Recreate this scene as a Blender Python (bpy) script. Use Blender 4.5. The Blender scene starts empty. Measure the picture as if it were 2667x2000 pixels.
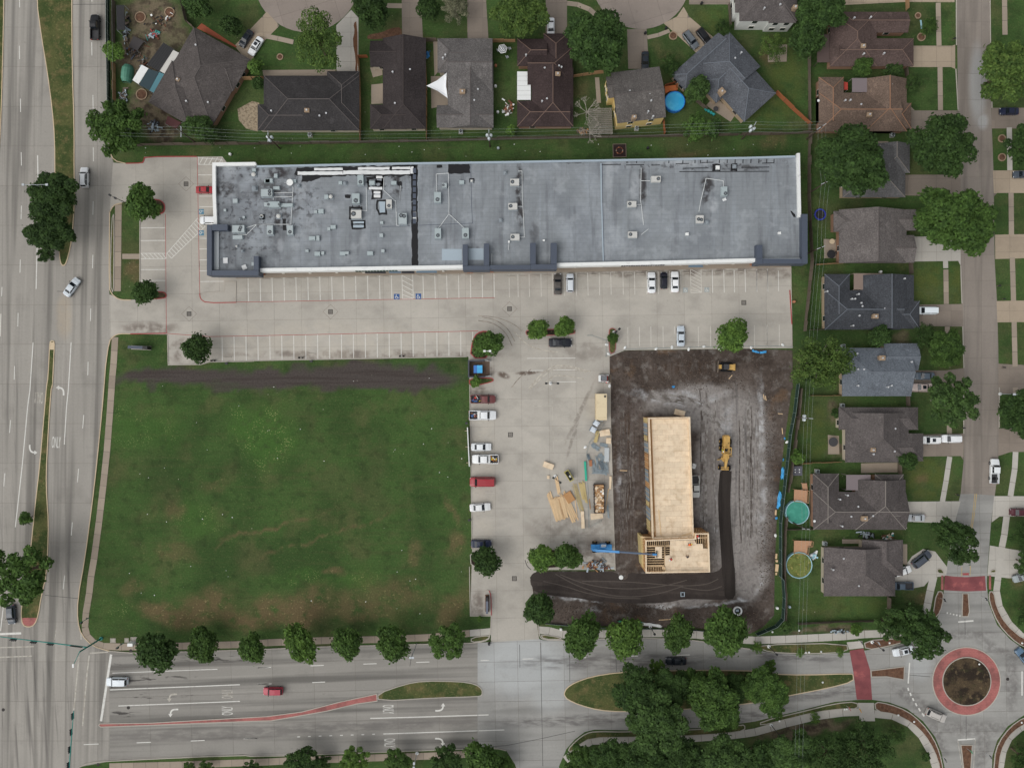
import bpy, bmesh, math, random
import numpy as np
from mathutils import Vector, Matrix
sc = bpy.context.scene
COL = sc.collection
# ------------------------------------------------------------------ camera, sky, sun, exposure
ALT = 185.0                                   # flying height of the camera, metres
cam = bpy.data.cameras.new("camera"); cam.lens = 28; cam.sensor_width = 36; cam.clip_end = 6000; cam.clip_start = 1
co = bpy.data.objects.new("camera", cam); COL.objects.link(co); co.location = (0, 0, ALT); sc.camera = co
SUN_EL, SUN_AZ = 50.0, 238.0                  # hazy light from the south-west
w = bpy.data.worlds.new("World"); sc.world = w; w.use_nodes = True
nt = w.node_tree; bg = nt.nodes["Background"]
sky = nt.nodes.new("ShaderNodeTexSky"); sky.sky_type = 'NISHITA'; sky.sun_disc = False
sky.sun_elevation = math.radians(SUN_EL); sky.sun_rotation = math.radians(SUN_AZ); sky.dust_density = 5; sky.air_density = 1.5
hs = nt.nodes.new("ShaderNodeHueSaturation"); hs.inputs['Saturation'].default_value = 0.22
nt.links.new(sky.outputs[0], hs.inputs['Color']); nt.links.new(hs.outputs[0], bg.inputs['Color'])
bg.inputs['Strength'].default_value = 0.118
sl = bpy.data.lights.new("sun", 'SUN'); sl.energy = 1.1; sl.angle = math.radians(85); sl.color = (1, .985, .965)
so = bpy.data.objects.new("sun", sl); COL.objects.link(so)
so.rotation_euler = (math.radians(90 - SUN_EL), 0, math.radians(180 - SUN_AZ))
so.location = (0, 0, 120)
vs = sc.view_settings; vs.view_transform = 'Standard'; vs.look = 'None'; vs.exposure = -0.07; vs.gamma = 1; vs.use_curve_mapping = False
# ------------------------------------------------------------------ photograph pixels -> metres
S = 2667 / (ALT * 36 / 28)
TK = 700 / 2212
TO = {t: (x, y) for t, x, y in [(r[i], (0, 660, 1320, 1967)[i], yy) for r, yy in (("ABCD", 0), ("EFGH", 490), ("IJKL", 980), ("MNOP", 1475)) for i in range(4)]}
PX = TK / S                                     # metres on the ground per pixel of an enlarged tile
def P(t, x, y, h=0.0):
    if t == 'Z': sx, sy = x * 2667 / 2212, y * 2667 / 2212
    else: sx, sy = TO[t][0] + x * TK, TO[t][1] + y * TK
    k = (ALT - h) / ALT
    return ((sx - 1333.5) / S * k, (1000 - sy) / S * k)
def Q(t, *c, h=0.0): return [P(t, c[i], c[i + 1], h) for i in range(0, len(c), 2)]
# ------------------------------------------------------------------ mesh helpers
def area(p): return sum(p[i][0] * p[(i + 1) % len(p)][1] - p[(i + 1) % len(p)][0] * p[i][1] for i in range(len(p))) / 2
def ccw(p): return list(p) if area(p) > 0 else list(reversed(p))
def chaikin(p, n=2, closed=False):
    for _ in range(n):
        o = [] if closed else [p[0]]
        m = len(p)
        for i in range(m if closed else m - 1):
            a, b = p[i], p[(i + 1) % m]
            o += [(a[0] * .75 + b[0] * .25, a[1] * .75 + b[1] * .25), (a[0] * .25 + b[0] * .75, a[1] * .25 + b[1] * .75)]
        if not closed: o.append(p[-1])
        p = o
    return p
def offset(p, d, closed=False):
    """points shifted d to the left of the travelling direction"""
    n = len(p); o = []
    for i in range(n):
        a = p[i - 1] if (closed or i > 0) else None; c = p[(i + 1) % n] if (closed or i < n - 1) else None; b = p[i]
        ns = []
        for u, v in ((a, b), (b, c)):
            if u is None or v is None: continue
            dx, dy = v[0] - u[0], v[1] - u[1]; l = math.hypot(dx, dy) or 1e-9
            ns.append((-dy / l, dx / l))
        nx, ny = sum(q[0] for q in ns), sum(q[1] for q in ns); l = math.hypot(nx, ny) or 1e-9
        nx, ny = nx / l, ny / l
        k = max(.5, nx * ns[0][0] + ny * ns[0][1])
        o.append((b[0] + nx * d / k, b[1] + ny * d / k))
    return o
def resample(p, step):
    o = [p[0]]; acc = 0
    for a, b in zip(p, p[1:]):
        l = math.hypot(b[0] - a[0], b[1] - a[1]); n = max(1, round(l / step))
        for i in range(1, n + 1): o.append((a[0] + (b[0] - a[0]) * i / n, a[1] + (b[1] - a[1]) * i / n))
    return o
class MB:
    def __init__(s): s.v = []; s.f = []; s.m = []
    def add(s, vs, fs, mi=0):
        n = len(s.v); s.v += [tuple(q) for q in vs]
        for f in fs: s.f.append([n + i for i in f]); s.m.append(mi)
        return s
    def box(s, cx, cy, z0, dx, dy, dz, rz=0, mi=0, top=1.0, topy=None):
        c, q = math.cos(rz), math.sin(rz); topy = top if topy is None else topy; vs = []
        for z, kx, ky in ((z0, 1, 1), (z0 + dz, top, topy)):
            for x, y in ((-1, -1), (1, -1), (1, 1), (-1, 1)):
                X, Y = x * dx / 2 * kx, y * dy / 2 * ky
                vs.append((cx + X * c - Y * q, cy + X * q + Y * c, z))
        return s.add(vs, [(3, 2, 1, 0), (4, 5, 6, 7), (0, 1, 5, 4), (1, 2, 6, 5), (2, 3, 7, 6), (3, 0, 4, 7)], mi)
    def prism(s, p, z0, z1, mi=0, cap=True):
        p = ccw(p); n = len(p)
        fs = [tuple(range(n, 2 * n))] + [(i, (i + 1) % n, n + (i + 1) % n, n + i) for i in range(n)]
        if cap: fs.append(tuple(reversed(range(n))))
        return s.add([(x, y, z0) for x, y in p] + [(x, y, z1) for x, y in p], fs, mi)
    def sheet(s, p, z, mi=0):
        p = ccw(p); return s.add([(x, y, z) for x, y in p], [tuple(range(len(p)))], mi)
    def strip(s, p, wd, z0, z1, closed=False, mi=0):
        a, b = offset(p, wd / 2, closed), offset(p, -wd / 2, closed); n = len(p)
        vs = [(x, y, z1) for x, y in a] + [(x, y, z1) for x, y in b] + [(x, y, z0) for x, y in a] + [(x, y, z0) for x, y in b]
        fs = []
        for i in range(n if closed else n - 1):
            j = (i + 1) % n
            fs.append((i, n + i, n + j, j))
            if z1 > z0: fs += [(2 * n + i, i, j, 2 * n + j), (n + i, 3 * n + i, 3 * n + j, n + j)]
        if not closed and z1 > z0: fs += [(0, 2 * n, 3 * n, n), (n - 1, 2 * n - 1, 4 * n - 1, 3 * n - 1)]
        return s.add(vs, fs, mi)
    def tube(s, p0, p1, r0, r1=None, n=6, mi=0, cap=True):
        r1 = r0 if r1 is None else r1
        a, b = Vector(p0), Vector(p1); d = (b - a)
        if d.length < 1e-6: return s
        d.normalize(); u = d.orthogonal().normalized(); v = d.cross(u)
        vs = []
        for c, r in ((a, r0), (b, r1)):
            for i in range(n):
                t = 2 * math.pi * i / n; vs.append(c + (u * math.cos(t) + v * math.sin(t)) * r)
        fs = [(i, (i + 1) % n, n + (i + 1) % n, n + i) for i in range(n)]
        if cap: fs += [tuple(reversed(range(n))), tuple(range(n, 2 * n))]
        return s.add(vs, fs, mi)
    def lathe(s, cx, cy, prof, n=16, mi=0):
        vs = []; fs = []
        for r, z in prof:
            for i in range(n): vs.append((cx + r * math.cos(2 * math.pi * i / n), cy + r * math.sin(2 * math.pi * i / n), z))
        for k in range(len(prof) - 1):
            for i in range(n): fs.append((k * n + i, k * n + (i + 1) % n, (k + 1) * n + (i + 1) % n, (k + 1) * n + i))
        fs.append(tuple(range((len(prof) - 1) * n, len(prof) * n)))
        return s.add(vs, fs, mi)
    def mesh(s, name, mats, origin=(0, 0, 0)):
        me = bpy.data.meshes.new(name)
        ox, oy, oz = origin
        me.from_pydata([(x - ox, y - oy, z - oz) for x, y, z in s.v], [], s.f)
        for m in (mats if isinstance(mats, (list, tuple)) else [mats]): me.materials.append(m)
        if any(s.m): me.polygons.foreach_set('material_index', s.m)
        me.update(); return me
    def build(s, name, mats, parent=None, origin=(0, 0, 0)):
        o = bpy.data.objects.new(name, s.mesh(name, mats, origin)); COL.objects.link(o)
        if parent is not None: o.parent = parent
        else: o.location = origin
        return o
def tag(o, label=None, cat=None, group=None, kind=None):
    if label: o['label'] = label
    if cat: o['category'] = cat
    if group: o['group'] = group
    if kind: o['kind'] = kind
    return o
def empty(name, loc, rz=0, label=None, cat=None, group=None):
    o = bpy.data.objects.new(name, None); COL.objects.link(o); o.location = loc; o.rotation_euler.z = rz; o.empty_display_size = .3
    return tag(o, label, cat, group)
def part(name, me, parent, loc=(0, 0, 0), rz=0, mat=None, scale=None):
    o = bpy.data.objects.new(name, me); COL.objects.link(o); o.parent = parent; o.location = loc; o.rotation_euler.z = rz
    if scale: o.scale = scale
    if mat: o.material_slots[0].link = 'OBJECT'; o.material_slots[0].material = mat
    return o
def shadesmooth(o):
    o.data.polygons.foreach_set('use_smooth', [True] * len(o.data.polygons)); return o
# ------------------------------------------------------------------ materials
def srgb(r, g, b): return tuple(((c / 255 + .055) / 1.055) ** 2.4 if c > 10 else c / 255 / 12.92 for c in (r, g, b))
MATS = {}
def MAT(name, col, rough=.85, layers=(), rand=0.0, fine=.12, fscale=3.0, bump=0.0, bscale=6.0, metal=0.0, spec=.25, isl=0.0, emis=None, coat=0.0, trans=0.0):
    if name in MATS: return MATS[name]
    m = bpy.data.materials.new(name); m.use_nodes = True; t = m.node_tree; N = t.nodes; L = t.links
    b = N['Principled BSDF']; b.inputs['Roughness'].default_value = rough; b.inputs['Metallic'].default_value = metal
    b.inputs['Specular IOR Level'].default_value = spec; b.inputs['Coat Weight'].default_value = coat
    geo = N.new('ShaderNodeNewGeometry'); pos = geo.outputs['Position']
    rgb = N.new('ShaderNodeRGB'); rgb.outputs[0].default_value = (*col, 1); cur = rgb.outputs[0]
    def math_(op, a, bb=None, clamp=False):
        n = N.new('ShaderNodeMath'); n.operation = op; n.use_clamp = clamp
        for i, q in enumerate((a, bb)):
            if q is None: continue
            if isinstance(q, (int, float)): n.inputs[i].default_value = q
            else: L.new(q, n.inputs[i])
        return n.outputs[0]
    def noise(scale, st=None, rot=0, det=3, off=0):
        v = pos
        if st or rot or off:
            mp = N.new('ShaderNodeMapping'); L.new(pos, mp.inputs['Vector']); 
            # rotate first, then stretch
            mp2 = N.new('ShaderNodeMapping'); mp.inputs['Rotation'].default_value = (0, 0, rot); mp.inputs['Location'].default_value = (off, off * .7, 0)
            mp2.inputs['Scale'].default_value = (*(st or (1, 1)), 1); L.new(mp.outputs[0], mp2.inputs['Vector']); v = mp2.outputs[0]
        n = N.new('ShaderNodeTexNoise'); n.inputs['Scale'].default_value = scale; n.inputs['Detail'].default_value = det; n.inputs['Roughness'].default_value = .6
        L.new(v, n.inputs['Vector']); return n
    def ramp(sock, lo, hi):
        n = N.new('ShaderNodeMapRange'); n.interpolation_type = 'SMOOTHSTEP'; L.new(sock, n.inputs[0])
        n.inputs[1].default_value = lo; n.inputs[2].default_value = hi; return n.outputs[0]
    def blobs(bl, amp=2.0, nsc=.25, edge=.5):
        nz = noise(nsc, det=5); sub = N.new('ShaderNodeVectorMath'); sub.operation = 'SUBTRACT'; L.new(nz.outputs['Color'], sub.inputs[0]); sub.inputs[1].default_value = (.5, .5, .5)
        ml = N.new('ShaderNodeVectorMath'); ml.operation = 'SCALE'; L.new(sub.outputs[0], ml.inputs[0]); ml.inputs['Scale'].default_value = amp
        ad = N.new('ShaderNodeVectorMath'); L.new(pos, ad.inputs[0]); L.new(ml.outputs[0], ad.inputs[1])
        acc = None
        for q in bl:
            x, y, rx, ry = q[:4]; rot = q[4] if len(q) > 4 else 0; a = q[5] if len(q) > 5 else 1
            mp = N.new('ShaderNodeMapping'); mp.vector_type = 'TEXTURE'; L.new(ad.outputs[0], mp.inputs['Vector'])
            mp.inputs['Location'].default_value = (x, y, 0); mp.inputs['Rotation'].default_value = (0, 0, rot); mp.inputs['Scale'].default_value = (rx, ry, 1e6)
            ln = N.new('ShaderNodeVectorMath'); ln.operation = 'LENGTH'; L.new(mp.outputs[0], ln.inputs[0])
            r = N.new('ShaderNodeMapRange'); r.interpolation_type = 'SMOOTHSTEP'; L.new(ln.outputs['Value'], r.inputs[0])
            r.inputs[1].default_value = 1 - edge; r.inputs[2].default_value = 1 + edge * .6; r.inputs[3].default_value = a; r.inputs[4].default_value = 0
            acc = r.outputs[0] if acc is None else math_('MAXIMUM', acc, r.outputs[0])
        return acc
    def mixc(a, c, fac):
        n = N.new('ShaderNodeMix'); n.data_type = 'RGBA'; L.new(a, n.inputs['A'])
        if isinstance(c, tuple): n.inputs['B'].default_value = (*c, 1)
        else: L.new(c, n.inputs['B'])
        if isinstance(fac, (int, float)): n.inputs['Factor'].default_value = fac
        else: L.new(fac, n.inputs['Factor'])
        return n.outputs['Result']
    for ly in layers:
        mk = None
        if 'n' in ly:
            sca, lo, hi = ly['n']; mk = ramp(noise(sca, ly.get('st'), ly.get('rot', 0), ly.get('det', 4), ly.get('off', 0)).outputs['Fac'], lo, hi)
        if 'vor' in ly:
            vn = N.new('ShaderNodeTexVoronoi'); vn.inputs['Scale'].default_value = ly['vor'][0]; L.new(pos, vn.inputs['Vector'])
            q = ramp(vn.outputs['Distance'], ly['vor'][2], ly['vor'][1]); mk = q if mk is None else math_('MULTIPLY', mk, q)
        if 'attr' in ly:
            an = N.new('ShaderNodeAttribute'); an.attribute_name = ly['attr']; q = an.outputs['Fac']; mk = q if mk is None else math_('MULTIPLY', mk, q)
        if 'blobs' in ly:
            q = blobs(ly['blobs'], ly.get('amp', 2.0), ly.get('nsc', .25), ly.get('edge', .5)); mk = q if mk is None else math_('MULTIPLY', mk, q)
        if 'wave' in ly:
            sca, rot, lo, hi = ly['wave']; mp = N.new('ShaderNodeMapping'); L.new(pos, mp.inputs['Vector']); mp.inputs['Rotation'].default_value = (0, 0, rot)
            wv = N.new('ShaderNodeTexWave'); wv.inputs['Scale'].default_value = sca; wv.inputs['Distortion'].default_value = ly.get('dist', 1.0); wv.inputs['Detail'].default_value = 2; wv.inputs['Detail Scale'].default_value = .3
            L.new(mp.outputs[0], wv.inputs['Vector']); q = ramp(wv.outputs['Fac'], lo, hi); mk = q if mk is None else math_('MULTIPLY', mk, q)
        if 'brick' in ly:
            bw, bh, mo = ly['brick']; bt = N.new('ShaderNodeTexBrick'); bt.inputs['Scale'].default_value = 1; bt.inputs['Brick Width'].default_value = bw; bt.inputs['Row Height'].default_value = bh; bt.inputs['Mortar Size'].default_value = mo
            mp = N.new('ShaderNodeMapping'); L.new(pos, mp.inputs['Vector']); mp.inputs['Rotation'].default_value = (0, 0, ly.get('rot', 0)); L.new(mp.outputs[0], bt.inputs['Vector']); q = bt.outputs['Fac']; mk = q if mk is None else math_('MULTIPLY', mk, q)
        cur = mixc(cur, ly['c'], math_('MULTIPLY', mk, ly.get('a', 1.0), True))
    vals = []
    if fine: vals.append(math_('ADD', math_('MULTIPLY', math_('SUBTRACT', noise(fscale, det=4).outputs['Fac'], .5), fine * 4), 1.0))
    if rand:
        oi = N.new('ShaderNodeObjectInfo'); vals.append(math_('ADD', math_('MULTIPLY', math_('SUBTRACT', oi.outputs['Random'], .5), rand * 2), 1.0))
    if isl: vals.append(math_('ADD', math_('MULTIPLY', math_('SUBTRACT', geo.outputs['Random Per Island'], .5), isl * 2), 1.0))
    if vals:
        v = vals[0]
        for q in vals[1:]: v = math_('MULTIPLY', v, q)
        vm = N.new('ShaderNodeVectorMath'); vm.operation = 'SCALE'; L.new(cur, vm.inputs[0]); L.new(v, vm.inputs['Scale']); cur = vm.outputs[0]
    L.new(cur, b.inputs['Base Color'])
    if bump:
        bn = N.new('ShaderNodeBump'); bn.inputs['Strength'].default_value = bump; bn.inputs['Distance'].default_value = .15
        L.new(noise(bscale, det=4).outputs['Fac'], bn.inputs['Height']); L.new(bn.outputs[0], b.inputs['Normal'])
    if emis: b.inputs['Emission Color'].default_value = (*emis[0], 1); b.inputs['Emission Strength'].default_value = emis[1]
    if trans:
        tr = N.new('ShaderNodeBsdfTranslucent'); L.new(cur, tr.inputs['Color']); mx = N.new('ShaderNodeMixShader'); mx.inputs[0].default_value = trans
        L.new(b.outputs[0], mx.inputs[1]); L.new(tr.outputs[0], mx.inputs[2]); L.new(mx.outputs[0], N['Material Output'].inputs['Surface'])
    MATS[name] = m; return m
def blob(t, x, y, rx, ry, rot=0, a=1):
    X, Y = P(t, x, y); return (X, Y, rx * PX, ry * PX, -math.radians(rot), a)
def paint(name, r, g, b, rough=.35, **k): return MAT(name, srgb(r, g, b), rough, fine=k.pop('fine', .02), spec=k.pop('spec', .5), **k)
# ------------------------------------------------------------------ ground and paving
def clip(poly, x0, y0, x1, y1):
    for ax, lim, sg in ((0, x0, 1), (0, x1, -1), (1, y0, 1), (1, y1, -1)):
        o = []; n = len(poly)
        for i in range(n):
            a, b = poly[i], poly[(i + 1) % n]; da, db = (a[ax] - lim) * sg, (b[ax] - lim) * sg
            if da >= 0: o.append(a)
            if (da >= 0) != (db >= 0):
                t = da / (da - db); o.append((a[0] + (b[0] - a[0]) * t, a[1] + (b[1] - a[1]) * t))
        poly = o
        if len(poly) < 3: return []
    return poly
def slabs(name, poly, mat, z, cw, ch, rot=0.0, gap=.05, th=.024, org=(0, 0), pname='slab', bed=None):
    """a paved surface: one bed with each cast slab lying on it, joints left open"""
    base = MB().sheet(poly, z - th).build(name, bed or M_JOINT); tag(base, kind='structure')
    c, s = math.cos(-rot), math.sin(-rot)
    lp = [(x * c - y * s, x * s + y * c) for x, y in poly]
    xs = [q[0] for q in lp]; ys = [q[1] for q in lp]
    i0 = math.floor((min(xs) - org[0]) / cw); i1 = math.ceil((max(xs) - org[0]) / cw); j0 = math.floor((min(ys) - org[1]) / ch); j1 = math.ceil((max(ys) - org[1]) / ch)
    c, s = math.cos(rot), math.sin(rot)
    for i in range(i0, i1):
        for j in range(j0, j1):
            X, Y = org[0] + i * cw, org[1] + j * ch
            q = clip(lp, X + gap / 2, Y + gap / 2, X + cw - gap / 2, Y + ch - gap / 2)
            if len(q) < 3 or abs(area(q)) < .25: continue
            MB().prism([(x * c - y * s, x * s + y * c) for x, y in q], z - th + .002, z, cap=False).build(pname, mat, base)
    return base
M_JOINT = MAT('joint_dark', srgb(112, 105, 97), fine=.1)
STAIN = srgb(88, 82, 78)
def conc(name, rgb_, st=None, rot=0.0, rand=.035, streak=.35, patch=.4, extra=()):
    ly = [dict(c=srgb(*[min(255, q * 1.09) for q in rgb_]), n=(.05, .45, .7), a=patch), dict(c=srgb(*[q * .8 for q in rgb_]), n=(.16, .5, .8), a=.45, off=31),
          dict(c=srgb(*[q * .66 for q in rgb_]), n=(1.1, .6, .85), a=.4, off=7)]
    if st: ly += [dict(c=srgb(*[q * .68 for q in rgb_]), n=(1, .45, .68), st=st, rot=rot, a=streak, det=2), dict(c=srgb(*[min(255, q * 1.12) for q in rgb_]), n=(1, .5, .75), st=(st[0] * 2.1, st[1] * 2.1), rot=rot, a=streak * .6, det=3, off=19)]
    return MAT(name, srgb(*rgb_), .9, ly + list(extra), rand=rand, fine=.05, fscale=2.2)
# --- one grass sheet under everything; worn, dry and bare places lie in it
BR = [blob('M', 1350, 380, 210, 90), blob('M', 1650, 360, 240, 170), blob('M', 1950, 420, 250, 130), blob('N', 420, 350, 260, 160), blob('N', 150, 330, 250, 150), blob('N', 1200, 200, 330, 150, 0, .6), blob('N', 1650, 350, 160, 160, 0, .8), blob('N', 900, 330, 320, 120, 0, .7),
      blob('N', 640, 80, 110, 35), blob('J', 1690, 1330, 70, 110, 0, .8), blob('J', 1680, 1080, 30, 130, -35, .7), blob('J', 1370, 1440, 60, 90, 0, .6), blob('I', 1720, 870, 120, 70, 0, .4), blob('I', 1430, 1060, 90, 50, 0, .5), blob('I', 1400, 1480, 160, 70, 0, .5), blob('M', 1050, 200, 110, 70, 0, .5),
      blob('E', 1090, 680, 50, 110, 0, .8), blob('O', 640, 1040, 110, 70, 0, .6), blob('O', 330, 440, 140, 40, 0, .7), blob('C', 1460, 1240, 190, 30, 0, .7), blob('D', 110, 1170, 130, 60, 0, .6), blob('C', 2180, 400, 70, 140, 0, .7), blob('J', 140, 1220, 500, 12, -17, .8), blob('J', 560, 1290, 640, 12, -16, .6),
      blob('P', 1380, 240, 70, 50, 0, .7), blob('L', 1390, 900, 70, 50, 0, .8), blob('P', 2120, 150, 60, 60, 0, .6), blob('C', 640, 720, 90, 90, 0, .4), blob('N', 1500, 1030, 330, 60, 0, .55), blob('C', 1280, 390, 60, 60, 0, .5), blob('P', 560, 950, 300, 50, 0, .3), blob('B', 1500, 270, 120, 30, 0, .6)]
SOIL = [blob('E', 1500, 1560, 600, 78, -1), blob('F', 300, 1562, 700, 82, 0), blob('F', 900, 1545, 560, 92, 0), blob('F', 1300, 1560, 420, 85, 2), blob('F', 560, 1480, 300, 30, 0, .7), blob('I', 1250, 110, 90, 40, 30, .7), blob('J', 1200, 60, 260, 60, 6, .9), blob('J', 560, 60, 130, 50, 20, .8), blob('J', 120, 40, 200, 50, 0, .8), blob('I', 1900, 70, 260, 60, 0, .8)]
YARD = [blob('A', 1260, 160, 240, 190), blob('A', 1180, 480, 210, 260), blob('A', 1250, 880, 180, 220), blob('A', 1330, 1080, 160, 110), blob('A', 1450, 330, 120, 120, 0, .8), blob('L', 640, 290, 40, 110, 0, .8), blob('L', 690, 620, 90, 60, 0, .8), blob('H', 1210, 1240, 80, 60, 0, .7), blob('L', 1600, 760, 0.5, 0.5), blob('P', 600, 520, 330, 26, -4), blob('P', 420, 1340, 420, 55, -8)]
LUSH = [blob('I', 1200, 420, 260, 190, 0, .6), blob('I', 2120, 560, 210, 220), blob('J', 110, 560, 220, 250), blob('I', 1620, 1230, 190, 160, 0, .8), blob('J', 870, 1600, 160, 70), blob('N', 800, 20, 260, 40, 0, .9), blob('J', 330, 1590, 170, 60, 0, .7), blob('M', 1000, 400, 210, 130, 0, .5), blob('N', 320, 70, 260, 60, 0, .6), blob('B', 600, 1240, 900, 40, 0, .5)]
LAWN = [blob('H', 1420, 790, 130, 180), blob('H', 1640, 770, 60, 180), blob('L', 1400, 850, 180, 190, 0, .9), blob('D', 250, 650, 140, 330, 0, .8), blob('D', 60, 900, 160, 200, 0, .7), blob('L', 480, 450, 160, 260, 0, .8), blob('C', 1680, 160, 130, 110, 0, .7), blob('P', 700, 320, 420, 110, 0, .5), blob('A', 480, 500, 80, 700, 3, .35), blob('A', 540, 1350, 80, 300, 0, .5), blob('P', 380, 665, 340, 40, 0, .5)]
GREEN = srgb(66, 90, 48)
M_VERGE = MAT('verge_grass', srgb(84, 88, 54), .95, [dict(c=srgb(56, 72, 40), n=(.2, .4, .6), a=.8), dict(c=srgb(112, 100, 70), n=(.35, .48, .68), a=.7, off=8), dict(c=srgb(126, 122, 82), n=(2, .55, .7), a=.5, off=3)], fine=.2, fscale=2.6, bump=.5, bscale=3.5, spec=.1)
M_GRASS = MAT('grass', GREEN, .95, [
    dict(c=srgb(50, 70, 38), n=(.06, .4, .62), a=.7), dict(c=srgb(86, 88, 58), n=(.11, .48, .7), a=.65, off=13), dict(c=srgb(84, 80, 58), n=(.045, .5, .65), a=.32, off=83), dict(c=srgb(100, 106, 66), n=(2.2, .54, .7), a=.45, off=33), dict(c=srgb(46, 60, 35), n=(.4, .5, .68), a=.5, off=43),
    dict(c=srgb(80, 82, 54), n=(1, .5, .72), st=(.06, .8), a=.3, off=5), dict(c=srgb(46, 58, 35), n=(1, .52, .72), st=(.05, .6), a=.25, off=55),
    dict(c=srgb(66, 96, 46), attr='lush', n=(.5, .25, .55), a=.9, amp=7, nsc=.15), dict(c=srgb(158, 160, 108), attr='lush', vor=(2.4, .16, .36), n=(.25, .46, .6), a=.75, amp=7, nsc=.15),
    dict(c=srgb(80, 88, 46), attr='lawn', n=(.35, .3, .62), a=.85, amp=2), 
    dict(c=srgb(104, 90, 66), attr='br', n=(.35, .26, .56), a=.9, amp=7, nsc=.12, edge=.7), dict(c=srgb(152, 138, 100), attr='br', n=(1.3, .56, .72), a=.55, amp=7, nsc=.12),
    dict(c=srgb(76, 70, 67), attr='soil', n=(1.2, .0, .2), a=1, amp=3.2, nsc=.3, edge=.3), dict(c=srgb(64, 57, 54), attr='soil', n=(1, .45, .65), st=(.05, 1.3), a=.7, amp=3.2, nsc=.3, edge=.3),
    dict(c=srgb(112, 100, 84), attr='yard', n=(.5, .2, .5), a=.9, amp=3, nsc=.3), dict(c=srgb(66, 57, 49), attr='yard', n=(.4, .44, .6), a=.9, amp=3, nsc=.3, off=9),
    dict(c=srgb(225, 220, 200), vor=(.55, .03, .06), n=(.2, .55, .6), a=.6)], fine=.22, fscale=2.6, bump=.5, bscale=3.5, spec=.1)
def fbm(X, Y, scale, seed, oct=4):
    rs = np.random.RandomState(seed); out = np.zeros_like(X); am = 1.0; tot = 0
    for o in range(oct):
        G = rs.rand(128, 128); x = X * scale * 2 ** o + 50.3; y = Y * scale * 2 ** o + 71.7
        xi = np.floor(x).astype(int); yi = np.floor(y).astype(int); fx = x - xi; fy = y - yi; fx = fx * fx * (3 - 2 * fx); fy = fy * fy * (3 - 2 * fy)
        g00 = G[xi % 128, yi % 128]; g10 = G[(xi + 1) % 128, yi % 128]; g01 = G[xi % 128, (yi + 1) % 128]; g11 = G[(xi + 1) % 128, (yi + 1) % 128]
        out += am * ((g00 * (1 - fx) + g10 * fx) * (1 - fy) + (g01 * (1 - fx) + g11 * fx) * fy); tot += am; am *= .55
    return out / tot
def bmask(X, Y, bl, amp, nsc, edge, seed):
    x = X + (fbm(X, Y, nsc, seed) - .5) * amp * 2; y = Y + (fbm(X, Y, nsc, seed + 9) - .5) * amp * 2; m = np.zeros_like(X)
    for bx, by, rx, ry, rot, a in bl:
        c, s = math.cos(rot), math.sin(rot); u = ((x - bx) * c + (y - by) * s) / max(rx, 1e-3); v = (-(x - bx) * s + (y - by) * c) / max(ry, 1e-3)
        t = np.clip((np.hypot(u, v) - (1 - edge)) / (edge * 1.6), 0, 1); m = np.maximum(m, a * (1 - t * t * (3 - 2 * t)))
    return m
def gridsheet(name, xs, ys, z, mat, attrs, zfun=None):
    X, Y = np.meshgrid(xs, ys, indexing='ij'); X = X.ravel(); Y = Y.ravel(); nx, ny = len(xs), len(ys)
    i, j = np.meshgrid(np.arange(nx - 1), np.arange(ny - 1), indexing='ij'); a = (i * ny + j).ravel()
    F = np.stack([a, a + ny, a + ny + 1, a + 1], 1)
    me = bpy.data.meshes.new(name); me.vertices.add(len(X)); me.loops.add(F.size); me.polygons.add(len(F))
    Z = np.full_like(X, z) if zfun is None else zfun(X, Y)
    me.vertices.foreach_set('co', np.stack([X, Y, Z], 1).ravel()); me.loops.foreach_set('vertex_index', F.ravel().astype(np.int32))
    me.polygons.foreach_set('loop_start', np.arange(0, F.size, 4, dtype=np.int32)); me.update(calc_edges=True); me.materials.append(mat)
    for k, (bl, amp, nsc, edge) in attrs.items():
        at = me.attributes.new(k, 'FLOAT', 'POINT'); at.data.foreach_set('value', bmask(X, Y, bl, amp, nsc, edge, sum(map(ord, k))).astype(np.float32))
    o = bpy.data.objects.new(name, me); COL.objects.link(o); return o
gx = np.concatenate([[-2600, -200], np.arange(-122, 122.1, .75), [200, 2600]]); gy = np.concatenate([[-2600, -160], np.arange(-93, 93.1, .75), [160, 2600]])
g = gridsheet('ground', gx, gy, 0, M_GRASS, dict(br=(BR, 4, .12, .6), soil=(SOIL, 2.4, .25, .3), yard=(YARD, 2, .3, .4), lush=(LUSH, 6, .1, .7), lawn=(LAWN, 1.5, .3, .35))); tag(g, kind='structure')
# --- avenue running past the west side
westpoly = Q('A', -700, -900, 880, -900, 880, 0, 890, 600, 900, 1250, 935, 1335) + Q('E', 905, 180, 900, 820, 905, 1240, 870, 1450) + Q('I', 865, 0, 840, 300, 800, 700, 760, 1050, 700, 1500) + Q('M', 640, 260, 638, 450, 670, 560, 760, 650, 905, 692, 905, 1600, 640, 1650, 560, 1800, 500, 2300, -800, 2300)
M_WEST = conc('avenue_concrete_west', (152, 148, 141), (.42, .012), .02, streak=.75, extra=[dict(c=srgb(70, 67, 66), n=(1, .5, .7), st=(.8, .03), rot=-.06, blobs=[blob('I', 60, 700, 80, 900, 4), blob('M', 200, 1200, 300, 700, 8), blob('M', 520, 250, 120, 300, 5), blob('M', 500, 1200, 150, 300, 0)], a=.6), dict(c=srgb(172, 158, 138), blobs=[blob('E', 530, 1050, 70, 190)], a=.5, n=(.6, .2, .5))])
west = slabs('west_avenue', westpoly, M_WEST, .03, 7.4, 9.2, .0, gap=.045)
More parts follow.
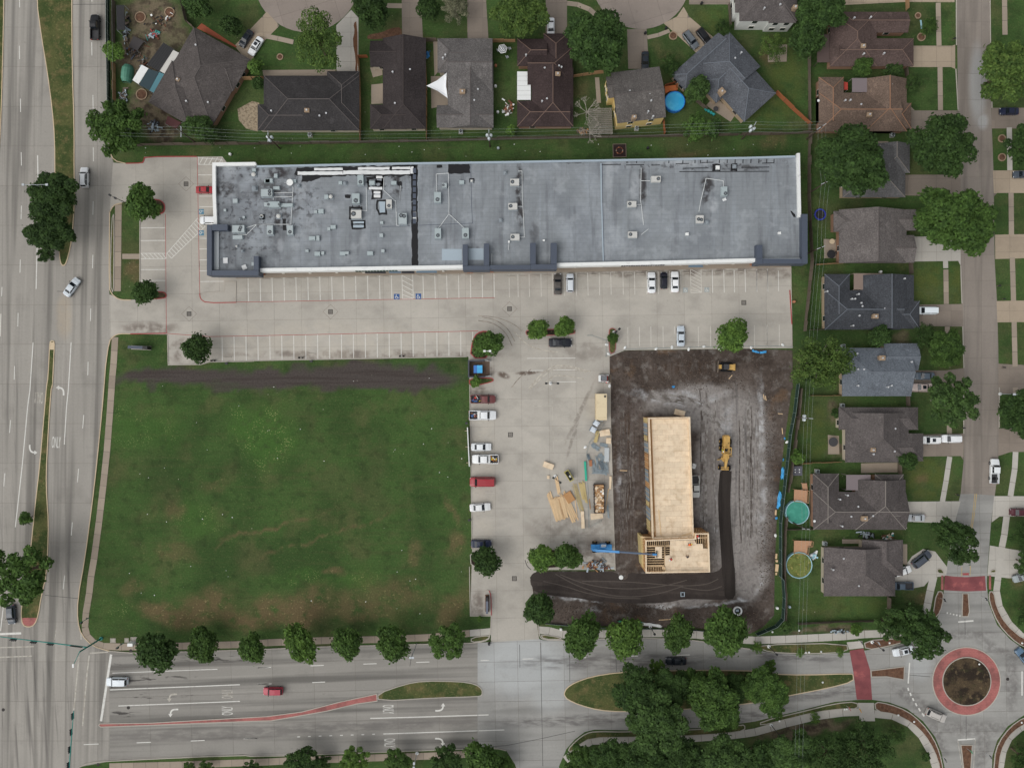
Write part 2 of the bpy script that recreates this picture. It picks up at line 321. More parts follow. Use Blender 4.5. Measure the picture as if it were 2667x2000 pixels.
# --- avenue along the south side, roundabout and its arms
M_SOUTH = conc('avenue_concrete_south', (142, 139, 133), (.012, .42), -.03, streak=.8, extra=[dict(c=srgb(58, 55, 54), n=(1.2, .52, .62), st=(.18, 1), blobs=[blob('M', 1200, 920, 420, 30, -2), blob('M', 1250, 1060, 420, 30, -2), blob('M', 1000, 1210, 160, 25), blob('M', 980, 790, 80, 25), blob('M', 1800, 760, 350, 25)], a=.85, amp=1), dict(c=srgb(96, 92, 90), n=(.9, .3, .6), st=(.3, 1), blobs=[blob('N', 700, 1320, 1500, 45, -2), blob('O', 500, 1260, 900, 40, -1), blob('M', 1700, 1380, 900, 60, -1)], a=.5, amp=1)])
southpoly = Q('M', 900, 700, 1130, 715, 1480, 702, 1900, 690) + Q('N', 120, 680, 560, 660, 1000, 650, 1400, 640, 1780, 632, 1850, 625) + Q('N', 1850, 1480, 1820, 1493, 1000, 1523, 0, 1560) + Q('M', 2000, 1545, 905, 1593)
south = slabs('south_avenue', southpoly, M_SOUTH, .034, 9.6, 7.0, .03, gap=.045)
M_PALE = conc('pale_concrete', (150, 149, 145), (.03, .3), -.03, streak=.4, rand=.05, extra=[dict(c=srgb(174, 177, 177), n=(.3, .15, .45), blobs=[blob('O', 120, 800, 430, 280), blob('O', 350, 1000, 200, 200, 0, .7), blob('P', 1350, 800, 110, 150, 0, .6)], a=.8, amp=2), dict(c=srgb(92, 89, 88), n=(.9, .35, .65), st=(.25, 1), blobs=[blob('O', 900, 780, 900, 70, -1), blob('P', 300, 740, 420, 45, 3), blob('O', 700, 1260, 900, 50, -2), blob('O', 2000, 1230, 400, 40, -12), blob('P', 500, 1050, 500, 45, -8)], a=.75, amp=1.2),
    dict(c=srgb(100, 96, 94), n=(.8, .3, .65), blobs=[blob('P', 1737, 560, 260, 40), blob('P', 2000, 690, 230, 50, 30), blob('P', 2110, 950, 60, 260), blob('P', 1800, 1330, 330, 70), blob('P', 1300, 1100, 260, 60, 35), blob('P', 1500, 1400, 60, 180, -20), blob('P', 1870, 1500, 60, 200, 10), blob('L', 1700, 1300, 40, 300, 8, .4)], a=.6, amp=1.5)])
rb = P('P', 1737, 942)
circ = lambda c, r, n=48, a0=0, a1=360: [(c[0] + r * math.cos(math.radians(a0 + (a1 - a0) * i / n)), c[1] + r * math.sin(math.radians(a0 + (a1 - a0) * i / n))) for i in range(n + (0 if a1 - a0 == 360 else 1))]
eastpoly = Q('N', 1845, 625) + Q('O', 265, 595, 300, 605, 460, 607, 880, 590, 1260, 590, 1530, 605, 1750, 640, 2000, 680) + Q('P', 120, 705, 300, 720, 500, 722, 760, 708, 900, 690, 1100, 660, 1250, 622, 1400, 540, 1500, 420, 1545, 300, 1555, 150, 1570, 40) + Q('L', 1640, 1200, 1690, 960, 1970, 980, 1940, 1200, 1910, 1600) + Q('P', 1905, 150, 1920, 300, 1990, 480, 2100, 600, 2212, 680, 2600, 800, 2600, 1100, 2212, 1220, 2080, 1310, 1990, 1430, 1950, 1560, 1945, 2000, 1570, 2000, 1560, 1660, 1530, 1520, 1480, 1400, 1380, 1270, 1250, 1170, 1100, 1115, 970, 1095, 840, 1095, 650, 1112, 400, 1175, 0, 1272) + Q('O', 1900, 1292, 1600, 1325, 980, 1345, 720, 1340, 640, 1360, 560, 1420, 490, 1500, 430, 1640, 430, 2000, -100, 2000) + Q('N', 2100, 1900, 2180, 1700, 2150, 1620, 2080, 1510, 2000, 1490, 1845, 1494)
east = slabs('roundabout_road', eastpoly, M_PALE, .038, 5.4, 4.6, .02, gap=.05)
# --- residential street on the east side and the two turning circles in the north
M_RES = conc('street_concrete', (136, 128, 120), (.4, .03), .02, streak=.4, extra=[dict(c=srgb(165, 166, 165), blobs=[blob('D', 1830, 700, 75, 330), blob('D', 1870, 1000, 50, 70)], a=.75, n=(.8, .1, .3), amp=.6)])
respoly = Q('D', 1650, -900, 1925, -900, 1930, 300, 1945, 1000, 1960, 1400) + Q('H', 1970, 600, 1990, 950, 2000, 1300) + Q('L', 2008, 400, 1995, 800, 1970, 985, 1690, 965, 1715, 700, 1715, 400) + Q('H', 1715, 1300, 1700, 950, 1690, 600) + Q('D', 1685, 1400, 1668, 900)
res = slabs('residential_street', respoly, M_RES, .03, 3.85, 6.0, .0, gap=.05, org=(P('L', 1860, 300)[0], 0))
M_CUL = conc('cul_de_sac_concrete', (142, 132, 124), rand=.06)
for nm, c, r in (('cul_de_sac', P('B', 440, -165), 433 * PX), ('cul_de_sac', P('C', 1105, -160), 402 * PX)):
    slabs(nm, circ(c, r), M_CUL, .03, 6.5, 6.5, .3, gap=.05)
# --- shopping strip car park
lotpoly = Q('A', 930, 1340, 1035, 1350, 1180, 1345, 1187, 1292, 1830, 1290) + Q('Z', 500, 365, 500, 560, 1700, 555) + Q('H', 290, 640, 300, 1318) + Q('G', 2000, 1320, 970, 1335, 850, 1385) + Q('K', 850, 300, 880, 1300, 890, 1590, 260, 1592, 200, 1640) + Q('O', 190, 90, 232, 200, 150, 300, 165, 400, 250, 480, 266, 596) + Q('N', 1955, 622, 1955, 405, 1785, 405) + Q('J', 1800, 1420, 1780, 60) + Q('F', 1770, 1388, 0, 1418) + Q('E', 1725, 1430, 1650, 1450, 1385, 1455, 1380, 1205, 980, 1200, 935, 1215, 905, 1240, 900, 870, 935, 890, 990, 918, 1150, 918, 1150, 130, 1040, 112, 960, 130, 905, 180)
M_LOT = conc('car_park_concrete', (173, 168, 159), (.14, .22), 0, rand=.035, streak=.22, patch=.5, extra=[
    dict(c=srgb(112, 102, 94), n=(.35, .36, .62), blobs=[blob('E', 1500, 1330, 130, 110), blob('E', 1230, 1150, 240, 50), blob('F', 900, 1370, 1200, 35), blob('N', 1840, 310, 70, 110), blob('J', 1830, 120, 80, 60), blob('G', 1400, 690, 1100, 40, -1), blob('K', 700, 1450, 230, 150), blob('K', 560, 1250, 420, 130, 0, .6), blob('K', 780, 1000, 90, 700, 0, .5), blob('G', 620, 1340, 260, 100, 0, .5), blob('H', 130, 720, 200, 40), blob('F', 1950, 1500, 60, 40)], a=.8, amp=2.5),
    dict(c=srgb(84, 68, 58), n=(.8, .3, .5), blobs=[blob('G', 170, 1520, 100, 16, -3), blob('F', 2060, 1540, 50, 25, 20)], a=.85, amp=.8),
    dict(c=srgb(120, 112, 104), blobs=[blob('K', 600, 300, 18, 260, 25), blob('K', 540, 520, 14, 160, 18)], n=(1, .3, .6), a=.6, amp=.8),
    dict(c=srgb(186, 178, 164), n=(.25, .35, .6), blobs=[blob('J', 1900, 900, 110, 700), blob('F', 600, 1250, 1300, 160)], a=.35)])
lot = slabs('car_park', lotpoly, M_LOT, .042, 6.35, 6.35, .013, gap=.03, org=(P('F', 1080, 0)[0], P('F', 0, 1060)[1]))
# --- site earth, road-base bands
sitepoly = Q('G', 845, 1388, 970, 1338, 2000, 1322) + Q('H', 305, 1335, 310, 1660) + Q('L', 300, 100, 232, 600, 185, 1000, 160, 1560) + Q('P', 155, 400, 60, 500) + Q('O', 2000, 553, 1560, 505, 1250, 500, 500, 480, 266, 462, 240, 380, 200, 100, 265, 40) + Q('K', 893, 1600, 882, 1300, 852, 300)
M_SITE = MAT('site_earth', srgb(90, 81, 75), .97, [
    dict(c=srgb(60, 52, 47), n=(.12, .4, .6), a=.8), dict(c=srgb(106, 84, 64), n=(.16, .56, .72), a=.6, off=17), 
    dict(c=srgb(138, 133, 129), blobs=[blob('K', 1900, 500, 270, 430, 0), blob('K', 1900, 1100, 280, 700, 0), blob('K', 1700, 330, 330, 150), blob('K', 1500, 190, 420, 120, -8), blob('K', 1620, 900, 100, 500, 0, .8), blob('O', 2020, 120, 130, 200, 30), blob('O', 1400, 290, 300, 45, -3)], n=(.3, .05, .36), a=1, amp=3.5, nsc=.25, edge=.4),
    dict(c=srgb(92, 84, 80), blobs=[blob('K', 1000, 900, 150, 700, 0), blob('K', 1000, 300, 160, 200)], n=(.4, .3, .6), a=.9, amp=3),
    dict(c=srgb(68, 55, 46), blobs=[blob('K', 1000, 900, 160, 700, 0), blob('G', 1500, 1480, 420, 60)], n=(1, .45, .65), st=(1.6, .06), a=.9, amp=2), dict(c=srgb(150, 146, 141), n=(.5, .5, .7), a=.3, off=70), dict(c=srgb(54, 47, 43), n=(.8, .54, .66), a=.35, off=91),
    dict(c=srgb(80, 77, 76), blobs=[blob('K', 1900, 800, 260, 900, 0)], n=(1, .48, .68), st=(.8, .05), a=.7, off=40),
    dict(c=srgb(196, 198, 200), blobs=[blob('K', 1450, 150, 130, 35, 10), blob('K', 1300, 190, 280, 45, 12, .9), blob('K', 1650, 200, 200, 30, -20, .7), blob('K', 1800, 420, 60, 200, 10, .5), blob('K', 2090, 350, 30, 330, 0, .8), blob('K', 2110, 900, 25, 500, 0, .55), blob('K', 2085, 1160, 40, 50), blob('K', 1725, 1260, 18, 40), blob('K', 1720, 1020, 12, 50), blob('O', 1320, 325, 130, 16, -3), blob('O', 1700, 310, 260, 14, -8), blob('O', 560, 265, 220, 14, 8), blob('O', 1930, 265, 40, 18), blob('K', 930, 850, 25, 200, 0, .6), blob('K', 940, 1640, 30, 20), blob('K', 500, 1590, 160, 14), blob('O', 2080, 140, 20, 90, 20, .8), blob('O', 720, 360, 60, 20, 0, .7)], n=(.45, .36, .66), a=.75, amp=2.6, nsc=.4, edge=.8)],
    fine=.22, fscale=1.6, bump=.9, bscale=1.3, spec=.08)
tag(MB().sheet(sitepoly, .05).build('construction_ground', M_SITE), kind='structure')
M_BASE = MAT('road_base', srgb(66, 60, 57), .95, [dict(c=srgb(82, 75, 71), n=(1, .48, .66), st=(.05, .7), rot=.05, a=.7), dict(c=srgb(52, 47, 45), n=(.3, .45, .7), a=.6)], fine=.1, bump=.3, bscale=3, spec=.08)
tag(MB().prism(chaikin(Q('O', 260, 42, 700, 44, 915, 42, 920, 110, 990, 110, 1000, 45, 1120, 62, 1500, 66, 1680, 55, 1770, 20, 1770, -60, 1875, -60, 1880, 240, 1800, 275, 1640, 270, 1480, 262, 1300, 300, 1000, 303, 760, 290, 560, 255, 370, 238, 250, 215, 200, 160, 190, 100, 210, 55), 1, True), .052, .10).build('road_base_strip', M_BASE), kind='structure')
M_BASE2 = MAT('fresh_road_base', srgb(58, 53, 50), .95, [dict(c=srgb(46, 42, 40), n=(1, .48, .66), st=(.9, .05), a=.7)], fine=.1, bump=.3, bscale=3, spec=.08)
wr = chaikin(Q('K', 1755, 765, 1848, 765, 1840, 900, 1832, 1050, 1845, 1250, 1865, 1500, 1880, 1680) + Q('O', 1878, 120, 1880, 260, 1795, 275, 1785, 120) + Q('K', 1772, 1640, 1760, 1400, 1742, 1150, 1738, 1000, 1745, 880), 1, True)
windrow = tag(MB().prism(wr, .06, .16).build('road_base_windrow', M_BASE2), kind='structure')
for k in (0, 1):
    pts = Q('K', *(1765, 780, 1752, 950, 1755, 1150, 1772, 1400, 1785, 1640) if k == 0 else (1838, 780, 1826, 1000, 1832, 1200, 1852, 1450, 1868, 1660))
    MB().strip(chaikin(pts, 2), .5, .1, .24).build('ridge', M_BASE2, windrow)
# --- footpaths
M_WALK = conc('footpath_concrete', (152, 140, 126), rand=.10, patch=.3)
M_WALK2 = conc('new_footpath_concrete', (178, 174, 166), rand=.05, patch=.3)
def walk(name, pts, wd, mat, z=.05, step=3.0):
    pts = resample(pts, step); o = MB().strip(pts, wd, z - .02, z - .02).build(name, M_JOINT); tag(o, kind='structure')
    for a, b in zip(pts, pts[1:]):
        dx, dy = b[0] - a[0], b[1] - a[1]; l = math.hypot(dx, dy)
        if l < .2: continue
        g_ = min(.03, l * .1) / l
    A, B = offset(pts, wd / 2), offset(pts, -wd / 2)
    for i in range(len(pts) - 1):
        f = lambda u, v, t: (u[0] + (v[0] - u[0]) * t, u[1] + (v[1] - u[1]) * t)
        MB().prism([f(A[i], A[i + 1], .015), f(B[i], B[i + 1], .015), f(B[i], B[i + 1], .985), f(A[i], A[i + 1], .985)], z - .018, z, cap=False).build('paving_slab', mat, o)
    return o
walk('footpath', Q('E', 975, 135, 972, 400, 970, 650, 967, 850), 1.55, M_WALK)
walk('footpath', Q('E', 948, 1225, 935, 1450) + Q('I', 925, 0, 905, 300, 880, 620, 850, 900, 815, 1200, 775, 1500) + Q('M', 750, 80, 735, 220, 708, 380, 700, 500), 1.5, M_WALK)
walk('footpath', Q('M', 700, 500, 715, 570, 770, 625, 850, 655, 1000, 660, 1400, 655, 2000, 640) + Q('N', 120, 625, 560, 608, 1000, 600, 1440, 583, 1640, 562, 1780, 548), 1.6, M_WALK)
walk('footpath', Q('N', 1780, 548, 1955, 533), 1.55, M_WALK2)
walk('footpath', Q('O', 262, 522, 350, 528, 460, 558, 700, 555, 1000, 550, 1280, 548, 1560, 560, 1900, 600) + Q('P', 0, 606, 250, 598, 520, 585, 750, 572, 900, 556, 1160, 548, 1290, 520, 1400, 400, 1440, 200, 1468, 80), 1.75, M_WALK2)
walk('footpath', Q('O', 480, 1590, 600, 1490, 695, 1432, 1000, 1425, 1400, 1418, 1800, 1392, 1960, 1374) + Q('P', 0, 1360, 250, 1290, 500, 1230, 720, 1200, 860, 1195, 980, 1210, 1130, 1225, 1270, 1290, 1370, 1390, 1450, 1530, 1500, 1700, 1510, 1900), 1.75, M_WALK2)
walk('footpath', Q('E', 1005, 563, 1150, 563), 1.2, M_WALK)
walk('footpath', Q('M', 900, 1645, 1500, 1630, 2212, 1605) + Q('N', 300, 1595, 900, 1575, 1500, 1555, 1800, 1540), 1.6, M_WALK)
walk('footpath', Q('D', 1505, 25, 1512, 380), 1.15, M_WALK); walk('footpath', Q('D', 1520, 555, 1524, 910), 1.15, M_WALK)
walk('footpath', Q('H', 1565, 600, 1567, 660), 1.15, M_WALK2); walk('footpath', Q('H', 1568, 670, 1572, 955), 1.15, M_WALK); walk('footpath', Q('H', 1580, 1140, 1585, 1480), 1.15, M_WALK)
walk('footpath', Q('L', 1595, 130, 1597, 480), 1.15, M_WALK); walk('footpath', Q('L', 1600, 660, 1570, 860, 1540, 1030), 1.2, M_WALK2)
walk('footpath', Q('D', 2050, -60, 2055, 290), 1.2, M_WALK); walk('footpath', Q('D', 2090, 1050, 2095, 1405), 1.2, M_WALK2); walk('footpath', Q('D', 2105, 1590, 2108, 1935), 1.2, M_WALK)
walk('footpath', Q('H', 2115, 570, 2125, 930), 1.2, M_WALK); walk('footpath', Q('H', 2130, 1100, 2138, 1470), 1.2, M_WALK); walk('footpath', Q('L', 2140, 90, 2142, 180), 1.2, M_WALK)
walk('footpath', Q('L', 2142, 620, 2135, 760, 2100, 985), 1.3, M_WALK2); walk('footpath', Q('L', 2068, 1150, 2050, 1300, 2030, 1400) + Q('P', 2005, 30, 1985, 200, 2010, 330, 2090, 470, 2212, 590, 2400, 680), 1.5, M_WALK2)
walk('footpath', Q('P', 2330, 1260, 2180, 1330, 2090, 1410, 2040, 1520, 2010, 1700, 2005, 1900), 1.5, M_WALK2)
walk('footpath', Q('B', 100, 300, 200, 320, 330, 350), 1.1, M_WALK); walk('footpath', Q('B', 1080, 50, 1225, 52), 1.1, M_WALK); walk('footpath', Q('C', 495, 30, 580, 40, 680, 80, 750, 140), 1.1, M_WALK); walk('footpath', Q('C', 1155, 312, 1250, 290, 1340, 255), .9, M_WALK)
# --- private drives
def drive(pts, mat, cell=3.4, z=.045): return slabs('driveway', pts, mat, z, cell, cell, 0.0, gap=.045)
M_DR = conc('drive_concrete', (132, 122, 112), rand=.07); M_DRN = conc('drive_concrete_new', (176, 172, 164), rand=.04); M_DRT = conc('drive_concrete_tan', (160, 146, 128), rand=.06)
drive(Q('A', 2150, 150, 2195, 100) + Q('B', 215, 215, 100, 330, 0, 480) + Q('A', 2060, 540, 1930, 380), M_DRT)
drive(Q('B', 805, 85, 865, 150, 862, 610, 685, 610, 680, 215), M_DRN)
drive(Q('B', 1215, -400, 1365, -400, 1395, 330, 1225, 330), M_DR); drive(Q('B', 1755, -400, 1890, -400, 1935, 330, 1762, 330), M_DR); drive(Q('C', 320, -400, 495, -400, 495, 300, 320, 300), M_DR)
drive(Q('C', 990, 245, 1150, 240, 1170, 570, 1000, 570), M_DR); drive(Q('C', 1290, 195, 1400, 140, 1455, 60, 1500, 140, 1700, 310, 1560, 440, 1400, 290), M_DRT); drive(Q('C', 1500, 40, 1800, 40, 1890, 50, 1890, -40, 1500, -60), M_DR)
drive(Q('D', 1290, 380, 1620, 380, 1645, 370, 1645, 570, 1610, 555, 1270, 555), M_DRT); drive(Q('D', 1270, 912, 1670, 912, 1670, 1100, 1270, 1090), M_DR); drive(Q('D', 1225, 1440, 1690, 1440, 1690, 1620, 1225, 1610), M_DR); drive(Q('D', 720, -40, 1640, -40, 1640, 22, 1235, 20, 720, 45), M_DRT)
drive(Q('H', 1305, 400, 1690, 400, 1690, 640, 1670, 600, 1305, 605), M_DRN); drive(Q('H', 1350, 960, 1690, 955, 1705, 950, 1710, 1140, 1350, 1135), M_DR); drive(Q('H', 1280, 1500, 1570, 1500, 1718, 1480, 1720, 1680, 1280, 1680), M_DR)
drive(Q('L', 1360, 480, 1715, 470, 1712, 690, 1690, 655, 1360, 660), M_DR); drive(Q('L', 1390, 1030, 1690, 1025, 1640, 1210, 1240, 1195, 1240, 1030), M_DRN); drive(Q('L', 1210, 1590, 1290, 1480, 1380, 1420, 1480, 1440, 1580, 1570, 1570, 1640) + Q('P', 1450, 90, 1390, 160, 1290, 180, 1140, 160, 1140, 20), M_DRN)
drive(Q('D', 1945, 890, 2500, 890, 2500, 1060, 1945, 1060), M_DR); drive(Q('D', 1955, 1405, 2500, 1405, 2500, 1590, 1990, 1590, 1965, 1620), M_DRT); drive(Q('H', 1972, 385, 2500, 375, 2500, 570, 1975, 585), M_DRT); drive(Q('H', 1985, 930, 2500, 920, 2500, 1100, 1992, 1105), M_DRT); drive(Q('H', 2000, 1445, 2500, 1470, 2500, 1690, 2003, 1690), M_DR)
drive(Q('L', 2003, 430, 2500, 400, 2500, 620, 2100, 622, 2000, 655), M_DR); drive(Q('L', 1965, 985, 2500, 985, 2500, 1150, 2010, 1152, 1945, 1200), M_DRN); drive(Q('L', 1930, 1390, 2100, 1420, 2500, 1480, 2500, 1640, 2090, 1660, 1910, 1640), M_DRN)
# --- raised islands and kerbs
M_KERB = conc('kerb_concrete', (196, 178, 150), rand=.03, patch=.2); M_KERBG = conc('kerb_grey', (170, 164, 154), rand=.03, patch=.2)
M_RED = paint('red_kerb_paint', 158, 62, 62, .7, fine=.08); M_BRICKP = MAT('red_pavers', srgb(160, 100, 96), .85, [dict(c=srgb(182, 116, 110), brick=(.8, .4, .06), a=.5), dict(c=srgb(120, 80, 77), n=(.3, .42, .68), a=.8)], fine=.06)
M_MULCH = MAT('mulch', srgb(106, 80, 64), .95, [dict(c=srgb(80, 55, 42), n=(1.5, .4, .65), a=.8), dict(c=srgb(140, 104, 80), n=(2.6, .55, .7), a=.6)], fine=.2, bump=.6, bscale=5)
def island(name, pts, fill=None, kmat=None, z=.15, kw=.2, smooth=2, label=None):
    pts = ccw(chaikin(pts, smooth, True) if smooth else pts)
    o = MB().prism(pts, .02, z - .02, cap=False).build(name, fill or M_VERGE); tag(o, kind='structure')
    MB().strip(offset(pts, kw / 2 - .02, True), kw, .02, z, True).build('kerb', kmat or M_KERB, o); return o
island('median', Q('A', 300, -900, 595, -900, 595, 0, 600, 600, 615, 1000, 615, 1500) + Q('E', 620, 100, 597, 420, 565, 570, 540, 640, 505, 640, 488, 560, 470, 300, 458, 100) + Q('A', 452, 1480, 450, 1150, 430, 900, 390, 600, 340, 300, 300, 0), smooth=1)
island('median', Q('E', 408, 1300, 415, 1255, 450, 1255, 453, 1300, 435, 1660) + Q('I', 430, 60, 415, 250, 400, 500, 385, 800, 390, 1000, 405, 1200, 398, 1450) + Q('M', 385, 80, 345, 240, 320, 400, 290, 480, 235, 502, 185, 480, 173, 400, 178, 330, 205, 130) + Q('I', 245, 1480, 265, 1300, 290, 1050, 325, 750, 360, 350, 383, 80) + Q('E', 395, 1560), smooth=1)
tag(MB().prism(Q('M', 186, 420, 312, 420, 285, 475, 235, 492, 190, 470), .1, .145).build('paved_nose', M_BRICKP), kind='structure')
tag(MB().prism(Q('E', 414, 1330, 418, 1268, 447, 1268, 446, 1330), .1, .145).build('paved_nose', M_KERB), kind='structure')
island('verge', Q('A', -700, -900, 40, -900, 38, 0, 25, 600, 8, 1100, -20, 1500, -700, 1500), smooth=1)
island('median', Q('N', 1022, 1040, 1250, 962, 1400, 936, 1700, 940, 1830, 962, 1885, 1005, 1885, 1060, 1840, 1070, 1500, 1080, 1026, 1108), kmat=M_KERBG, smooth=1)
island('paved_median', Q('M', 810, 1303, 822, 1288, 1240, 1282, 1700, 1256, 2200, 1228) + Q('N', 400, 1190, 700, 1112, 1018, 1043, 1022, 1106, 850, 1130, 600, 1190, 400, 1225, 150, 1268) + Q('M', 2000, 1275, 1240, 1305, 830, 1320), M_BRICKP, M_KERBG, smooth=0)
island('median', Q('O', 468, 1040, 490, 995, 560, 948, 700, 900, 900, 868, 1150, 857, 1600, 846, 2100, 855) + Q('P', 150, 880, 400, 888, 790, 875, 808, 890, 808, 945, 600, 1000, 260, 1065, 0, 1125) + Q('O', 1500, 1172, 1200, 1190, 930, 1194, 760, 1182, 600, 1140, 500, 1095, 475, 1065), smooth=1)
island('splitter_island', Q('P', 948, 852, 1228, 818, 1224, 932, 1080, 906, 952, 908), M_MULCH, M_KERBG, smooth=0); island('splitter_island', Q('P', 1703, 218, 1752, 218, 1763, 370, 1750, 412, 1697, 412), M_MULCH, M_KERBG, smooth=0); island('splitter_island', Q('P', 1688, 1463, 1787, 1463, 1768, 1760, 1722, 1760), M_MULCH, M_KERBG, smooth=0)
ring = MB().strip(circ(rb, 238 * PX), 76 * PX, .02, .12, True).build('roundabout_apron', M_BRICKP); tag(ring, kind='structure')
MB().strip(circ(rb, 279 * PX), .22, .02, .13, True).build('kerb', M_KERBG, ring)
M_BED = MAT('planting_bed', srgb(78, 66, 50), .97, [dict(c=srgb(40, 33, 28), n=(.35, .42, .58), a=.9), dict(c=srgb(120, 104, 78), n=(.9, .56, .7), a=.6), dict(c=srgb(62, 66, 40), n=(.6, .55, .7), a=.5, off=12)], fine=.3, fscale=4, bump=1, bscale=2.5)
island('roundabout_island', circ(rb, 201 * PX), M_BED, M_KERBG, z=.25, smooth=0)
for pts in (Q('P', 893, 606, 1180, 585, 1252, 612, 1100, 655, 905, 688), Q('P', 1488, 202, 1550, 202, 1540, 320, 1500, 410, 1455, 420), Q('P', 1918, 202, 1962, 202, 1985, 330, 2060, 470, 2212, 600, 2600, 740, 2600, 790, 2212, 668, 2100, 590, 1995, 470, 1925, 300), Q('P', 978, 1106, 1100, 1126, 1250, 1182, 1370, 1280, 1468, 1410, 1518, 1530, 1550, 1680, 1555, 1950, 1530, 1950, 1520, 1660, 1470, 1510, 1390, 1380, 1290, 1285, 1150, 1212, 990, 1190), Q('P', 2600, 1110, 2212, 1232, 2090, 1318, 2000, 1440, 1960, 1570, 1955, 1950, 1990, 1950, 2000, 1680, 2020, 1520, 2080, 1400, 2170, 1320, 2300, 1255, 2600, 1180)):
    island('mulch_bed', pts, M_MULCH, M_KERBG, smooth=1)
for pts in (Q('P', 0, 640, 750, 624, 768, 702, 500, 718, 200, 712, 60, 690), Q('L', 1495, 1580, 1530, 1578, 1550, 1605, 1553, 1625, 1495, 1618), Q('P', 1925, 50, 1940, 25, 1980, 18, 1978, 52), Q('P', 40, 1270, 400, 1185, 650, 1122, 838, 1106, 846, 1170, 720, 1168, 500, 1196, 250, 1256, 40, 1310), Q('O', 500, 1500, 570, 1425, 650, 1368, 725, 1350, 980, 1356, 1600, 1336, 1900, 1302, 1960, 1296, 1960, 1348, 1800, 1372, 1400, 1398, 1000, 1404, 690, 1408, 590, 1470, 520, 1530),
            Q('N', 1790, 580, 1948, 560, 1940, 590, 1900, 612, 1790, 625), Q('O', 272, 552, 440, 578, 455, 600, 300, 598), Q('E', 918, 260, 940, 200, 943, 300, 942, 640, 938, 880, 905, 800)):
    island('verge', pts, kmat=M_KERBG, smooth=1)
# car-park tree islands and red kerbs
island('tree_island', Q('E', 1150, 90, 1300, 90, 1350, 120, 1362, 160, 1350, 210, 1290, 218, 1150, 218), M_BED, M_RED, smooth=1)
island('tree_island', Q('E', 1160, 850, 1340, 850, 1372, 870, 1372, 900, 1340, 912, 1160, 918), M_BED, M_RED, smooth=1)
island('tree_island', Q('G', 150, 1190, 165, 1165, 350, 1160, 540, 1155, 568, 1180, 555, 1205, 350, 1215, 170, 1218), M_BED, M_BRICKP, smooth=1)
island('tree_island', Q('G', 838, 1190, 842, 1160, 870, 1148, 900, 1165, 900, 1250, 896, 1350, 845, 1370, 838, 1250), None, M_BRICKP, smooth=1)
island('tree_island', Q('F', 1840, 1188, 1910, 1172, 1950, 1190, 1955, 1400, 1780, 1400, 1800, 1250), M_BED, M_RED, smooth=1)
island('tree_island', Q('N', 1893, 395, 1896, 230, 1905, 200, 1925, 190, 1948, 205, 1955, 240, 1957, 398), M_LOT, M_KERBG, smooth=0)
island('tree_island', Q('F', 1775, 1562, 1960, 1558, 1982, 1580, 1960, 1598, 1840, 1625, 1775, 1625), None, M_RED, smooth=1)
island('tree_island', Q('J', 1780, 1430, 1990, 1432, 2010, 1480, 1990, 1580, 1790, 1580), M_BED, M_KERBG, smooth=1)
island('tree_island', Q('K', 170, 1420, 600, 1420, 610, 1560, 260, 1585, 180, 1540), M_BED, M_KERBG, smooth=1)
island('raised_pad', Q('E', 1645, 880, 1655, 915, 1700, 943, 1930, 940, 1945, 935, 1945, 770, 1850, 770, 1845, 850, 1680, 858), M_LOT, M_KERBG, smooth=0)
redk = MB()
for pts in (Q('N', 1940, 196, 1956, 240, 1958, 400), Q('E', 1645, 870, 1652, 915, 1700, 945, 1945, 941), Q('A', 1040, 1347, 1172, 1345, 1186, 1325, 1190, 1292, 1620, 1291), Q('E', 1075, 1200, 1200, 1198, 1370, 1195), Q('H', 283, 840, 300, 1120)):
    MB().strip(chaikin(pts, 1), .2, .02, .16).build('red_kerb', M_RED, lot)
for pts in (Q('A', 1624, 1292, 1640, 2200) , Q('E', 1372, 1196, 1720, 1222, 2212, 1214), Q('F', 126, 1213, 1850, 1176), Q('E', 1945, 938, 2212, 935), Q('F', 126, 935, 1000, 919, 1985, 903), Q('E', 1640, 600, 1645, 880), Q('E', 1362, 215, 1370, 1195)):
    MB().strip(pts, .11, .05, .05).build('red_line', M_RED, lot)
for nm, pts in (('kerb', Q('F', 0, 1420, 1000, 1402, 1755, 1388)), ('kerb', Q('J', 1779, 60, 1790, 700, 1799, 1420)), ('kerb', Q('N', 1778, 0, 1785, 405, 1955, 405)), ('kerb', Q('E', 1380, 1210, 1386, 1456, 1650, 1452, 1725, 1432, 2090, 1424)), ('kerb', Q('E', 1152, 270, 1152, 770)), ('kerb', Q('H', 292, 645, 303, 1318)), ('kerb', Q('K', 852, 0, 852, 300, 882, 1300, 892, 1595))):
    MB().strip(pts, .17, .0, .15).build(nm, M_KERBG, lot)
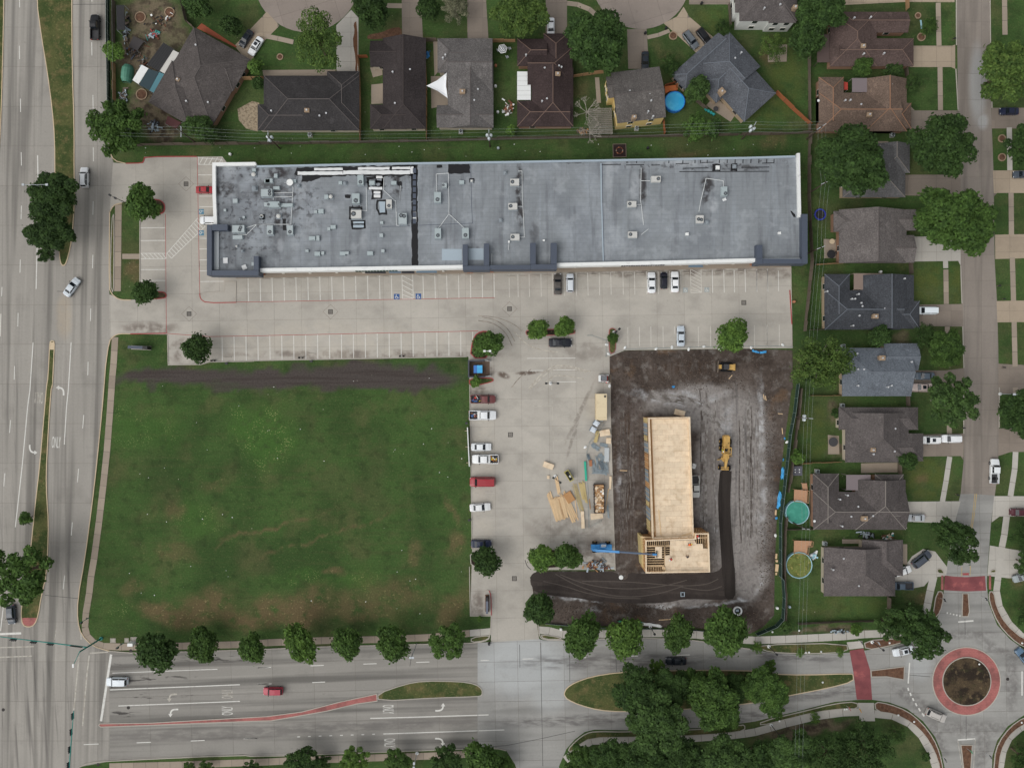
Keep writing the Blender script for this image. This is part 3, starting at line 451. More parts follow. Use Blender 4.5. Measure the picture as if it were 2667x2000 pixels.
for pts, par in ((Q('E', 905, 200, 930, 150, 960, 133, 1005, 125), west), (Q('E', 905, 190, 900, 820, 920, 870, 960, 905, 1000, 920, 1080, 922), west), (Q('E', 1075, 1200, 985, 1198, 935, 1218, 900, 1260, 872, 1450) + Q('I', 865, 0, 840, 300, 800, 700, 760, 1050, 700, 1500) + Q('M', 642, 260, 640, 450, 672, 560, 762, 652, 900, 694), west), (Q('A', 882, -900, 882, 0, 892, 600, 902, 1250, 940, 1325, 1035, 1348), west),
                 (Q('M', 900, 694, 1130, 713, 1480, 700, 1900, 688) + Q('N', 120, 678, 560, 658, 1000, 648, 1400, 638, 1780, 631, 1900, 615, 1950, 585, 1957, 400), south), (Q('M', 640, 1655, 730, 1612, 900, 1597, 2000, 1547) + Q('N', 0, 1563, 1000, 1526, 1820, 1496, 2000, 1492, 2080, 1512), south),
                 (Q('O', 258, 460, 266, 570, 300, 600, 460, 605, 880, 588, 1260, 588, 1530, 603, 1750, 638, 2000, 678), east), (Q('L', 1715, 130, 1715, 470), res), (Q('H', 1690, 640, 1700, 950), res), (Q('H', 1706, 1140, 1716, 1480), res), (Q('D', 1650, -900, 1655, 375), res), (Q('D', 1650, 570, 1668, 905), res), (Q('D', 1927, -900, 1932, 300, 1947, 890), res), (Q('L', 2008, 90, 2006, 420), res)):
    MB().strip(chaikin(pts, 1), .2, .0, .14).build('kerb', M_KERB if par is west else M_KERBG, par)
# ------------------------------------------------------------------ painted markings
M_WHITE = MAT('road_paint', srgb(212, 211, 205), .7, [dict(c=srgb(170, 166, 160), n=(1.4, .5, .75), a=.7)], fine=.05)
M_FADED = MAT('faded_paint', srgb(184, 180, 170), .8, [dict(c=srgb(150, 143, 132), n=(1.0, .4, .65), a=.8)], fine=.06)
M_SEMI = MAT('worn_paint', srgb(204, 201, 193), .8, [dict(c=srgb(176, 170, 160), n=(1.0, .45, .7), a=.8)], fine=.06)
M_YEL = MAT('yellow_paint', srgb(190, 160, 84), .8, [dict(c=srgb(160, 150, 130), n=(1.5, .45, .7), a=.8)], fine=.05)
ZL = {west: .036, south: .040, east: .044, lot: .049, res: .036}
def line(par, pts, wd=.14, mat=None, name='painted_line', dz=0): return MB().strip(pts, wd, ZL[par] + dz, ZL[par] + dz).build(name, mat or M_WHITE, par)
for x, a, b in ((160, -60, 65), (160, 380, 490), (168, 815, 925), (175, 1255, 1365), (755, 350, 460), (755, -80, 20), (765, 785, 895), (768, 1215, 1330)): line(west, Q('A', x, a, x + 2, b), .16)
for x, a, b in ((177, 147, 257), (168, 590, 697), (150, 1028, 1138), (121, 1465, 1575), (768, 110, 220), (765, 550, 660), (748, 990, 1095), (726, 1430, 1540), (17, 815, 890)): line(west, Q('E', x, a, x - 3, b), .16)
for x, a, b in ((88, 360, 465), (41, 797, 905), (690, 318, 428), (647, 760, 870), (596, 1200, 1308)): line(west, Q('I', x, a, x - 9, b), .16)
line(west, Q('M', 533, 73, 520, 185), .16); line(west, Q('M', 468, 480, 452, 600), .12, M_FADED)
line(west, Q('A', 310, 1280, 314, 1520), .24); line(west, Q('E', 306, 485, 298, 830), .2); line(west, Q('E', 8, 1035, 2, 1220), .2)
line(west, Q('E', 273, 1270, 247, 1660) + Q('I', 228, 250, 185, 720, 127, 1240), .2); line(west, Q('E', 586, 1270, 563, 1660) + Q('I', 548, 250, 530, 560), .2)
line(west, Q('M', 40, 225, 5, 530), .2); line(west, Q('M', 0, 555, 175, 548), .5); line(west, Q('M', 0, 665, 280, 657), .25, M_FADED); line(west, Q('M', 0, 745, 265, 735), .25, M_FADED)
line(west, Q('M', 668, 545, 668, 600), .28, M_FADED)
line(west, Q('M', 650, 740, 635, 900, 608, 1180), .3, M_FADED); line(west, Q('M', 735, 730, 715, 900, 680, 1310), .3, M_FADED); line(west, Q('M', 740, 712, 890, 702), .3, M_FADED)
line(south, Q('M', 915, 722, 832, 1270), .55)
line(south, Q('M', 925, 875, 1110, 868, 1790, 843), .16); line(south, Q('M', 905, 1013, 1975, 970), .22); line(south, Q('M', 975, 1145, 1975, 1107), .2)
for a, b, y in ((2120, 2212, 832), (2120, 2212, 966)): line(south, Q('M', a, y, b, y - 2), .18)
for x0, y0, x1, y1 in ((690, 1463, 812, 1458), (1125, 1448, 1243, 1443), (1570, 1433, 1685, 1428), (2010, 1413, 2120, 1410)): line(south if x0 > 900 else west, Q('M', x0, y0, x1, y1), .18)
for x0, y0, x1, y1 in ((35, 832, 145, 827), (470, 815, 580, 811), (905, 801, 1015, 797), (1340, 787, 1448, 783), (35, 967, 150, 963), (485, 953, 590, 948), (-80, 1415, 35, 1410)): line(south, Q('N', x0, y0, x1, y1), .17)
line(east, Q('N', 1870, 772, 1940, 770), .17)
for i in range(8): line(south, Q('N', 362 + i * 88, 1399 - i * 3, 384 + i * 88, 1398 - i * 3), .22)
line(south, Q('N', 962, 1247, 1400, 1235, 1845, 1221), .22); line(south, Q('N', 1070, 1375, 1845, 1349), .22); line(east, Q('N', 1850, 1221, 1935, 1218), .22); line(east, Q('N', 1850, 1349, 2065, 1342), .22)
for x0, y0, x1, y1 in ((125, 760, 220, 757), (545, 750, 652, 747), (972, 738, 1080, 735), (1397, 728, 1505, 725)): line(east, Q('O', x0, y0, x1, y1), .17)
line(east, Q('P', 1270, 790, 1258, 960), .3); line(east, Q('P', 1665, 1425, 1810, 1415), .3); line(east, Q('P', 2195, 860, 2195, 1060), .3)
for a in range(6): line(east, Q('P', 1256 + a * 16 + a * a * 1.5, 995 + a * 42, 1262 + a * 18 + a * a * 1.5, 1020 + a * 42), .35)
for a in range(5): line(east, Q('P', 1575 + a * 26, 380 + a * 6, 1585 + a * 26, 382 + a * 6), .35)
line(east, Q('P', 1670, 455, 1795, 445), .35); line(east, Q('P', 1665, 1425, 1720, 1760), .14, M_FADED); line(east, Q('P', 1810, 1418, 1790, 1760), .14, M_FADED)
line(east, Q('L', 1822, 965, 1800, 1150, 1770, 1330), .12, M_YEL); line(east, Q('L', 1808, 965, 1788, 1150, 1758, 1330), .12, M_YEL); line(east, Q('L', 1700, 1560, 1698, 1640), .12, M_YEL); line(east, Q('L', 1770, 1560, 1768, 1640), .12, M_YEL)
# red paved crossings
for pts in (Q('P', 775, 690, 890, 672, 945, 850, 962, 1095, 835, 1092, 806, 860), Q('P', 1560, 72, 1640, 82, 1740, 86, 1890, 76, 1900, 198, 1740, 204, 1552, 194)):
    o = MB().sheet(pts, .046).build('paved_crossing', MAT('crossing_pavers', srgb(136, 78, 80), .85, [dict(c=srgb(112, 64, 68), n=(.3, .42, .66), a=.8), dict(c=srgb(176, 104, 100), n=(.5, .5, .7), blobs=[blob('P', 880, 890, 90, 60), blob('P', 1730, 130, 200, 60)], a=.8)], fine=.06), east)
for pts in (Q('P', 1530, 72, 1548, 72, 1548, 190, 1528, 190), Q('P', 1922, 72, 1940, 72, 1940, 188, 1922, 188)): MB().sheet(pts, .052).build('tactile_strip', M_BRICKP, east)
for pts in (Q('P', 752, 622, 880, 610, 892, 668, 772, 680), Q('P', 845, 1120, 975, 1120, 985, 1270, 860, 1270)): tag(MB().prism(pts, .03, .056).build('kerb_ramp', M_WALK2), kind='structure')
# words and arrows
def word(par, t, x, y, rot, wd=2.05, hg=2.6, mat=None, txt='ONLY'):
    cu = bpy.data.curves.new('lettering', 'FONT'); cu.body = txt; cu.align_x = 'CENTER'; cu.align_y = 'CENTER'; cu.size = 1
    ob = bpy.data.objects.new('tmp', cu); COL.objects.link(ob); bpy.context.view_layer.update()
    me = bpy.data.meshes.new_from_object(ob.evaluated_get(bpy.context.evaluated_depsgraph_get())); dx, dy = ob.dimensions.x, ob.dimensions.y; bpy.data.objects.remove(ob)
    me.name = 'lettering'; me.materials.clear(); me.materials.append(mat or M_WHITE)
    X, Y = P(t, x, y); o = part('lettering', me, par, (X, Y, ZL[par]), math.radians(rot), scale=(wd / dx, hg / dy, 1))
    return o
word(west, 'I', 463, 548, -3); word(west, 'I', 320, 172, 177, mat=M_FADED); word(south, 'M', 1876, 1047, 92, mat=M_FADED); word(south, 'M', 1876, 1184, 92)
word(south, 'N', 1105, 1172, -88); word(south, 'N', 1117, 1450, -88)
def arrow(par, t, x, y, rot, flip=1, mat=None, s=1.0):
    m = MB(); c = [(.75, -1.2), (.75, -.35), (.55, .25), (.1, .55), (-.35, .6)]
    m.strip(chaikin(c, 2), .36, 0, 0); m.sheet([(-.3, 1.1), (-1.05, .62), (-.3, .1)], 0)
    m.v = [(vx * flip * s, vy * s, vz) for vx, vy, vz in m.v]
    me = m.mesh('turn_arrow', mat or M_WHITE); X, Y = P(t, x, y); part('turn_arrow', me, par, (X, Y, ZL[par]), math.radians(rot))
arrow(west, 'I', 498, 115, 0); arrow(west, 'I', 272, 605, 180); arrow(south, 'M', 1425, 1200, 90); arrow(south, 'N', 1540, 1158, -90); arrow(south, 'N', 1538, 1440, -90, -1); arrow(south, 'M', 1415, 1075, 90, 1, M_FADED)
# stall lines
for k in range(-3, 19): line(lot, Q('F', 37 + 98.2 * k, 1216 - 1.95 * k, 40 + 98.1 * k, 1416 - 2.1 * k), .15)
for k in range(-1, 12): line(lot, Q('F', 55 + 98.2 * k, 733 - 2 * k, 60 + 98.2 * k, 932 - 1.9 * k), .15)
for k in range(7): line(lot, Q('F', 1395 + 97.5 * k, 712 - 1.6 * k, 1401 + 97 * k, 913 - 2 * k), .15)
def hatch(quad, n, wd=.13, mat=None, slant=0.25, both=True):
    a, b, c, d = quad; f = lambda u, v, t: (u[0] + (v[0] - u[0]) * t, u[1] + (v[1] - u[1]) * t)
    line(lot, [a, b], wd, mat); line(lot, [d, c], wd, mat)
    if both: line(lot, [b, c], wd, mat)
    for i in range(n):
        t0 = (i + .1) / n; t1 = min(1, t0 + slant); line(lot, [f(a, b, t0), f(d, c, t1)], wd, mat, dz=.002)
hatch(Q('F', 1222, 715, 1228, 912, 1316, 910, 1311, 713), 5); hatch(Q('A', 1632, 1294, 1632, 1356, 1830, 1356, 1826, 1294), 1); 
for i in range(5): line(lot, Q('A', 1640 + i * 40, 1354, 1672 + i * 40, 1296), .15)
hatch(Q('E', 1158, 538, 1368, 538, 1368, 582, 1158, 582), 6, slant=.2); hatch(Q('E', 1372, 540, 1628, 248, 1690, 316, 1410, 580), 14, slant=0.0)
for y in (328, 433, 672, 762): line(lot, Q('E', 1158, y, 1362, y - 1), .15)
for y in (68, 155, 415, 502, 592, 682): line(lot, Q('E', 1642, y, 1752, y), .15)
line(lot, Q('E', 1650, 770, 1845, 768), .15); line(lot, Q('A', 1632, 1442, 1745, 1442), .15); line(lot, Q('A', 1632, 1605, 1745, 1605), .12, M_FADED)
for i, x in enumerate((18, 90, 183, 280, 375, 470, 570, 665, 760, 855, 955, 1050, 1148, 1245, 1340, 1430, 1690, 1785, 1870, 1960, 2055, 2145)): line(lot, Q('G', x, 712 - x * .021, x + 4, 900 - x * .022), .14, M_SEMI if x < 1650 else M_WHITE)
for x in (10, 100, 190): line(lot, Q('H', x, 680, x + 2, 848), .14)
hatch(Q('G', 1511, 664, 1515, 862, 1602, 860, 1598, 660), 7, .12, M_SEMI)
for x, a, b in ((995, 1145, 1310), (1090, 1140, 1300), (1185, 1140, 1310), (1285, 1140, 1310), (1380, 1140, 1200), (1575, 1140, 1310), (1675, 1135, 1310), (2037, 1128, 1310), (2140, 1128, 1308), (1940, 1250, 1310)): line(lot, Q('G', x, a, x + 2, b), .13, M_SEMI)
for x in (98, 197): line(lot, Q('H', x, 1125, x + 1, 1305), .14, M_SEMI)
for x0, x1, y in ((165, 565, 1401), (165, 300, 1503), (370, 565, 1497), (415, 570, 1595)): line(lot, Q('G', x0, y, x1, y - 2), .13)
for x0, x1, y in ((415, 580, 330), (420, 580, 427), (380, 580, 525), (310, 390, 625), (190, 370, 245)): line(lot, Q('K', x0, y, x1, y), .12, M_FADED)
line(lot, Q('G', 365, 1350, 368, 1548) + Q('K', 372, 185, 386, 640), .1, M_FADED)
for y in (115, 245, 380, 490, 525, 620, 745, 800, 960, 1030, 1160, 1320): line(lot, Q('J', 1800, y, 1990, y), .09, M_FADED)
# wheelchair bays
M_BLUE = paint('bay_blue', 44, 84, 140, .7, fine=.08); M_BLUEF = paint('bay_blue_worn', 84, 128, 150, .8, fine=.15); M_BLUEG = paint('bay_grey_worn', 150, 158, 158, .8, fine=.12)
def bay(t, x, y, rot, m=None, s=1.3):
    X, Y = P(t, x, y); b_ = MB().box(0, 0, 0, s, s, .001).mesh('wheelchair_bay_panel', m or M_BLUE); o = part('wheelchair_bay_panel', b_, lot, (X, Y, .05), math.radians(rot))
    q = MB(); q.strip([(.12 + .34 * math.cos(math.radians(a)) - .15, -.18 + .34 * math.sin(math.radians(a))) for a in range(110, 351, 20)], .12, .004, .004)
    q.strip([(-.12, .28), (-.1, -.02), (.22, -.02), (.36, -.36), (.5, -.32)], .12, .006, .006); q.sheet([(-.13 + .12 * math.cos(a * .785), .45 + .12 * math.sin(a * .785)) for a in range(8)], .006)
    part('wheelchair_symbol', q.mesh('wheelchair_symbol', M_WHITE), o, scale=(s / 1.45,) * 2 + (1,))
bay('F', 1180, 894, 0); bay('F', 1358, 891, 0); bay('E', 1658, 195, -90, M_BLUEF, 1.2); bay('E', 1658, 370, -90, M_BLUEF, 1.2); bay('G', 1470, 840, 0, M_BLUEG, 1.1); bay('G', 1646, 837, 0, M_BLUEG, 1.1)
# drains and covers in the paving
M_IRON = paint('cast_iron', 52, 48, 46, .7, fine=.1, spec=.3)
def drain(t, x, y, s=.95, round_=False, diamond=True, par=None):
    X, Y = P(t, x, y); o = empty('storm_drain' if not round_ else 'manhole_cover', (X, Y, .03), 0, 'square iron storm drain grate set in the car park concrete' if not round_ else 'round iron manhole cover set in pale concrete', 'drain' if not round_ else 'manhole', 'drain covers in the paving' if not round_ else 'manhole covers')
    if round_: MB().lathe(0, 0, [(s / 2, 0), (s / 2, .025), (s * .4, .03)], 18).build('cover', M_IRON, o)
    else:
        f = MB(); f.strip([(-s / 2, -s / 2), (s / 2, -s / 2), (s / 2, s / 2), (-s / 2, s / 2)], .1, 0, .03, True); f.build('frame', M_IRON, o); g2 = MB()
        for i in range(7): g2.box(-s / 2 + s * (i + .5) / 7, 0, 0, .07, s, .026)
        g2.build('grate', M_IRON, o)
    if diamond and not round_: MB().strip(Q(t, x - 62, y, x, y - 60, x + 62, y, x, y + 60), .05, .048, .048, True).build('joint_line', M_JOINT, lot)
for a in (('A', 1532, 1516), ('E', 1557, 1035), ('F', 635, 1018), ('F', 2108, 994), ('G', 1950, 943, 1, False, False), ('J', 2116, 480, 1, False, False), ('N', 2148, 98, 1, False, False)): drain(*a)
for a in (('M', 1057, 1160), ('M', 1077, 692), ('M', 808, 1628), ('P', 2077, 925), ('M', 28, 1177)): drain(*a, .75, True)
# tyre marks and sealed cracks
M_SCUFF = MAT('tyre_scuff_pale', srgb(192, 186, 174), .9, [dict(c=srgb(160, 152, 140), n=(1.2, .4, .6), a=.9)], fine=.1); M_SKID = MAT('tyre_skid', srgb(128, 120, 112), .9, [dict(c=srgb(158, 150, 139), n=(.9, .4, .6), a=.9)], fine=.1); M_SEAL = MAT('crack_seal', srgb(70, 68, 68), .8, fine=.1)
ZT = .001
for pts, m, wd in ((Q('G', 180, 1650, 280, 1530, 400, 1455, 520, 1465, 690, 1510), M_SCUFF, .25), (Q('G', 190, 1655, 300, 1545, 400, 1475, 520, 1482, 660, 1515), M_SCUFF, .2), (Q('G', 300, 1620, 380, 1540, 500, 1545, 640, 1570), M_SCUFF, .2), (Q('F', 1880, 1060, 2000, 1085, 2100, 1160, 2150, 1260), M_SKID, .2), (Q('F', 1850, 1090, 1980, 1110, 2080, 1190, 2130, 1300), M_SKID, .2), (Q('F', 2212, 1180, 2150, 1120, 2000, 1060, 1850, 1050), M_SKID, .15), (Q('G', 40, 1640, 100, 1560, 200, 1490), M_SKID, .2), (Q('G', 60, 1180, 150, 1280, 260, 1330, 420, 1350), M_SCUFF, .2), (Q('K', 150, 1510, 165, 1560, 200, 1590), M_SEAL, .15)): line(lot, chaikin(pts, 3), wd, m, 'tyre_mark', ZT); ZT += .0015
for par, pts in ((east, Q('O', -240, 1490, 0, 1470, 300, 1410, 560, 1352)), (east, Q('O', 280, 625, 285, 1050, 292, 1400, 296, 1640)), (east, Q('O', 518, 690, 518, 950)), (east, Q('O', 895, 660, 902, 862)), (east, Q('O', 105, 640, 108, 830)), (south, Q('N', 1345, 640, 1300, 740, 1288, 820)), (west, Q('A', 600, 40, 870, 38)), (west, Q('M', 370, 235, 640, 262)), (west, Q('E', 470, 850, 600, 852)), (east, Q('P', 1725, 430, 1727, 560)), (east, Q('P', 1530, 720, 1490, 680)), (east, Q('P', 1735, 1230, 1735, 1420)), (east, Q('P', 1265, 890, 1440, 905))): line(par, pts, .1, M_SEAL, 'sealed_crack')
M_TRK = MAT('base_track', srgb(88, 81, 76), .95, fine=.15)
for pts in (Q('O', 400, 60, 560, 150, 760, 220, 1000, 255, 1250, 225, 1450, 160), Q('O', 440, 65, 600, 130, 800, 175, 1050, 185, 1300, 160, 1480, 110), Q('O', 300, 120, 480, 160, 640, 215, 860, 258, 1100, 262), Q('O', 620, 120, 900, 120, 1150, 135, 1420, 160, 1640, 150, 1740, 100), Q('O', 1420, 165, 1560, 190, 1680, 195, 1770, 160)):
    tag(MB().strip(chaikin(pts, 3), .22, ZT + .1, ZT + .1).build('wheel_track', M_TRK), kind='structure'); ZT += .003
# ------------------------------------------------------------------ the long flat-roofed strip of shops
RZ, PZ, TZ = 5.2, 5.9, 7.0
mall_o = (*P('Z', 1095, 465), 0)
mall = empty('strip_mall', mall_o, 0, 'long low strip of shops with grey flat membrane roof and white coping', 'shop building')
M_ROOF = MAT('roof_membrane', srgb(130, 135, 139), .75, [
    dict(c=srgb(152, 158, 164), n=(.09, .45, .68), a=.75), dict(c=srgb(112, 117, 123), n=(.14, .45, .7), a=.6, off=23), dict(c=srgb(148, 155, 161), n=(1, .52, .72), st=(.5, .04), a=.45), dict(c=srgb(92, 95, 100), n=(1, .5, .72), st=(.7, .06), a=.5, off=60), dict(c=srgb(84, 85, 88), n=(.35, .46, .66), blobs=[blob('E', 2050, 250, 500, 500, 0, .7), blob('F', 300, 200, 450, 350, 0, .6)], a=.8, amp=3),
    dict(c=srgb(100, 106, 114), brick=(9.0, 1.02, .03), rot=-.013, a=.5),
    dict(c=srgb(66, 66, 69), n=(.8, .53, .66), blobs=[blob('E', 2000, 200, 560, 560), blob('F', 250, 150, 420, 300), blob('C', 1500, 1400, 900, 60), blob('B', 1150, 1520, 200, 160)], a=.8, amp=2), dict(c=srgb(170, 175, 179), n=(.28, .52, .68), a=.3, off=99), dict(c=srgb(56, 53, 54), blobs=[blob('B', 260, 1470, 90, 60), blob('B', 200, 1620, 200, 90, 0, .7), blob('E', 1900, 50, 130, 60), blob('A', 1850, 1470, 60, 110, 0, .6), blob('B', 1205, 1560, 30, 110), blob('F', 330, 180, 90, 130, 0, .7), blob('C', 1085, 1580, 35, 180), blob('C', 1600, 1560, 60, 60), blob('G', 1600, 60, 30, 130, 8), blob('C', 100, 1580, 30, 200), blob('G', 110, 230, 30, 150), blob('G', 220, 400, 40, 90, 0, .5), blob('C', 1830, 1430, 200, 25, 0, .8), blob('C', 60, 1365, 70, 14), blob('B', 460, 1400, 110, 30), blob('F', 250, 300, 25, 60), blob('E', 1800, 620, 40, 100, 0, .6), blob('F', 1830, 560, 50, 60, 0, .7), blob('C', 480, 1385, 170, 14, 0, .7)], n=(.7, .32, .56), a=.95, amp=1.6, nsc=.5),
    dict(c=srgb(176, 180, 184), blobs=[blob('B', 1800, 1600, 60, 120, 0, .5), blob('G', 1030, 40, 50, 110, 0, .8), blob('G', 1060, 260, 80, 70, 0, .6), blob('F', 640, 230, 90, 60, 0, .6), blob('F', 280, 500, 30, 60, 0, .7), blob('F', 400, 480, 40, 70, 0, .6), blob('F', 950, 470, 40, 70, 0, .5), blob('C', 1500, 1380, 320, 40, 0, .7), blob('F', 450, 40, 50, 120, 0, .5), blob('A', 1950, 1500, 60, 90, 0, .5), blob('F', 1320, 480, 30, 120, 0, .4), blob('C', 820, 1500, 30, 200, 0, .6), blob('G', 1650, 180, 40, 60)], n=(.5, .3, .6), a=.6, amp=1.5)], fine=.07, fscale=1.4)
M_CAP = paint('white_coping', 226, 228, 226, .5, layers=[dict(c=srgb(180, 182, 182), n=(.8, .55, .8), a=.6)], fine=.03); M_CAPG = paint('grey_coping', 158, 172, 182, .5, fine=.03); M_SLATE = paint('slate_blue_panel', 70, 78, 92, .6, fine=.05); M_STUC = MAT('stucco', srgb(186, 178, 164), .9); M_BRK = MAT('orange_brick', srgb(176, 110, 74), .9, [dict(c=srgb(150, 130, 110), brick=(.3, .1, .02), a=.6)]); M_GLASS = MAT('dark_glass', srgb(34, 40, 46), .08, fine=0, spec=.6)
hq = dict(h=PZ)
out = Q('A', 1745, 1345, 2100, 1340, 2106, 1357, **hq) + Q('B', 1000, 1337, **hq) + Q('C', 0, 1322, 2000, 1289, **hq) + Q('D', 345, 1277, 345, 1262, 368, 1262, **hq) + Q('H', 380, 300, 400, 605, 20, 604, **hq) + Q('G', 1200, 628, 410, 645, 100, 655, **hq) + Q('F', 1720, 660, 900, 676, 45, 688, **hq) + Q('E', 1740, 700, 1757, 300, **hq)
def mp(name, mb, mat, par=None): return mb.build(name, mat, par or mall, mall_o)
roof_o = mp('roof', MB().prism(out, RZ - .3, RZ), M_ROOF)
north = Q('A', 1745, 1345, 2100, 1340, 2106, 1357, **hq) + Q('B', 1000, 1337, **hq) + Q('C', 0, 1322, 2000, 1289, **hq) + Q('D', 345, 1277, 345, 1262, 368, 1262, **hq)
body = offset(ccw(out), .0, True)
wallp = Q('A', 1750, 1350, 2098, 1346, 2104, 1362, **hq) + Q('B', 1000, 1342, **hq) + Q('C', 0, 1327, 2000, 1294, **hq) + Q('D', 362, 1270, **hq) + Q('H', 376, 300, 394, 540, **hq) + Q('G', 1200, 560, **hq) + Q('F', 1700, 590, 900, 606, 45, 620, **hq) + Q('E', 1790, 640, 1765, 300, **hq)
mp('wall', MB().prism(wallp, 0, RZ - .31), M_STUC)
def cap(pts, wd, z0, z1, mat, name='coping', inn=0): return mp(name, MB().strip(pts, wd, z0, z1), mat)
cap(Q('A', 1762, 1600, 1760, 1353, 2092, 1349, 2098, 1362, **hq), .75, RZ - .1, PZ, M_CAP); cap(Q('A', 1762, 1600, **hq) + Q('E', 1772, 300, **hq), .75, RZ - .1, PZ, M_CAP)
cap(Q('A', 2110, 1368, **hq) + Q('B', 1000, 1347, **hq) + Q('C', 0, 1332, 2000, 1297, **hq) + Q('D', 335, 1285, **hq), .42, RZ - .1, PZ - .3, M_CAPG)
cap(Q('D', 356, 1262, **hq) + Q('H', 366, 240, **hq), .68, RZ - .1, PZ, M_CAP)
for a in (Q('F', 45, 675, 900, 662, 1722, 648, **hq), Q('G', 410, 632, 1200, 615, 2056, 592, **hq)): cap(a, .82, 3.6, PZ, M_CAP, 'fascia')
th = dict(h=TZ)
def bar(t, x0, y0, x1, y1, z0=3.4): return mp('tower_frame', MB().prism(Q(t, x0, y0, x1, y0, x1, y1, x0, y1, **th), z0, TZ + bar.k), M_SLATE)
bar.k = 0
for b in (('E', 1702, 303, 1742, 718), ('E', 1744, 299, 1872, 348), ('E', 1744, 678, 2128, 720), ('E', 2088, 560, 2128, 676), ('F', 1722, 465, 1764, 638), ('F', 1724, 640, 1946, 676), ('F', 1896, 456, 1940, 638), ('F', 1948, 634, 2280, 670), ('G', 192, 452, 238, 626), ('G', 196, 628, 412, 668), ('G', 362, 452, 412, 626), ('G', 2056, 468, 2104, 578), ('G', 2056, 580, 2106, 626), ('H', 64, 582, 384, 622), ('H', 386, 214, 431, 622)):
    bar(*b); bar.k = (bar.k + .003) % .02
M_LEDGE = paint('pale_ledge', 190, 196, 198, .5); mp('ledge', MB().strip(Q('H', 60, 583, 370, 579, h=5.6), .2, RZ, 5.6), M_LEDGE); mp('ledge', MB().prism(Q('E', 1762, 350, 1800, 350, 1800, 672, 1762, 672, h=5.5), RZ, 5.5), M_LEDGE)
for q in (Q('F', 1552, 502, 1716, 502, 1716, 596, 1552, 596, h=RZ), Q('F', 1766, 496, 1894, 496, 1894, 592, 1766, 592, h=RZ)): mp('roof_patch', MB().prism(q, RZ, RZ + .03), M_CAPG)
# covered walk: columns and shop windows
M_COL = paint('column_white', 205, 202, 194, .7)
cols = [('F', x, 700 - x * .012) for x in (250, 470, 690, 910, 1130, 1350, 1565)] + [('G', x, 660 - x * .022) for x in (560, 775, 990, 1205, 1425, 1640, 1860)]
for t, x, y in cols:
    X, Y = P(t, x, y); mp('column', MB().box(X, Y, .04, .42, .42, 3.6).box(X, Y, .03, .6, .6, .5), M_COL)
for t, x, y in (('E', 1850, 722), ('E', 2155, 712), ('F', 75, 712), ('F', 1785, 692), ('F', 1953, 688), ('G', 180, 682), ('G', 348, 680), ('G', 2022, 632), ('H', 275, 632)):
    X, Y = P(t, x, y); mp('brick_pier', MB().box(X, Y + .15, .03, 1.35, .7, 3.4), M_BRK)
fw = [P('F', 60 + i * 98, 596 - i * 1.8, PZ) for i in range(18)] + [P('G', 430 + i * 98, 566 - i * 1.2, PZ) for i in range(17)]
for X, Y in fw:
    o = mp('shop_window', MB().box(X, Y - .62, .3, 2.3, .12, 2.7), M_SLATE); mp('pane', MB().box(X, Y - .7, .45, 2.05, .06, 2.4), M_GLASS, o)
walkp = MB().prism(Q('E', 1945, 745, 1945, 700, h=0) + Q('F', 0, 690, 1000, 660, 2000, 640) + Q('G', 600, 620, 1600, 600, 2212, 590) + Q('H', 285, 580, 290, 650) + Q('G', 1600, 668, 600, 690) + Q('F', 2000, 700, 1000, 720), .02, .15); tag(walkp.build('shop_walkway', conc('walkway', (150, 138, 124), rand=0)), kind='structure')
M_AWN = paint('awning_grey_blue', 98, 118, 134, .8, fine=.05); M_AWD = paint('awning_dark', 44, 44, 50, .8, fine=.05); M_SGN = paint('sign_green', 30, 66, 52, .6)
def awn(t, x0, x1, y0, y1, m): mp('awning', MB().prism(Q(t, x0, y0, x1, y0, x1 + 6, y1, x0 - 6, y1, h=3.2), 3.1, 3.3), m)
awn('F', 925, 1085, 672, 702, M_AWD); awn('F', 1120, 1210, 672, 700, M_AWN); awn('F', 1225, 1320, 668, 702, M_AWD); awn('F', 1345, 1505, 666, 698, M_AWN); awn('G', 1500, 1610, 622, 652, M_AWN)
for i in range(14):
    X, Y = P('F', 850 + i * 25, 684 - i * .5, 5.0); mp('sign_letter', MB().box(X, Y - .05, 4.4, .5, .14, .8 + .2 * (i % 3 == 0)), M_SGN)
for i in range(18):
    X, Y = P('G', 950 + i * 20, 640 - i * .5, 5.0); mp('sign_letter', MB().box(X, Y - .05, 4.5, .42, .14, .7 + .2 * (i % 4 == 0)), M_AWD)
# --- tar, patches, pipes
M_TAR = MAT('tar', srgb(30, 30, 32), .6, fine=.2); M_PATCH = paint('white_patch', 214, 216, 216, .6, fine=.05)
rj = random.Random(5)
def jag(p, d=.12, step=.7):
    p = resample(p + [p[0]], step)[:-1]; return [(x + rj.uniform(-d, d), y + rj.uniform(-d, d)) for x, y in p]
def tar(t, *c, d=.1, z=.012, m=None, nm='tar_patch'): mp(nm, MB().prism(jag(Q(t, *c, h=RZ), d), RZ, RZ + z), m or M_TAR)
def tarring(t, pts, wd=21): mp('tar_seam', MB().strip(jag(Q(t, *pts, h=RZ), .1, .9), wd * PX, RZ + .014, RZ + .014, True), M_TAR)
tar('B', 1300, 1358, 1352, 1358, 1350, 1660, 1298, 1660); tar('F', 1300, 110, 1354, 110, 1356, 636, 1305, 636, 1300, 300)
for y in range(9): mp('roof_vent_strip', MB().prism(Q('B', 1312, 1385 + y * 52, 1338, 1385 + y * 52, 1338, 1425 + y * 52, 1312, 1425 + y * 52, h=RZ + .1), RZ + .012, RZ + .1), M_SLATE)
tar('B', 330, 1440, 360, 1385, 1330, 1355, 1340, 1440, 1250, 1452, 900, 1450, 730, 1448, 560, 1460, 460, 1500, 395, 1500, 400, 1450, d=.25)
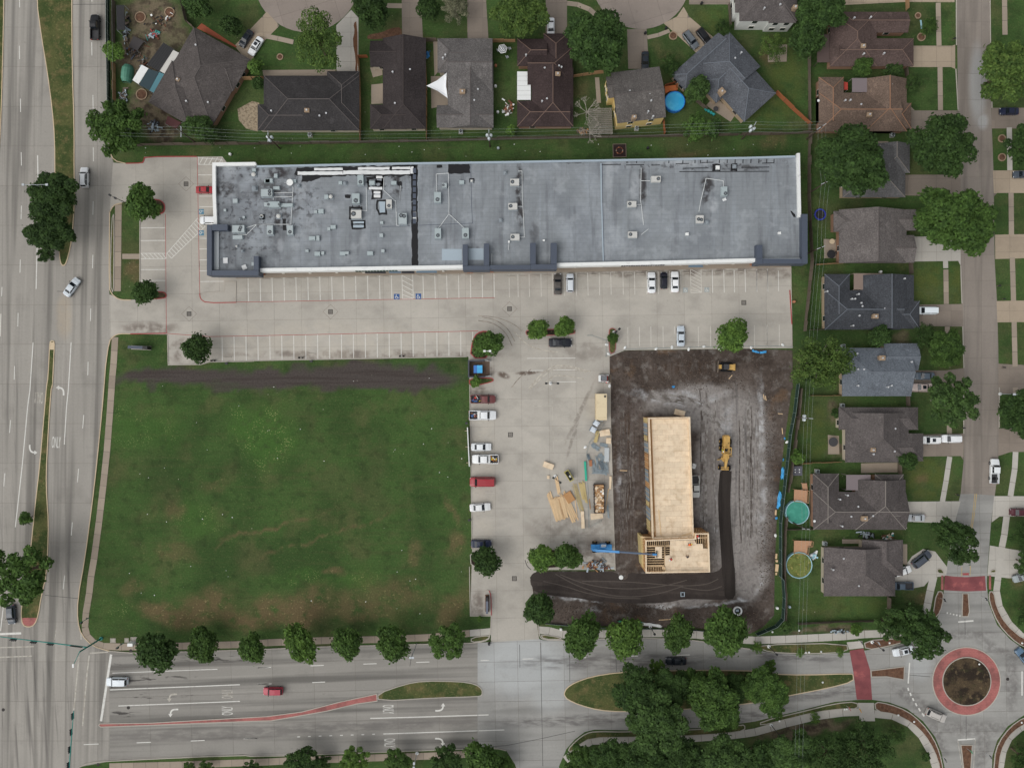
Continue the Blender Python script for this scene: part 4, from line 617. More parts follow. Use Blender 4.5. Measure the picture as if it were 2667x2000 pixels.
tar('B', 1605, 1355, 1780, 1352, 1782, 1428, 1604, 1432); tar('B', 1508, 1356, 1555, 1356, 1555, 1382, 1508, 1382)
tarring('B', (940, 1470, 1065, 1460, 1068, 1540, 950, 1550)); tarring('B', (985, 1570, 1050, 1570, 1050, 1630, 985, 1630)); tarring('B', (945, 1500, 1000, 1490, 1060, 1500, 1040, 1560)); tarring('B', (1010, 1446, 1066, 1446, 1066, 1500, 1010, 1500), 10)
tarring('F', (795, 160, 890, 160, 890, 260, 795, 255), 16); tarring('F', (812, 270, 918, 268, 918, 330, 815, 335), 15); tarring('F', (815, 295, 915, 292, 915, 300, 815, 302), 8); tarring('F', (1018, 105, 1090, 100, 1095, 210, 1040, 215, 1020, 170), 15)
tar('F', 812, 130, 822, 130, 822, 160, 812, 160); tar('F', 864, 130, 874, 130, 874, 160, 864, 160); tar('F', 755, 55, 800, 55, 800, 82, 755, 82); tar('F', 240, 250, 268, 250, 272, 350, 240, 350)
tar('B', 725, 1495, 775, 1492, 775, 1520, 725, 1520); tar('B', 1180, 1500, 1220, 1490, 1222, 1530, 1190, 1530); tar('C', 1692, 1350, 1755, 1350, 1755, 1410, 1692, 1410); tar('C', 1845, 1350, 1895, 1350, 1895, 1410, 1845, 1410); tar('B', 1777, 1467, 1818, 1467, 1818, 1508, 1777, 1508); tar('F', 610, 50, 655, 50, 650, 90, 615, 90); tar('H', 288, 185, 300, 190, 330, 215, 335, 240, 315, 240, 290, 200)
for x0, x1, y in ((980, 1130, 1360), (1190, 1260, 1362), (1390, 1500, 1350), (1450, 1660, 1387), (1420, 2160, 1415), (1930, 2160, 1380), (2100, 2200, 1345), (780, 940, 1358), (1600, 1700, 1340)): mp('tar_seam', MB().strip(Q('C', x0, y, x1, y - 3, h=RZ), .18, RZ + .013, RZ + .013), M_TAR)
for x in (990, 1070, 1335, 1450, 1550, 1595, 1650, 1750, 1815, 1880, 1945, 2010, 2075, 2140, 2200): mp('tar_seam', MB().strip(Q('C', x, 1310, x - 2, 1345, h=RZ), .2, RZ + .015, RZ + .015), M_TAR)
for a in (Q('C', 785, 1345, 790, 1660, h=RZ) + Q('G', 792, 200, 802, 600, h=RZ), Q('B', 1788, 1325, 1795, 1660, h=RZ) + Q('F', 1803, 290, 1360, 308, h=RZ), Q('F', 1060, 318, 1290, 312, h=RZ)): mp('roof_seam', MB().strip(a, .12, RZ + .011, RZ + .011), M_SLATE)
mp('roof_seam', MB().strip(Q('C', 775, 1345, 778, 1660, h=RZ) + Q('G', 782, 200, 794, 600, h=RZ), .25, RZ + .011, RZ + .011), M_CAPG)
tar('B', 990, 1575, 1045, 1575, 1045, 1595, 990, 1595, z=.02, m=M_PATCH, d=.03, nm='white_patch'); tar('B', 990, 1603, 1045, 1603, 1045, 1628, 990, 1628, z=.02, m=M_PATCH, d=.03, nm='white_patch'); tar('B', 1010, 1450, 1062, 1450, 1062, 1468, 1010, 1468, z=.02, m=M_PATCH, d=.05, nm='white_patch'); tar('B', 950, 1540, 1060, 1540, 1060, 1562, 950, 1562, z=.02, m=M_PATCH, d=.05, nm='white_patch'); tar('F', 822, 275, 910, 275, 910, 292, 822, 292, z=.02, m=M_CAPG, d=.03, nm='white_patch'); tar('F', 822, 304, 908, 304, 908, 326, 822, 326, z=.02, m=M_CAPG, d=.03, nm='white_patch'); tar('F', 1034, 112, 1085, 112, 1085, 200, 1038, 205, z=.02, m=M_CAPG, d=.05, nm='white_patch'); tar('F', 1313, 198, 1341, 198, 1341, 282, 1313, 282, z=.03, m=M_PATCH, d=.02, nm='white_patch')
for x0, x1, y0, y1 in ((365, 735, 1412, 1442), (738, 1290, 1404, 1438), (1292, 1318, 1372, 1432), (500, 735, 1382, 1404), (860, 1120, 1376, 1400), (1140, 1290, 1374, 1396)): tar('B', x0, y0 + 2, x1, y0, x1, y1 - 2, x0, y1, z=.035 + y0 * 1e-6, m=M_PATCH, d=.06, nm='white_patch')
M_PIPE = paint('conduit_white', 206, 210, 210, .5)
for pts in (Q('B', 1505, 1435, 1605, 1428, 1610, 1660) + Q('F', 1610, 215, 1525, 330), Q('F', 1610, 215, 1735, 330), Q('B', 1505, 1435, 1510, 1590), Q('C', 95, 1410, 125, 1410, 128, 1660) + Q('G', 132, 153, 145, 405, 100, 405), Q('G', 90, 153, 132, 153), Q('C', 1105, 1385, 1100, 1660) + Q('G', 1105, 130, 1125, 305), Q('C', 1100, 1490, 1190, 1490), Q('G', 1060, 138, 1105, 138), Q('C', 1640, 1470, 1780, 1490, 1785, 1540), Q('C', 1640, 1470, 1595, 1660) + Q('G', 1580, 195), Q('F', 930, 0, 935, 188, 885, 185), Q('B', 1075, 1570, 1165, 1655) + Q('F', 1172, 105, 1180, 310, 1260, 308), Q('B', 1210, 1530, 1205, 1660) + Q('F', 1205, 110), Q('F', -60, 330, 30, 300, 310, 300, 328, 0) + Q('B', 320, 1540), Q('F', 165, 100, 165, 42, 325, 38), Q('F', 165, 76, 325, 72), Q('B', 1075, 1460, 1072, 1570), Q('E', 2212, 298, 2115, 300, 2030, 385, 1960, 382), Q('G', 1105, 385, 1165, 338), Q('F', 1960, 630, 1962, 540), Q('F', 2100, 510, 2103, 440)):
    p = [(x * (ALT - RZ) / ALT, y * (ALT - RZ) / ALT) for x, y in pts]
    o = mp('conduit', MB().strip(p, .11, RZ + .02, RZ + .14), M_PIPE)
# --- rooftop machinery, each a thing standing on the roof
M_AC = [paint('unit_grey', 164, 174, 176, .5, fine=.04), paint('unit_green_grey', 160, 172, 174, .5, fine=.04), paint('unit_pale', 192, 192, 188, .5, fine=.04)]; M_FAN = paint('fan_dark', 26, 28, 30, .5); M_CURB = paint('curb_grey', 132, 140, 146, .8, fine=.06)
def ac(t, x, y, w_, h_, fans, mi=0, fpos=None, label=None, hh=1.0):
    X, Y = P(t, x, y, RZ + hh); dx, dy = w_ * PX * .96, h_ * PX * .96
    o = empty('rooftop_unit', (X, Y, RZ), .013, label or ['grey', 'tall green grey', 'low pale'][mi] + (' rooftop air unit with one fan on the shop roof' if fans == 1 else ' rooftop air unit with two fans on the shop roof'), 'air unit', 'rooftop air units with %d fan' % fans)
    MB().box(0, -.12, .0, dx * 1.12, dy * 1.15, .16).build('curb', M_CURB, o)
    c = MB().box(0, 0, .16, dx, dy, hh - .16); c.box(-dx * .5 - .02, 0, .35, .03, dy * .7, .4); c.build('casing', M_AC[mi], o)
    MB().strip([(-dx / 2, -dy / 2), (dx / 2, -dy / 2), (dx / 2, dy / 2), (-dx / 2, dy / 2)], .05, hh - .03, hh + .02, True).build('lid_rim', M_AC[mi], o)
    for i in range(fans):
        r = min(dx, dy) * (.27 if fans == 1 else .22); fx, fy = fpos[i] if fpos else ((0, -.22) if dy > dx else (-.25, .05))
        f = MB().lathe(fx * dx, fy * dy, [(r * 1.12, hh), (r * 1.12, hh + .05), (r, hh + .05), (r, hh + .03)], 16).build('fan_ring', M_FAN, o)
        b_ = MB()
        for k in range(5): a = k * 1.257; b_.box(fx * dx + math.cos(a) * r * .5, fy * dy + math.sin(a) * r * .5, hh + .035, r * .8, r * .28, .012, a)
        b_.build('blade', M_CURB, f)
two = [(-.15, .25), (.2, .1)]
for a in (('B', 108, 1587, 92, 58, 2, 0, [(.28, .22), (.28, -.22)]), ('B', 880, 1482, 48, 78, 1, 1), ('F', 842, 86, 60, 80, 1, 1), ('F', 845, 215, 84, 66, 1, 2), ('F', 1115, 130, 45, 70, 1, 2), ('F', 1228, 252, 66, 88, 2, 0, [(-.18, .3), (.18, .24)]), ('F', 1515, 76, 54, 84, 1, 1), ('F', 1518, 372, 50, 82, 1, 1), ('F', 1745, 370, 54, 82, 1, 1), ('F', 2135, 150, 72, 50, 1, 2), ('F', 2153, 404, 72, 50, 1, 2), ('B', 2150, 1500, 72, 52, 1, 2), ('C', 1228, 1475, 76, 48, 1, 2, [(.25, .05)]), ('G', 1030, 132, 72, 46, 1, 2), ('G', 1036, 384, 72, 50, 1, 2), ('G', 1590, 256, 58, 62, 2, 2, [(-.2, .0), (.2, -.08)]), ('C', 1790, 1575, 48, 74, 1, 1, [(.2, -.25)]), ('F', 135, 345, 48, 72, 1, 0), ('F', 300, 345, 48, 74, 1, 0), ('E', 1960, 336, 100, 58, 2, 0, [(.12, -.15), (.2, .18)]), ('F', 168, 135, 90, 44, 2, 1, [(-.5, 0), (.5, 0)]), ('A', 2190, 1588, 90, 58, 2, 0, [(.25, .2), (.25, -.2)]) if 0 else ('B', 1572, 1526, 36, 34, 1, 0)): ac(*a)
def vent(t, x, y, w_, h_, m, kind='box', hh=.55, name='roof_vent', label='small grey box vent on the shop roof', group='box vents'):
    X, Y = P(t, x, y, RZ + hh); o = empty(name, (X, Y, RZ), .013 if kind != 'tilt' else .4, label, 'vent', group)
    dx, dy = w_ * PX, h_ * PX
    if kind == 'round':
        MB().box(0, 0, 0, dx * 1.35, dx * 1.35, .12).build('base', M_CURB, o); MB().lathe(0, 0, [(dx * .36, .12), (dx * .36, hh * .6), (dx * .5, hh * .65), (dx * .5, hh * .85), (dx * .25, hh)], 16).build('cap', m, o)
    else:
        MB().box(0, 0, 0, dx * 1.1, dy * 1.1, .12).build('base', M_CURB, o); MB().box(0, 0, .12, dx, dy, hh - .12, 0, 0, .92).build('cap', m, o)
for a in ((128, 1488, 62, 34), (183, 1447, 30, 34), (188, 1547, 54, 26), (975, 1505, 46, 34), (1155, 1505, 44, 30), (330, 1490, 40, 26), (715, 1505, 30, 26), (1715, 1500, 40, 30)): vent('B', *a, M_AC[1])
for a in ((555, 190, 44, 36), (655, 320, 44, 32), (482, 412, 54, 32), (530, 412, 26, 40), (525, 540, 46, 34), (733, 538, 46, 30), (960, 536, 48, 32), (600, 72, 34, 34), (1052, 388, 30, 30), (1055, 284, 26, 24), (270, 140, 110, 28), (770, 533, 30, 22), (570, 535, 24, 26), (440, 516, 26, 20), (1065, 516, 28, 26), (512, 195, 26, 24), (620, 335, 24, 26)): vent('F', *a, M_AC[1] if a[2] > 30 else M_AC[0])
for a in ((1935, 105, 40, 34), (1955, 404, 82, 32), (2080, 625, 20, 30), (2190, 135, 36, 34), (2190, 38, 84, 56), (1850, 182, 20, 20), (2005, 240, 20, 20)): vent('E', *a, M_AC[0])
vent('A', 2090, 1400, 30, 26, M_AC[1]); vent('A', 2198, 1490, 46, 30, M_AC[1]); vent('C', 1738, 1378, 30, 30, M_CAP, label='white square vent in a tar patch near the roof edge', group=None); vent('G', 1485, 378, 26, 24, M_CAP, label='lone white square vent on the bare part of the shop roof', group=None); vent('H', 202, 370, 24, 18, M_CAP, label='low white vent near the dark corner frame of the shop roof', group=None); vent('G', 305, 430, 18, 14, M_CAP, label='tiny white vent beside the slate blue frames', group='tiny white vents'); vent('G', 18, 440, 14, 14, M_CAP, label='tiny white vent beside the slate blue frames', group='tiny white vents')
for t, x, y, d in (('A', 2085, 1435, 34), ('A', 2090, 1548, 34), ('E', 2150, 235, 32), ('F', 65, 233, 32), ('F', 205, 230, 34), ('F', 2036, 260, 24), ('G', 1650, 278, 30), ('C', 1880, 1365, 24), ('E', 1945, 478, 16), ('E', 1992, 515, 18), ('E', 1972, 255, 18), ('B', 2072, 1418, 24), ('B', 370, 1526, 24), ('B', 635, 1618, 30), ('B', 1797, 1487, 20), ('B', 750, 1506, 28)): vent(t, x, y, d, d, M_AC[2] if x % 2 else M_CURB, 'round', .7, label='round turbine vent standing on the shop roof', group='round roof vents')
for t, x, y, w_, h_ in (('E', 1855, 596, 38, 46), ('E', 2010, 652, 38, 38), ('G', 1792, 95, 30, 22)): vent(t, x, y, w_, h_, M_PATCH, 'tilt' if t == 'G' or x > 1900 else 'box', .2, 'white_board', 'loose white board lying on the shop roof', 'loose white boards')
X, Y = P('B', 298, 1502, RZ + 1); sd = empty('satellite_dish', (X, Y, RZ), .6, 'white satellite dish in the dark stained part of the shop roof', 'satellite dish'); MB().tube((0, 0, 0), (0, 0, .7), .05).build('mast', M_PIPE, sd); MB().lathe(0, 0, [(.1, .65), (.5, .75), (.75, .95), (.7, .95)], 16).build('dish', M_CAP, sd); MB().tube((0, 0, .8), (-1.0, .5, 1.2), .04).build('arm', M_PIPE, sd)
# ------------------------------------------------------------------ houses: walls, hipped and gabled roofs, chimneys, windows
M_FASC = paint('fascia_cream', 176, 168, 154, .7, fine=.04); M_WFR = paint('window_frame_white', 210, 208, 200, .5); M_CHIM = MAT('chimney_tan', srgb(150, 130, 108), .9); M_TIN = paint('flue_metal', 200, 202, 204, .35, metal=.3); M_DOOR = paint('door_brown', 92, 66, 50, .6); M_GAR = paint('garage_door', 190, 184, 172, .6)
def roofmat(name, rgb_, a=.5):
    g_ = sum(rgb_) / 3; rgb_ = [q * .62 + g_ * .4 for q in rgb_]; k = lambda f: srgb(*[min(255, q * f) for q in rgb_])
    return MAT(name, srgb(*rgb_), .95, [dict(c=k(.74), n=(.18, .42, .68), a=a), dict(c=k(1.2), n=(.3, .52, .75), a=a * .8, off=21), dict(c=k(.8), n=(1, .5, .7), st=(1.1, .08), a=.55, off=3), dict(c=k(1.3), n=(.5, .58, .72), a=.5, off=44), dict(c=k(1.22), n=(3.2, .5, .62), a=.5), dict(c=k(.7), n=(3.4, .5, .62), a=.5, off=77)], fine=.14, fscale=4.5, spec=.1)
class Frame:
    def __init__(s, t, x, y, ang=0, h=2.75): s.t, s.x, s.y, s.a, s.h = t, x, y, math.radians(ang), h
    def w(s, u, v, h=None):
        c, q = math.cos(s.a), math.sin(s.a); return P(s.t, s.x + u * c - v * q, s.y + u * q + v * c, s.h if h is None else h)
def roofblock(m, caps, fr, u0, v0, u1, v1, ax, e0, e1, pitch, ze, k):
    """one roof volume over the rectangle u0..v1; ridge along ax ('u'/'v'); e0/e1: 1 hipped, 0 gabled end"""
    A, B, C_, D = [Vector((*fr.w(u, v), ze)) for u, v in ((u0, v0), (u1, v0), (u1, v1), (u0, v1))]
    if ax == 'v': A, B, C_, D = B, C_, D, A           # make the ridge run from side AD to side BC
    wid = (D - A).length; ln = (B - A).length; d = (B - A).normalized()
    hz = wid / 2 * pitch + .004 * k; mid0, mid1 = (A + D) / 2, (B + C_) / 2; ins = min(wid / 2, ln / 2)
    r0 = mid0 + d * (ins * e0) + Vector((0, 0, hz)); r1 = mid1 - d * (ins * e1) + Vector((0, 0, hz))
    dn = Vector((0, 0, -.16)); lo = [q + dn for q in (A, B, C_, D)]
    m.add([A, B, C_, D, r0, r1] + lo, [(0, 1, 5, 4), (2, 3, 4, 5), (3, 0, 4), (1, 2, 5), (6, 7, 1, 0), (7, 8, 2, 1), (8, 9, 3, 2), (9, 6, 0, 3), (9, 8, 7, 6)])
    if (r1 - r0).length > .3: caps.tube(r0, r1, .11, n=4)
    for e, r, p, q in ((e0, r0, A, D), (e1, r1, B, C_)):
        if e: caps.tube(r, p, .09, n=4); caps.tube(r, q, .09, n=4)
    return r0.z
def house(label, fr, blocks, roof, cap_, wallc, pitch=.42, ze=2.75, chim=(), vents=(), name='house', inset=14, walls=None, flat=()):
    u = [b[0] for b in blocks] + [b[2] for b in blocks]; v = [b[1] for b in blocks] + [b[3] for b in blocks]
    cx, cy = fr.w((min(u) + max(u)) / 2, (min(v) + max(v)) / 2); org = (cx, cy, 0); fr.h = ze
    o = empty(name, org, 0, label, 'house'); m, caps, wl = MB(), MB(), MB()
    wm = MAT('wall_%d_%d_%d' % wallc, srgb(*wallc), .9, fine=.06)
    wn = MB(); 
    for k, b in enumerate(blocks):
        roofblock(m, caps, fr, *b[:4], b[4], b[5], b[6], b[7] if len(b) > 7 else pitch, ze, k + 1)
        i = inset; q = [fr.w(*p) for p in ((b[0] + i, b[1] + i), (b[2] - i, b[1] + i), (b[2] - i, b[3] - i), (b[0] + i, b[3] - i))]
        wl.prism(q, 0, ze - .1 + .003 * k, cap=False)
    wobj = wl.build('wall', wm, o, org); r = m.build('roof', roof, o, org); caps.build('ridge_cap', cap_, r, org)
    for u_, v_, s_ in chim:
        X, Y = fr.w(u_, v_, ze + 1.9); MB().box(X, Y, ze - .3, s_, s_ * .8, 2.2, -fr.a).box(X, Y, ze + 1.9, s_ * 1.15, s_ * .95, .12, -fr.a).build('chimney', M_CHIM, r, org); MB().tube((X, Y, ze + 1.9), (X, Y, ze + 2.35), .2, n=8).build('flue', M_TIN, r, org)
    for u_, v_ in vents:
        X, Y = fr.w(u_, v_, ze + 1.4); MB().lathe(X, Y, [(.16, ze), (.16, ze + 1.55), (.24, ze + 1.6), (.2, ze + 1.72)], 8).build('roof_vent', M_TIN, r, org)
    # windows and a door on the outer faces of the first blocks
    for b in blocks[:3]:
        i = inset - 2
        for (p0, p1) in (((b[0] + i, b[3] - i), (b[2] - i, b[3] - i)), ((b[0] + i, b[1] + i), (b[0] + i, b[3] - i)), ((b[2] - i, b[1] + i), (b[2] - i, b[3] - i)), ((b[0] + i, b[1] + i), (b[2] - i, b[1] + i))):
            for z0 in ([.95] if ze < 4 else [.95, 3.6]):
                for t in (.28, .72):
                    mx, my = p0[0] + (p1[0] - p0[0]) * t, p0[1] + (p1[1] - p0[1]) * t
                    if any(q is not b and q[0] + 8 < mx < q[2] - 8 and q[1] + 8 < my < q[3] - 8 for q in blocks): continue
                    X, Y = fr.w(mx, my); along = p0[1] == p1[1]
                    f = MB().box(X, Y, z0, 1.3 if along else .14, .14 if along else 1.3, 1.25, -fr.a).build('window', M_WFR, o, org); MB().box(X, Y, z0 + .08, 1.1 if along else .18, .18 if along else 1.1, 1.09, -fr.a).build('pane', M_GLASS, f, org)
    for (u0, v0, u1, v1, z, mat_, nm) in flat:
        q = [P(fr.t, fr.x + a * math.cos(fr.a) - b2 * math.sin(fr.a), fr.y + a * math.sin(fr.a) + b2 * math.cos(fr.a), z) for a, b2 in ((u0, v0), (u1, v0), (u1, v1), (u0, v1))]
        f = MB().prism(q, z - .12, z)
        for X, Y in q: f.tube((X * .995 + cx * .005, Y * .995 + cy * .005, 0), (X * .995 + cx * .005, Y * .995 + cy * .005, z - .1), .07)
        f.build(nm, mat_, o, org)
    return o
RM = lambda n, *c: roofmat('shingles_' + n, c)
CAPL = paint('ridge_pale', 128, 122, 116, .9); CAPB = paint('ridge_brown', 112, 92, 82, .9); CAPO = paint('ridge_orange', 148, 112, 88, .9); CAPD = paint('ridge_dark', 92, 86, 84, .9); CAPS = paint('ridge_slate', 104, 110, 118, .9)
BRW, CRM, YLW, TAN, WHT, REDB = (150, 118, 98), (178, 168, 150), (206, 182, 122), (168, 150, 126), (200, 202, 198), (132, 92, 78)
M_FLATB = paint('patio_roof_taupe', 128, 112, 102, .8, fine=.06); M_FLATG = paint('patio_roof_mauve', 118, 108, 110, .8, fine=.05); M_FLATD = paint('patio_roof_brown', 84, 70, 66, .85, fine=.08)
hA = house('brown grey house turned askew beside the cluttered bare yard', Frame('A', 1620, 240, 29.6), [(-30, 0, 505, 640, 'v', 1, 1), (-50, 330, 330, 722, 'u', 1, 1), (280, 60, 512, 300, 'u', 0, 1)], RM('grey_brown', 88, 80, 77), CAPD, BRW, chim=[(70, 440, .8)], vents=[(150, 250), (230, 420), (310, 330), (380, 480), (60, 120), (220, 560)])
house('dark charcoal hipped house with long pale ridge line', Frame('B', 0, 0), [(85, 625, 870, 1075, 'u', 1, 1), (605, 588, 872, 1000, 'v', 1, 1), (35, 860, 420, 1073, 'u', 1, 0)], RM('charcoal', 62, 59, 60), CAPD, CRM, chim=[(440, 910, 1.0)], vents=[(487, 860), (545, 955), (600, 935), (148, 915)])
house('brown black house with two bluish roof patches and side courtyard', Frame('B', 0, 0), [(1065, 316, 1420, 1062, 'v', 0, 1), (962, 338, 1260, 552, 'u', 0, 0), (960, 862, 1260, 1064, 'u', 1, 0)], RM('black_brown', 62, 54, 54), paint('ridge_black', 66, 58, 56, .9), CRM, vents=[(1147, 595), (1290, 575), (1165, 852)])
house('grey shingled house beside the white shade sail', Frame('B', 0, 0), [(1600, 318, 1968, 772, 'u', 0, 0), (1515, 318, 1760, 600, 'u', 1, 0), (1600, 500, 1975, 1054, 'v', 0, 0), (1510, 868, 1976, 1052, 'u', 0, 0, .5)], RM('mid_grey', 102, 97, 95), CAPD, CRM, pitch=.36, chim=[(1720, 755, 1.1)], vents=[(1560, 480), (1580, 455), (1848, 738), (1785, 790), (1818, 828)])
house('dark maroon house with white ribbed patio cover', Frame('C', 0, 0), [(205, 560, 547, 1043, 'v', 0, 1), (85, 832, 520, 1044, 'u', 1, 0), (170, 395, 540, 700, 'u', 0, 1), (85, 322, 330, 545, 'u', 1, 0), (303, 278, 502, 600, 'v', 1, 0)], RM('maroon', 68, 52, 51), CAPB, BRW, chim=[(420, 610, 1.0)], vents=[(158, 455), (312, 562), (450, 555), (430, 545), (330, 815), (290, 835)])
house('two storey yellow walled house next to the blue pool', Frame('C', 812, 606, -7.2), [(45, 0, 448, 420, 'u', 0, 0), (0, 30, 230, 205, 'u', 0, 0)], RM('two_storey_grey', 96, 90, 86), CAPD, YLW, ze=5.4, pitch=.33, inset=8, chim=[(190, 385, .9)], vents=[(180, 170), (340, 210), (345, 270), (310, 355), (345, 400)])
house('slate blue house turned askew between the pool and the fence', Frame('C', 1740, 270, 48), [(55, -72, 440, 330, 'u', 1, 0), (300, -20, 690, 332, 'u', 0, 1), (0, 0, 172, 520, 'v', 0, 1), (170, 150, 420, 400, 'v', 0, 1)], RM('slate', 84, 89, 98), CAPS, TAN, chim=[(380, 300, 1.3)], vents=[(250, -30), (250, 40), (290, 110)])
house('two storey white walled house with brown grey roof by the turning circle', Frame('D', 0, 0), [(-130, -420, 345, 175, 'v', 1, 1), (-165, -300, 40, 105, 'v', 1, 1), (110, -60, 335, 190, 'v', 0, 1)], RM('taupe', 92, 84, 82), CAPD, WHT, ze=5.2, pitch=.4, inset=10, chim=[(330, 60, .9)], vents=[(75, 70), (205, 40)])
house('brown shingled house with low taupe patio roof', Frame('D', 0, 0), [(615, 103, 1000, 548, 'v', 1, 1), (700, 100, 1258, 270, 'u', 1, 0), (680, 318, 1303, 546, 'u', 0, 1)], RM('brown', 92, 71, 65), CAPB, BRW, chim=[(890, 380, 1.0)], vents=[(815, 150), (950, 145), (893, 445), (1060, 442)], flat=[(510, 285, 675, 515, 2.5, M_FLATD, 'patio_roof')])
house('orange brown shingled house with mauve patio roof', Frame('D', 0, 0), [(522, 637, 727, 1010, 'v', 1, 0), (522, 765, 1180, 1083, 'u', 1, 0), (905, 648, 1247, 1083, 'v', 0, 1), (1090, 850, 1284, 1060, 'u', 0, 1)], RM('orange_brown', 112, 88, 72), CAPO, BRW, chim=[(940, 945, 1.0)], vents=[(740, 828), (782, 826), (870, 862), (1082, 842), (1120, 697)], flat=[(798, 645, 990, 760, 2.9, M_FLATG, 'patio_roof')])
house('grey house half hidden between two large dark trees', Frame('D', 0, 0), [(720, 1225, 1235, 1625, 'v', 0, 1), (1010, 1182, 1272, 1425, 'v', 0, 1)], RM('cool_grey', 92, 91, 92), CAPL, TAN, vents=[(1010, 1540), (1018, 1272)])
house('warm grey house beside the big tree with a new pale drive', Frame('H', 0, 0), [(690, 178, 1245, 618, 'v', 0, 0), (960, 176, 1322, 350, 'u', 0, 0), (960, 388, 1308, 614, 'u', 0, 0), (645, 190, 900, 360, 'u', 1, 0)], RM('warm_grey', 104, 96, 93), CAPD, BRW, pitch=.38, vents=[(893, 228), (1010, 262), (900, 600)])
house('dark blue grey house with white van under its front eave', Frame('H', 0, 0), [(570, 708, 778, 1040, 'v', 1, 0), (572, 842, 1200, 1165, 'u', 1, 0), (870, 716, 1306, 1158, 'v', 0, 0), (1150, 930, 1352, 1156, 'u', 0, 1)], RM('blue_black', 66, 70, 77), CAPS, TAN, pitch=.36, chim=[(990, 1055, 1.1)], vents=[(850, 873), (795, 912), (820, 912), (872, 945), (880, 972), (856, 1050), (805, 1132), (1065, 990), (1228, 745), (592, 850)], flat=[(812, 702, 1048, 836, 2.9, M_FLATB, 'patio_roof')])
house('blue grey shingled house beside the wispy green tree', Frame('H', 0, 0), [(715, 1315, 1282, 1712, 'u', 1, 0), (1060, 1278, 1342, 1500, 'u', 0, 0), (1060, 1420, 1282, 1712, 'v', 0, 1)], RM('blue_grey', 96, 106, 118), CAPS, TAN, pitch=.38, chim=[(1045, 1398, 1.2)], vents=[(838, 1362), (845, 1490), (893, 1492), (773, 1480), (846, 1625), (1120, 1625), (1092, 1637), (1286, 1430)])
house('grey brown house with two white cars nose to tail', Frame('L', 0, 0), [(742, 300, 1262, 708, 'v', 0, 1), (688, 255, 1340, 440, 'u', 1, 1), (900, 470, 1382, 698, 'u', 0, 1)], RM('grey_taupe', 92, 84, 82), CAPD, CRM, chim=[(970, 605, 1.0)], vents=[(920, 372), (1045, 370), (1145, 617), (1075, 318), (1150, 430), (972, 640)])
house('brown grey hipped house beside the green covered pool', Frame('L', 0, 0), [(475, 800, 688, 1200, 'v', 1, 0), (478, 950, 1240, 1260, 'u', 1, 0), (825, 850, 1238, 1262, 'v', 0, 1), (985, 806, 1220, 1130, 'v', 1, 0), (1095, 1025, 1248, 1252, 'u', 0, 1)], RM('umber', 86, 78, 76), CAPL, BRW, chim=[(900, 1170, 1.2)], vents=[(760, 978), (697, 1012), (845, 1070), (967, 1147), (715, 1232), (788, 1152)], flat=[(750, 810, 950, 936, 2.95, M_FLATG, 'patio_roof')])
house('taupe house beside the algae filled pool', Frame('L', 0, 0), [(565, 1405, 1152, 1808, 'v', 0, 1), (880, 1345, 1216, 1640, 'v', 0, 1), (860, 1500, 1150, 1808, 'u', 0, 1)], RM('mauve_grey', 96, 87, 85), CAPD, CRM, pitch=.38, chim=[(930, 1535, 1.1)], vents=[(725, 1497), (812, 1620), (850, 1722), (640, 1590), (820, 1510)])
# ribbed patio cover beside the maroon house
X0 = P('C', 85, 590, 2.7); X1 = P('C', 197, 825, 2.7); pc = empty('patio_cover', ((X0[0] + X1[0]) / 2, (X0[1] + X1[1]) / 2, 0), 0, 'white ribbed patio cover against the dark maroon house', 'patio cover'); po = tuple(pc.location)
for i in range(6):
    y0 = X0[1] + (X1[1] - X0[1]) * i / 6; y1 = X0[1] + (X1[1] - X0[1]) * (i + 1) / 6
    MB().prism([(X0[0], y0 - .02), (X1[0], y0 - .02), (X1[0], y1 + .03), (X0[0], y1 + .03)], 2.62, 2.7).build('roof_panel', paint('cover_white', 222, 224, 222, .5), pc, po)
for x in (X0[0] + .1, X1[0] - .1):
    for y in (X0[1] - .1, X1[1] + .1): MB().tube((x, y, 0), (x, y, 2.62), .06).build('post', M_CAP, pc, po)
# ------------------------------------------------------------------ fences
M_FW = MAT('fence_wood_grey', srgb(104, 94, 84), .95, rand=.12, fine=.15); M_FWB = MAT('fence_wood_brown', srgb(150, 92, 60), .9, rand=.1, fine=.1); M_FWT = MAT('fence_wood_tan', srgb(166, 132, 98), .9, rand=.1); M_POST = MAT('fence_post', srgb(88, 76, 66), .95)
def fence(pts, label, mat, hgt=1.9, step=2.4, name='wooden_fence', lean=0.06, rs=[1]):
    pts = resample(pts, step); org = (*pts[0], 0); o = empty(name, org, 0, label, 'fence'); rs[0] += 1; R = random.Random(rs[0])
    for i, (a, b) in enumerate(zip(pts, pts[1:])):
        d = math.atan2(b[1] - a[1], b[0] - a[0]); l = math.hypot(b[0] - a[0], b[1] - a[1]); m = MB(); n = max(2, int(l / .3))
        for k in range(n): m.box(-l / 2 + l * (k + .5) / n, R.uniform(-.01, .01), 0.03, l / n * .96, .025, hgt + R.uniform(-.03, .03))
        m.box(0, .04, .5, l, .05, .09); m.box(0, .04, hgt - .35, l, .05, .09)
        p = m.build('panel', mat, o); p.location = ((a[0] + b[0]) / 2 - org[0], (a[1] + b[1]) / 2 - org[1], 0); p.rotation_euler = (R.uniform(-lean, lean), 0, d)
        MB().box(a[0], a[1], 0, .1, .1, hgt + .08, d).build('post', M_POST, o, org)
    return o
fence(Q('A', 1180, 1200, 2150, 1192) + Q('B', 400, 1188, 880, 1180, 1440, 1168), 'weathered grey fence behind the houses on the shop lawn side', M_FW, 2.0)
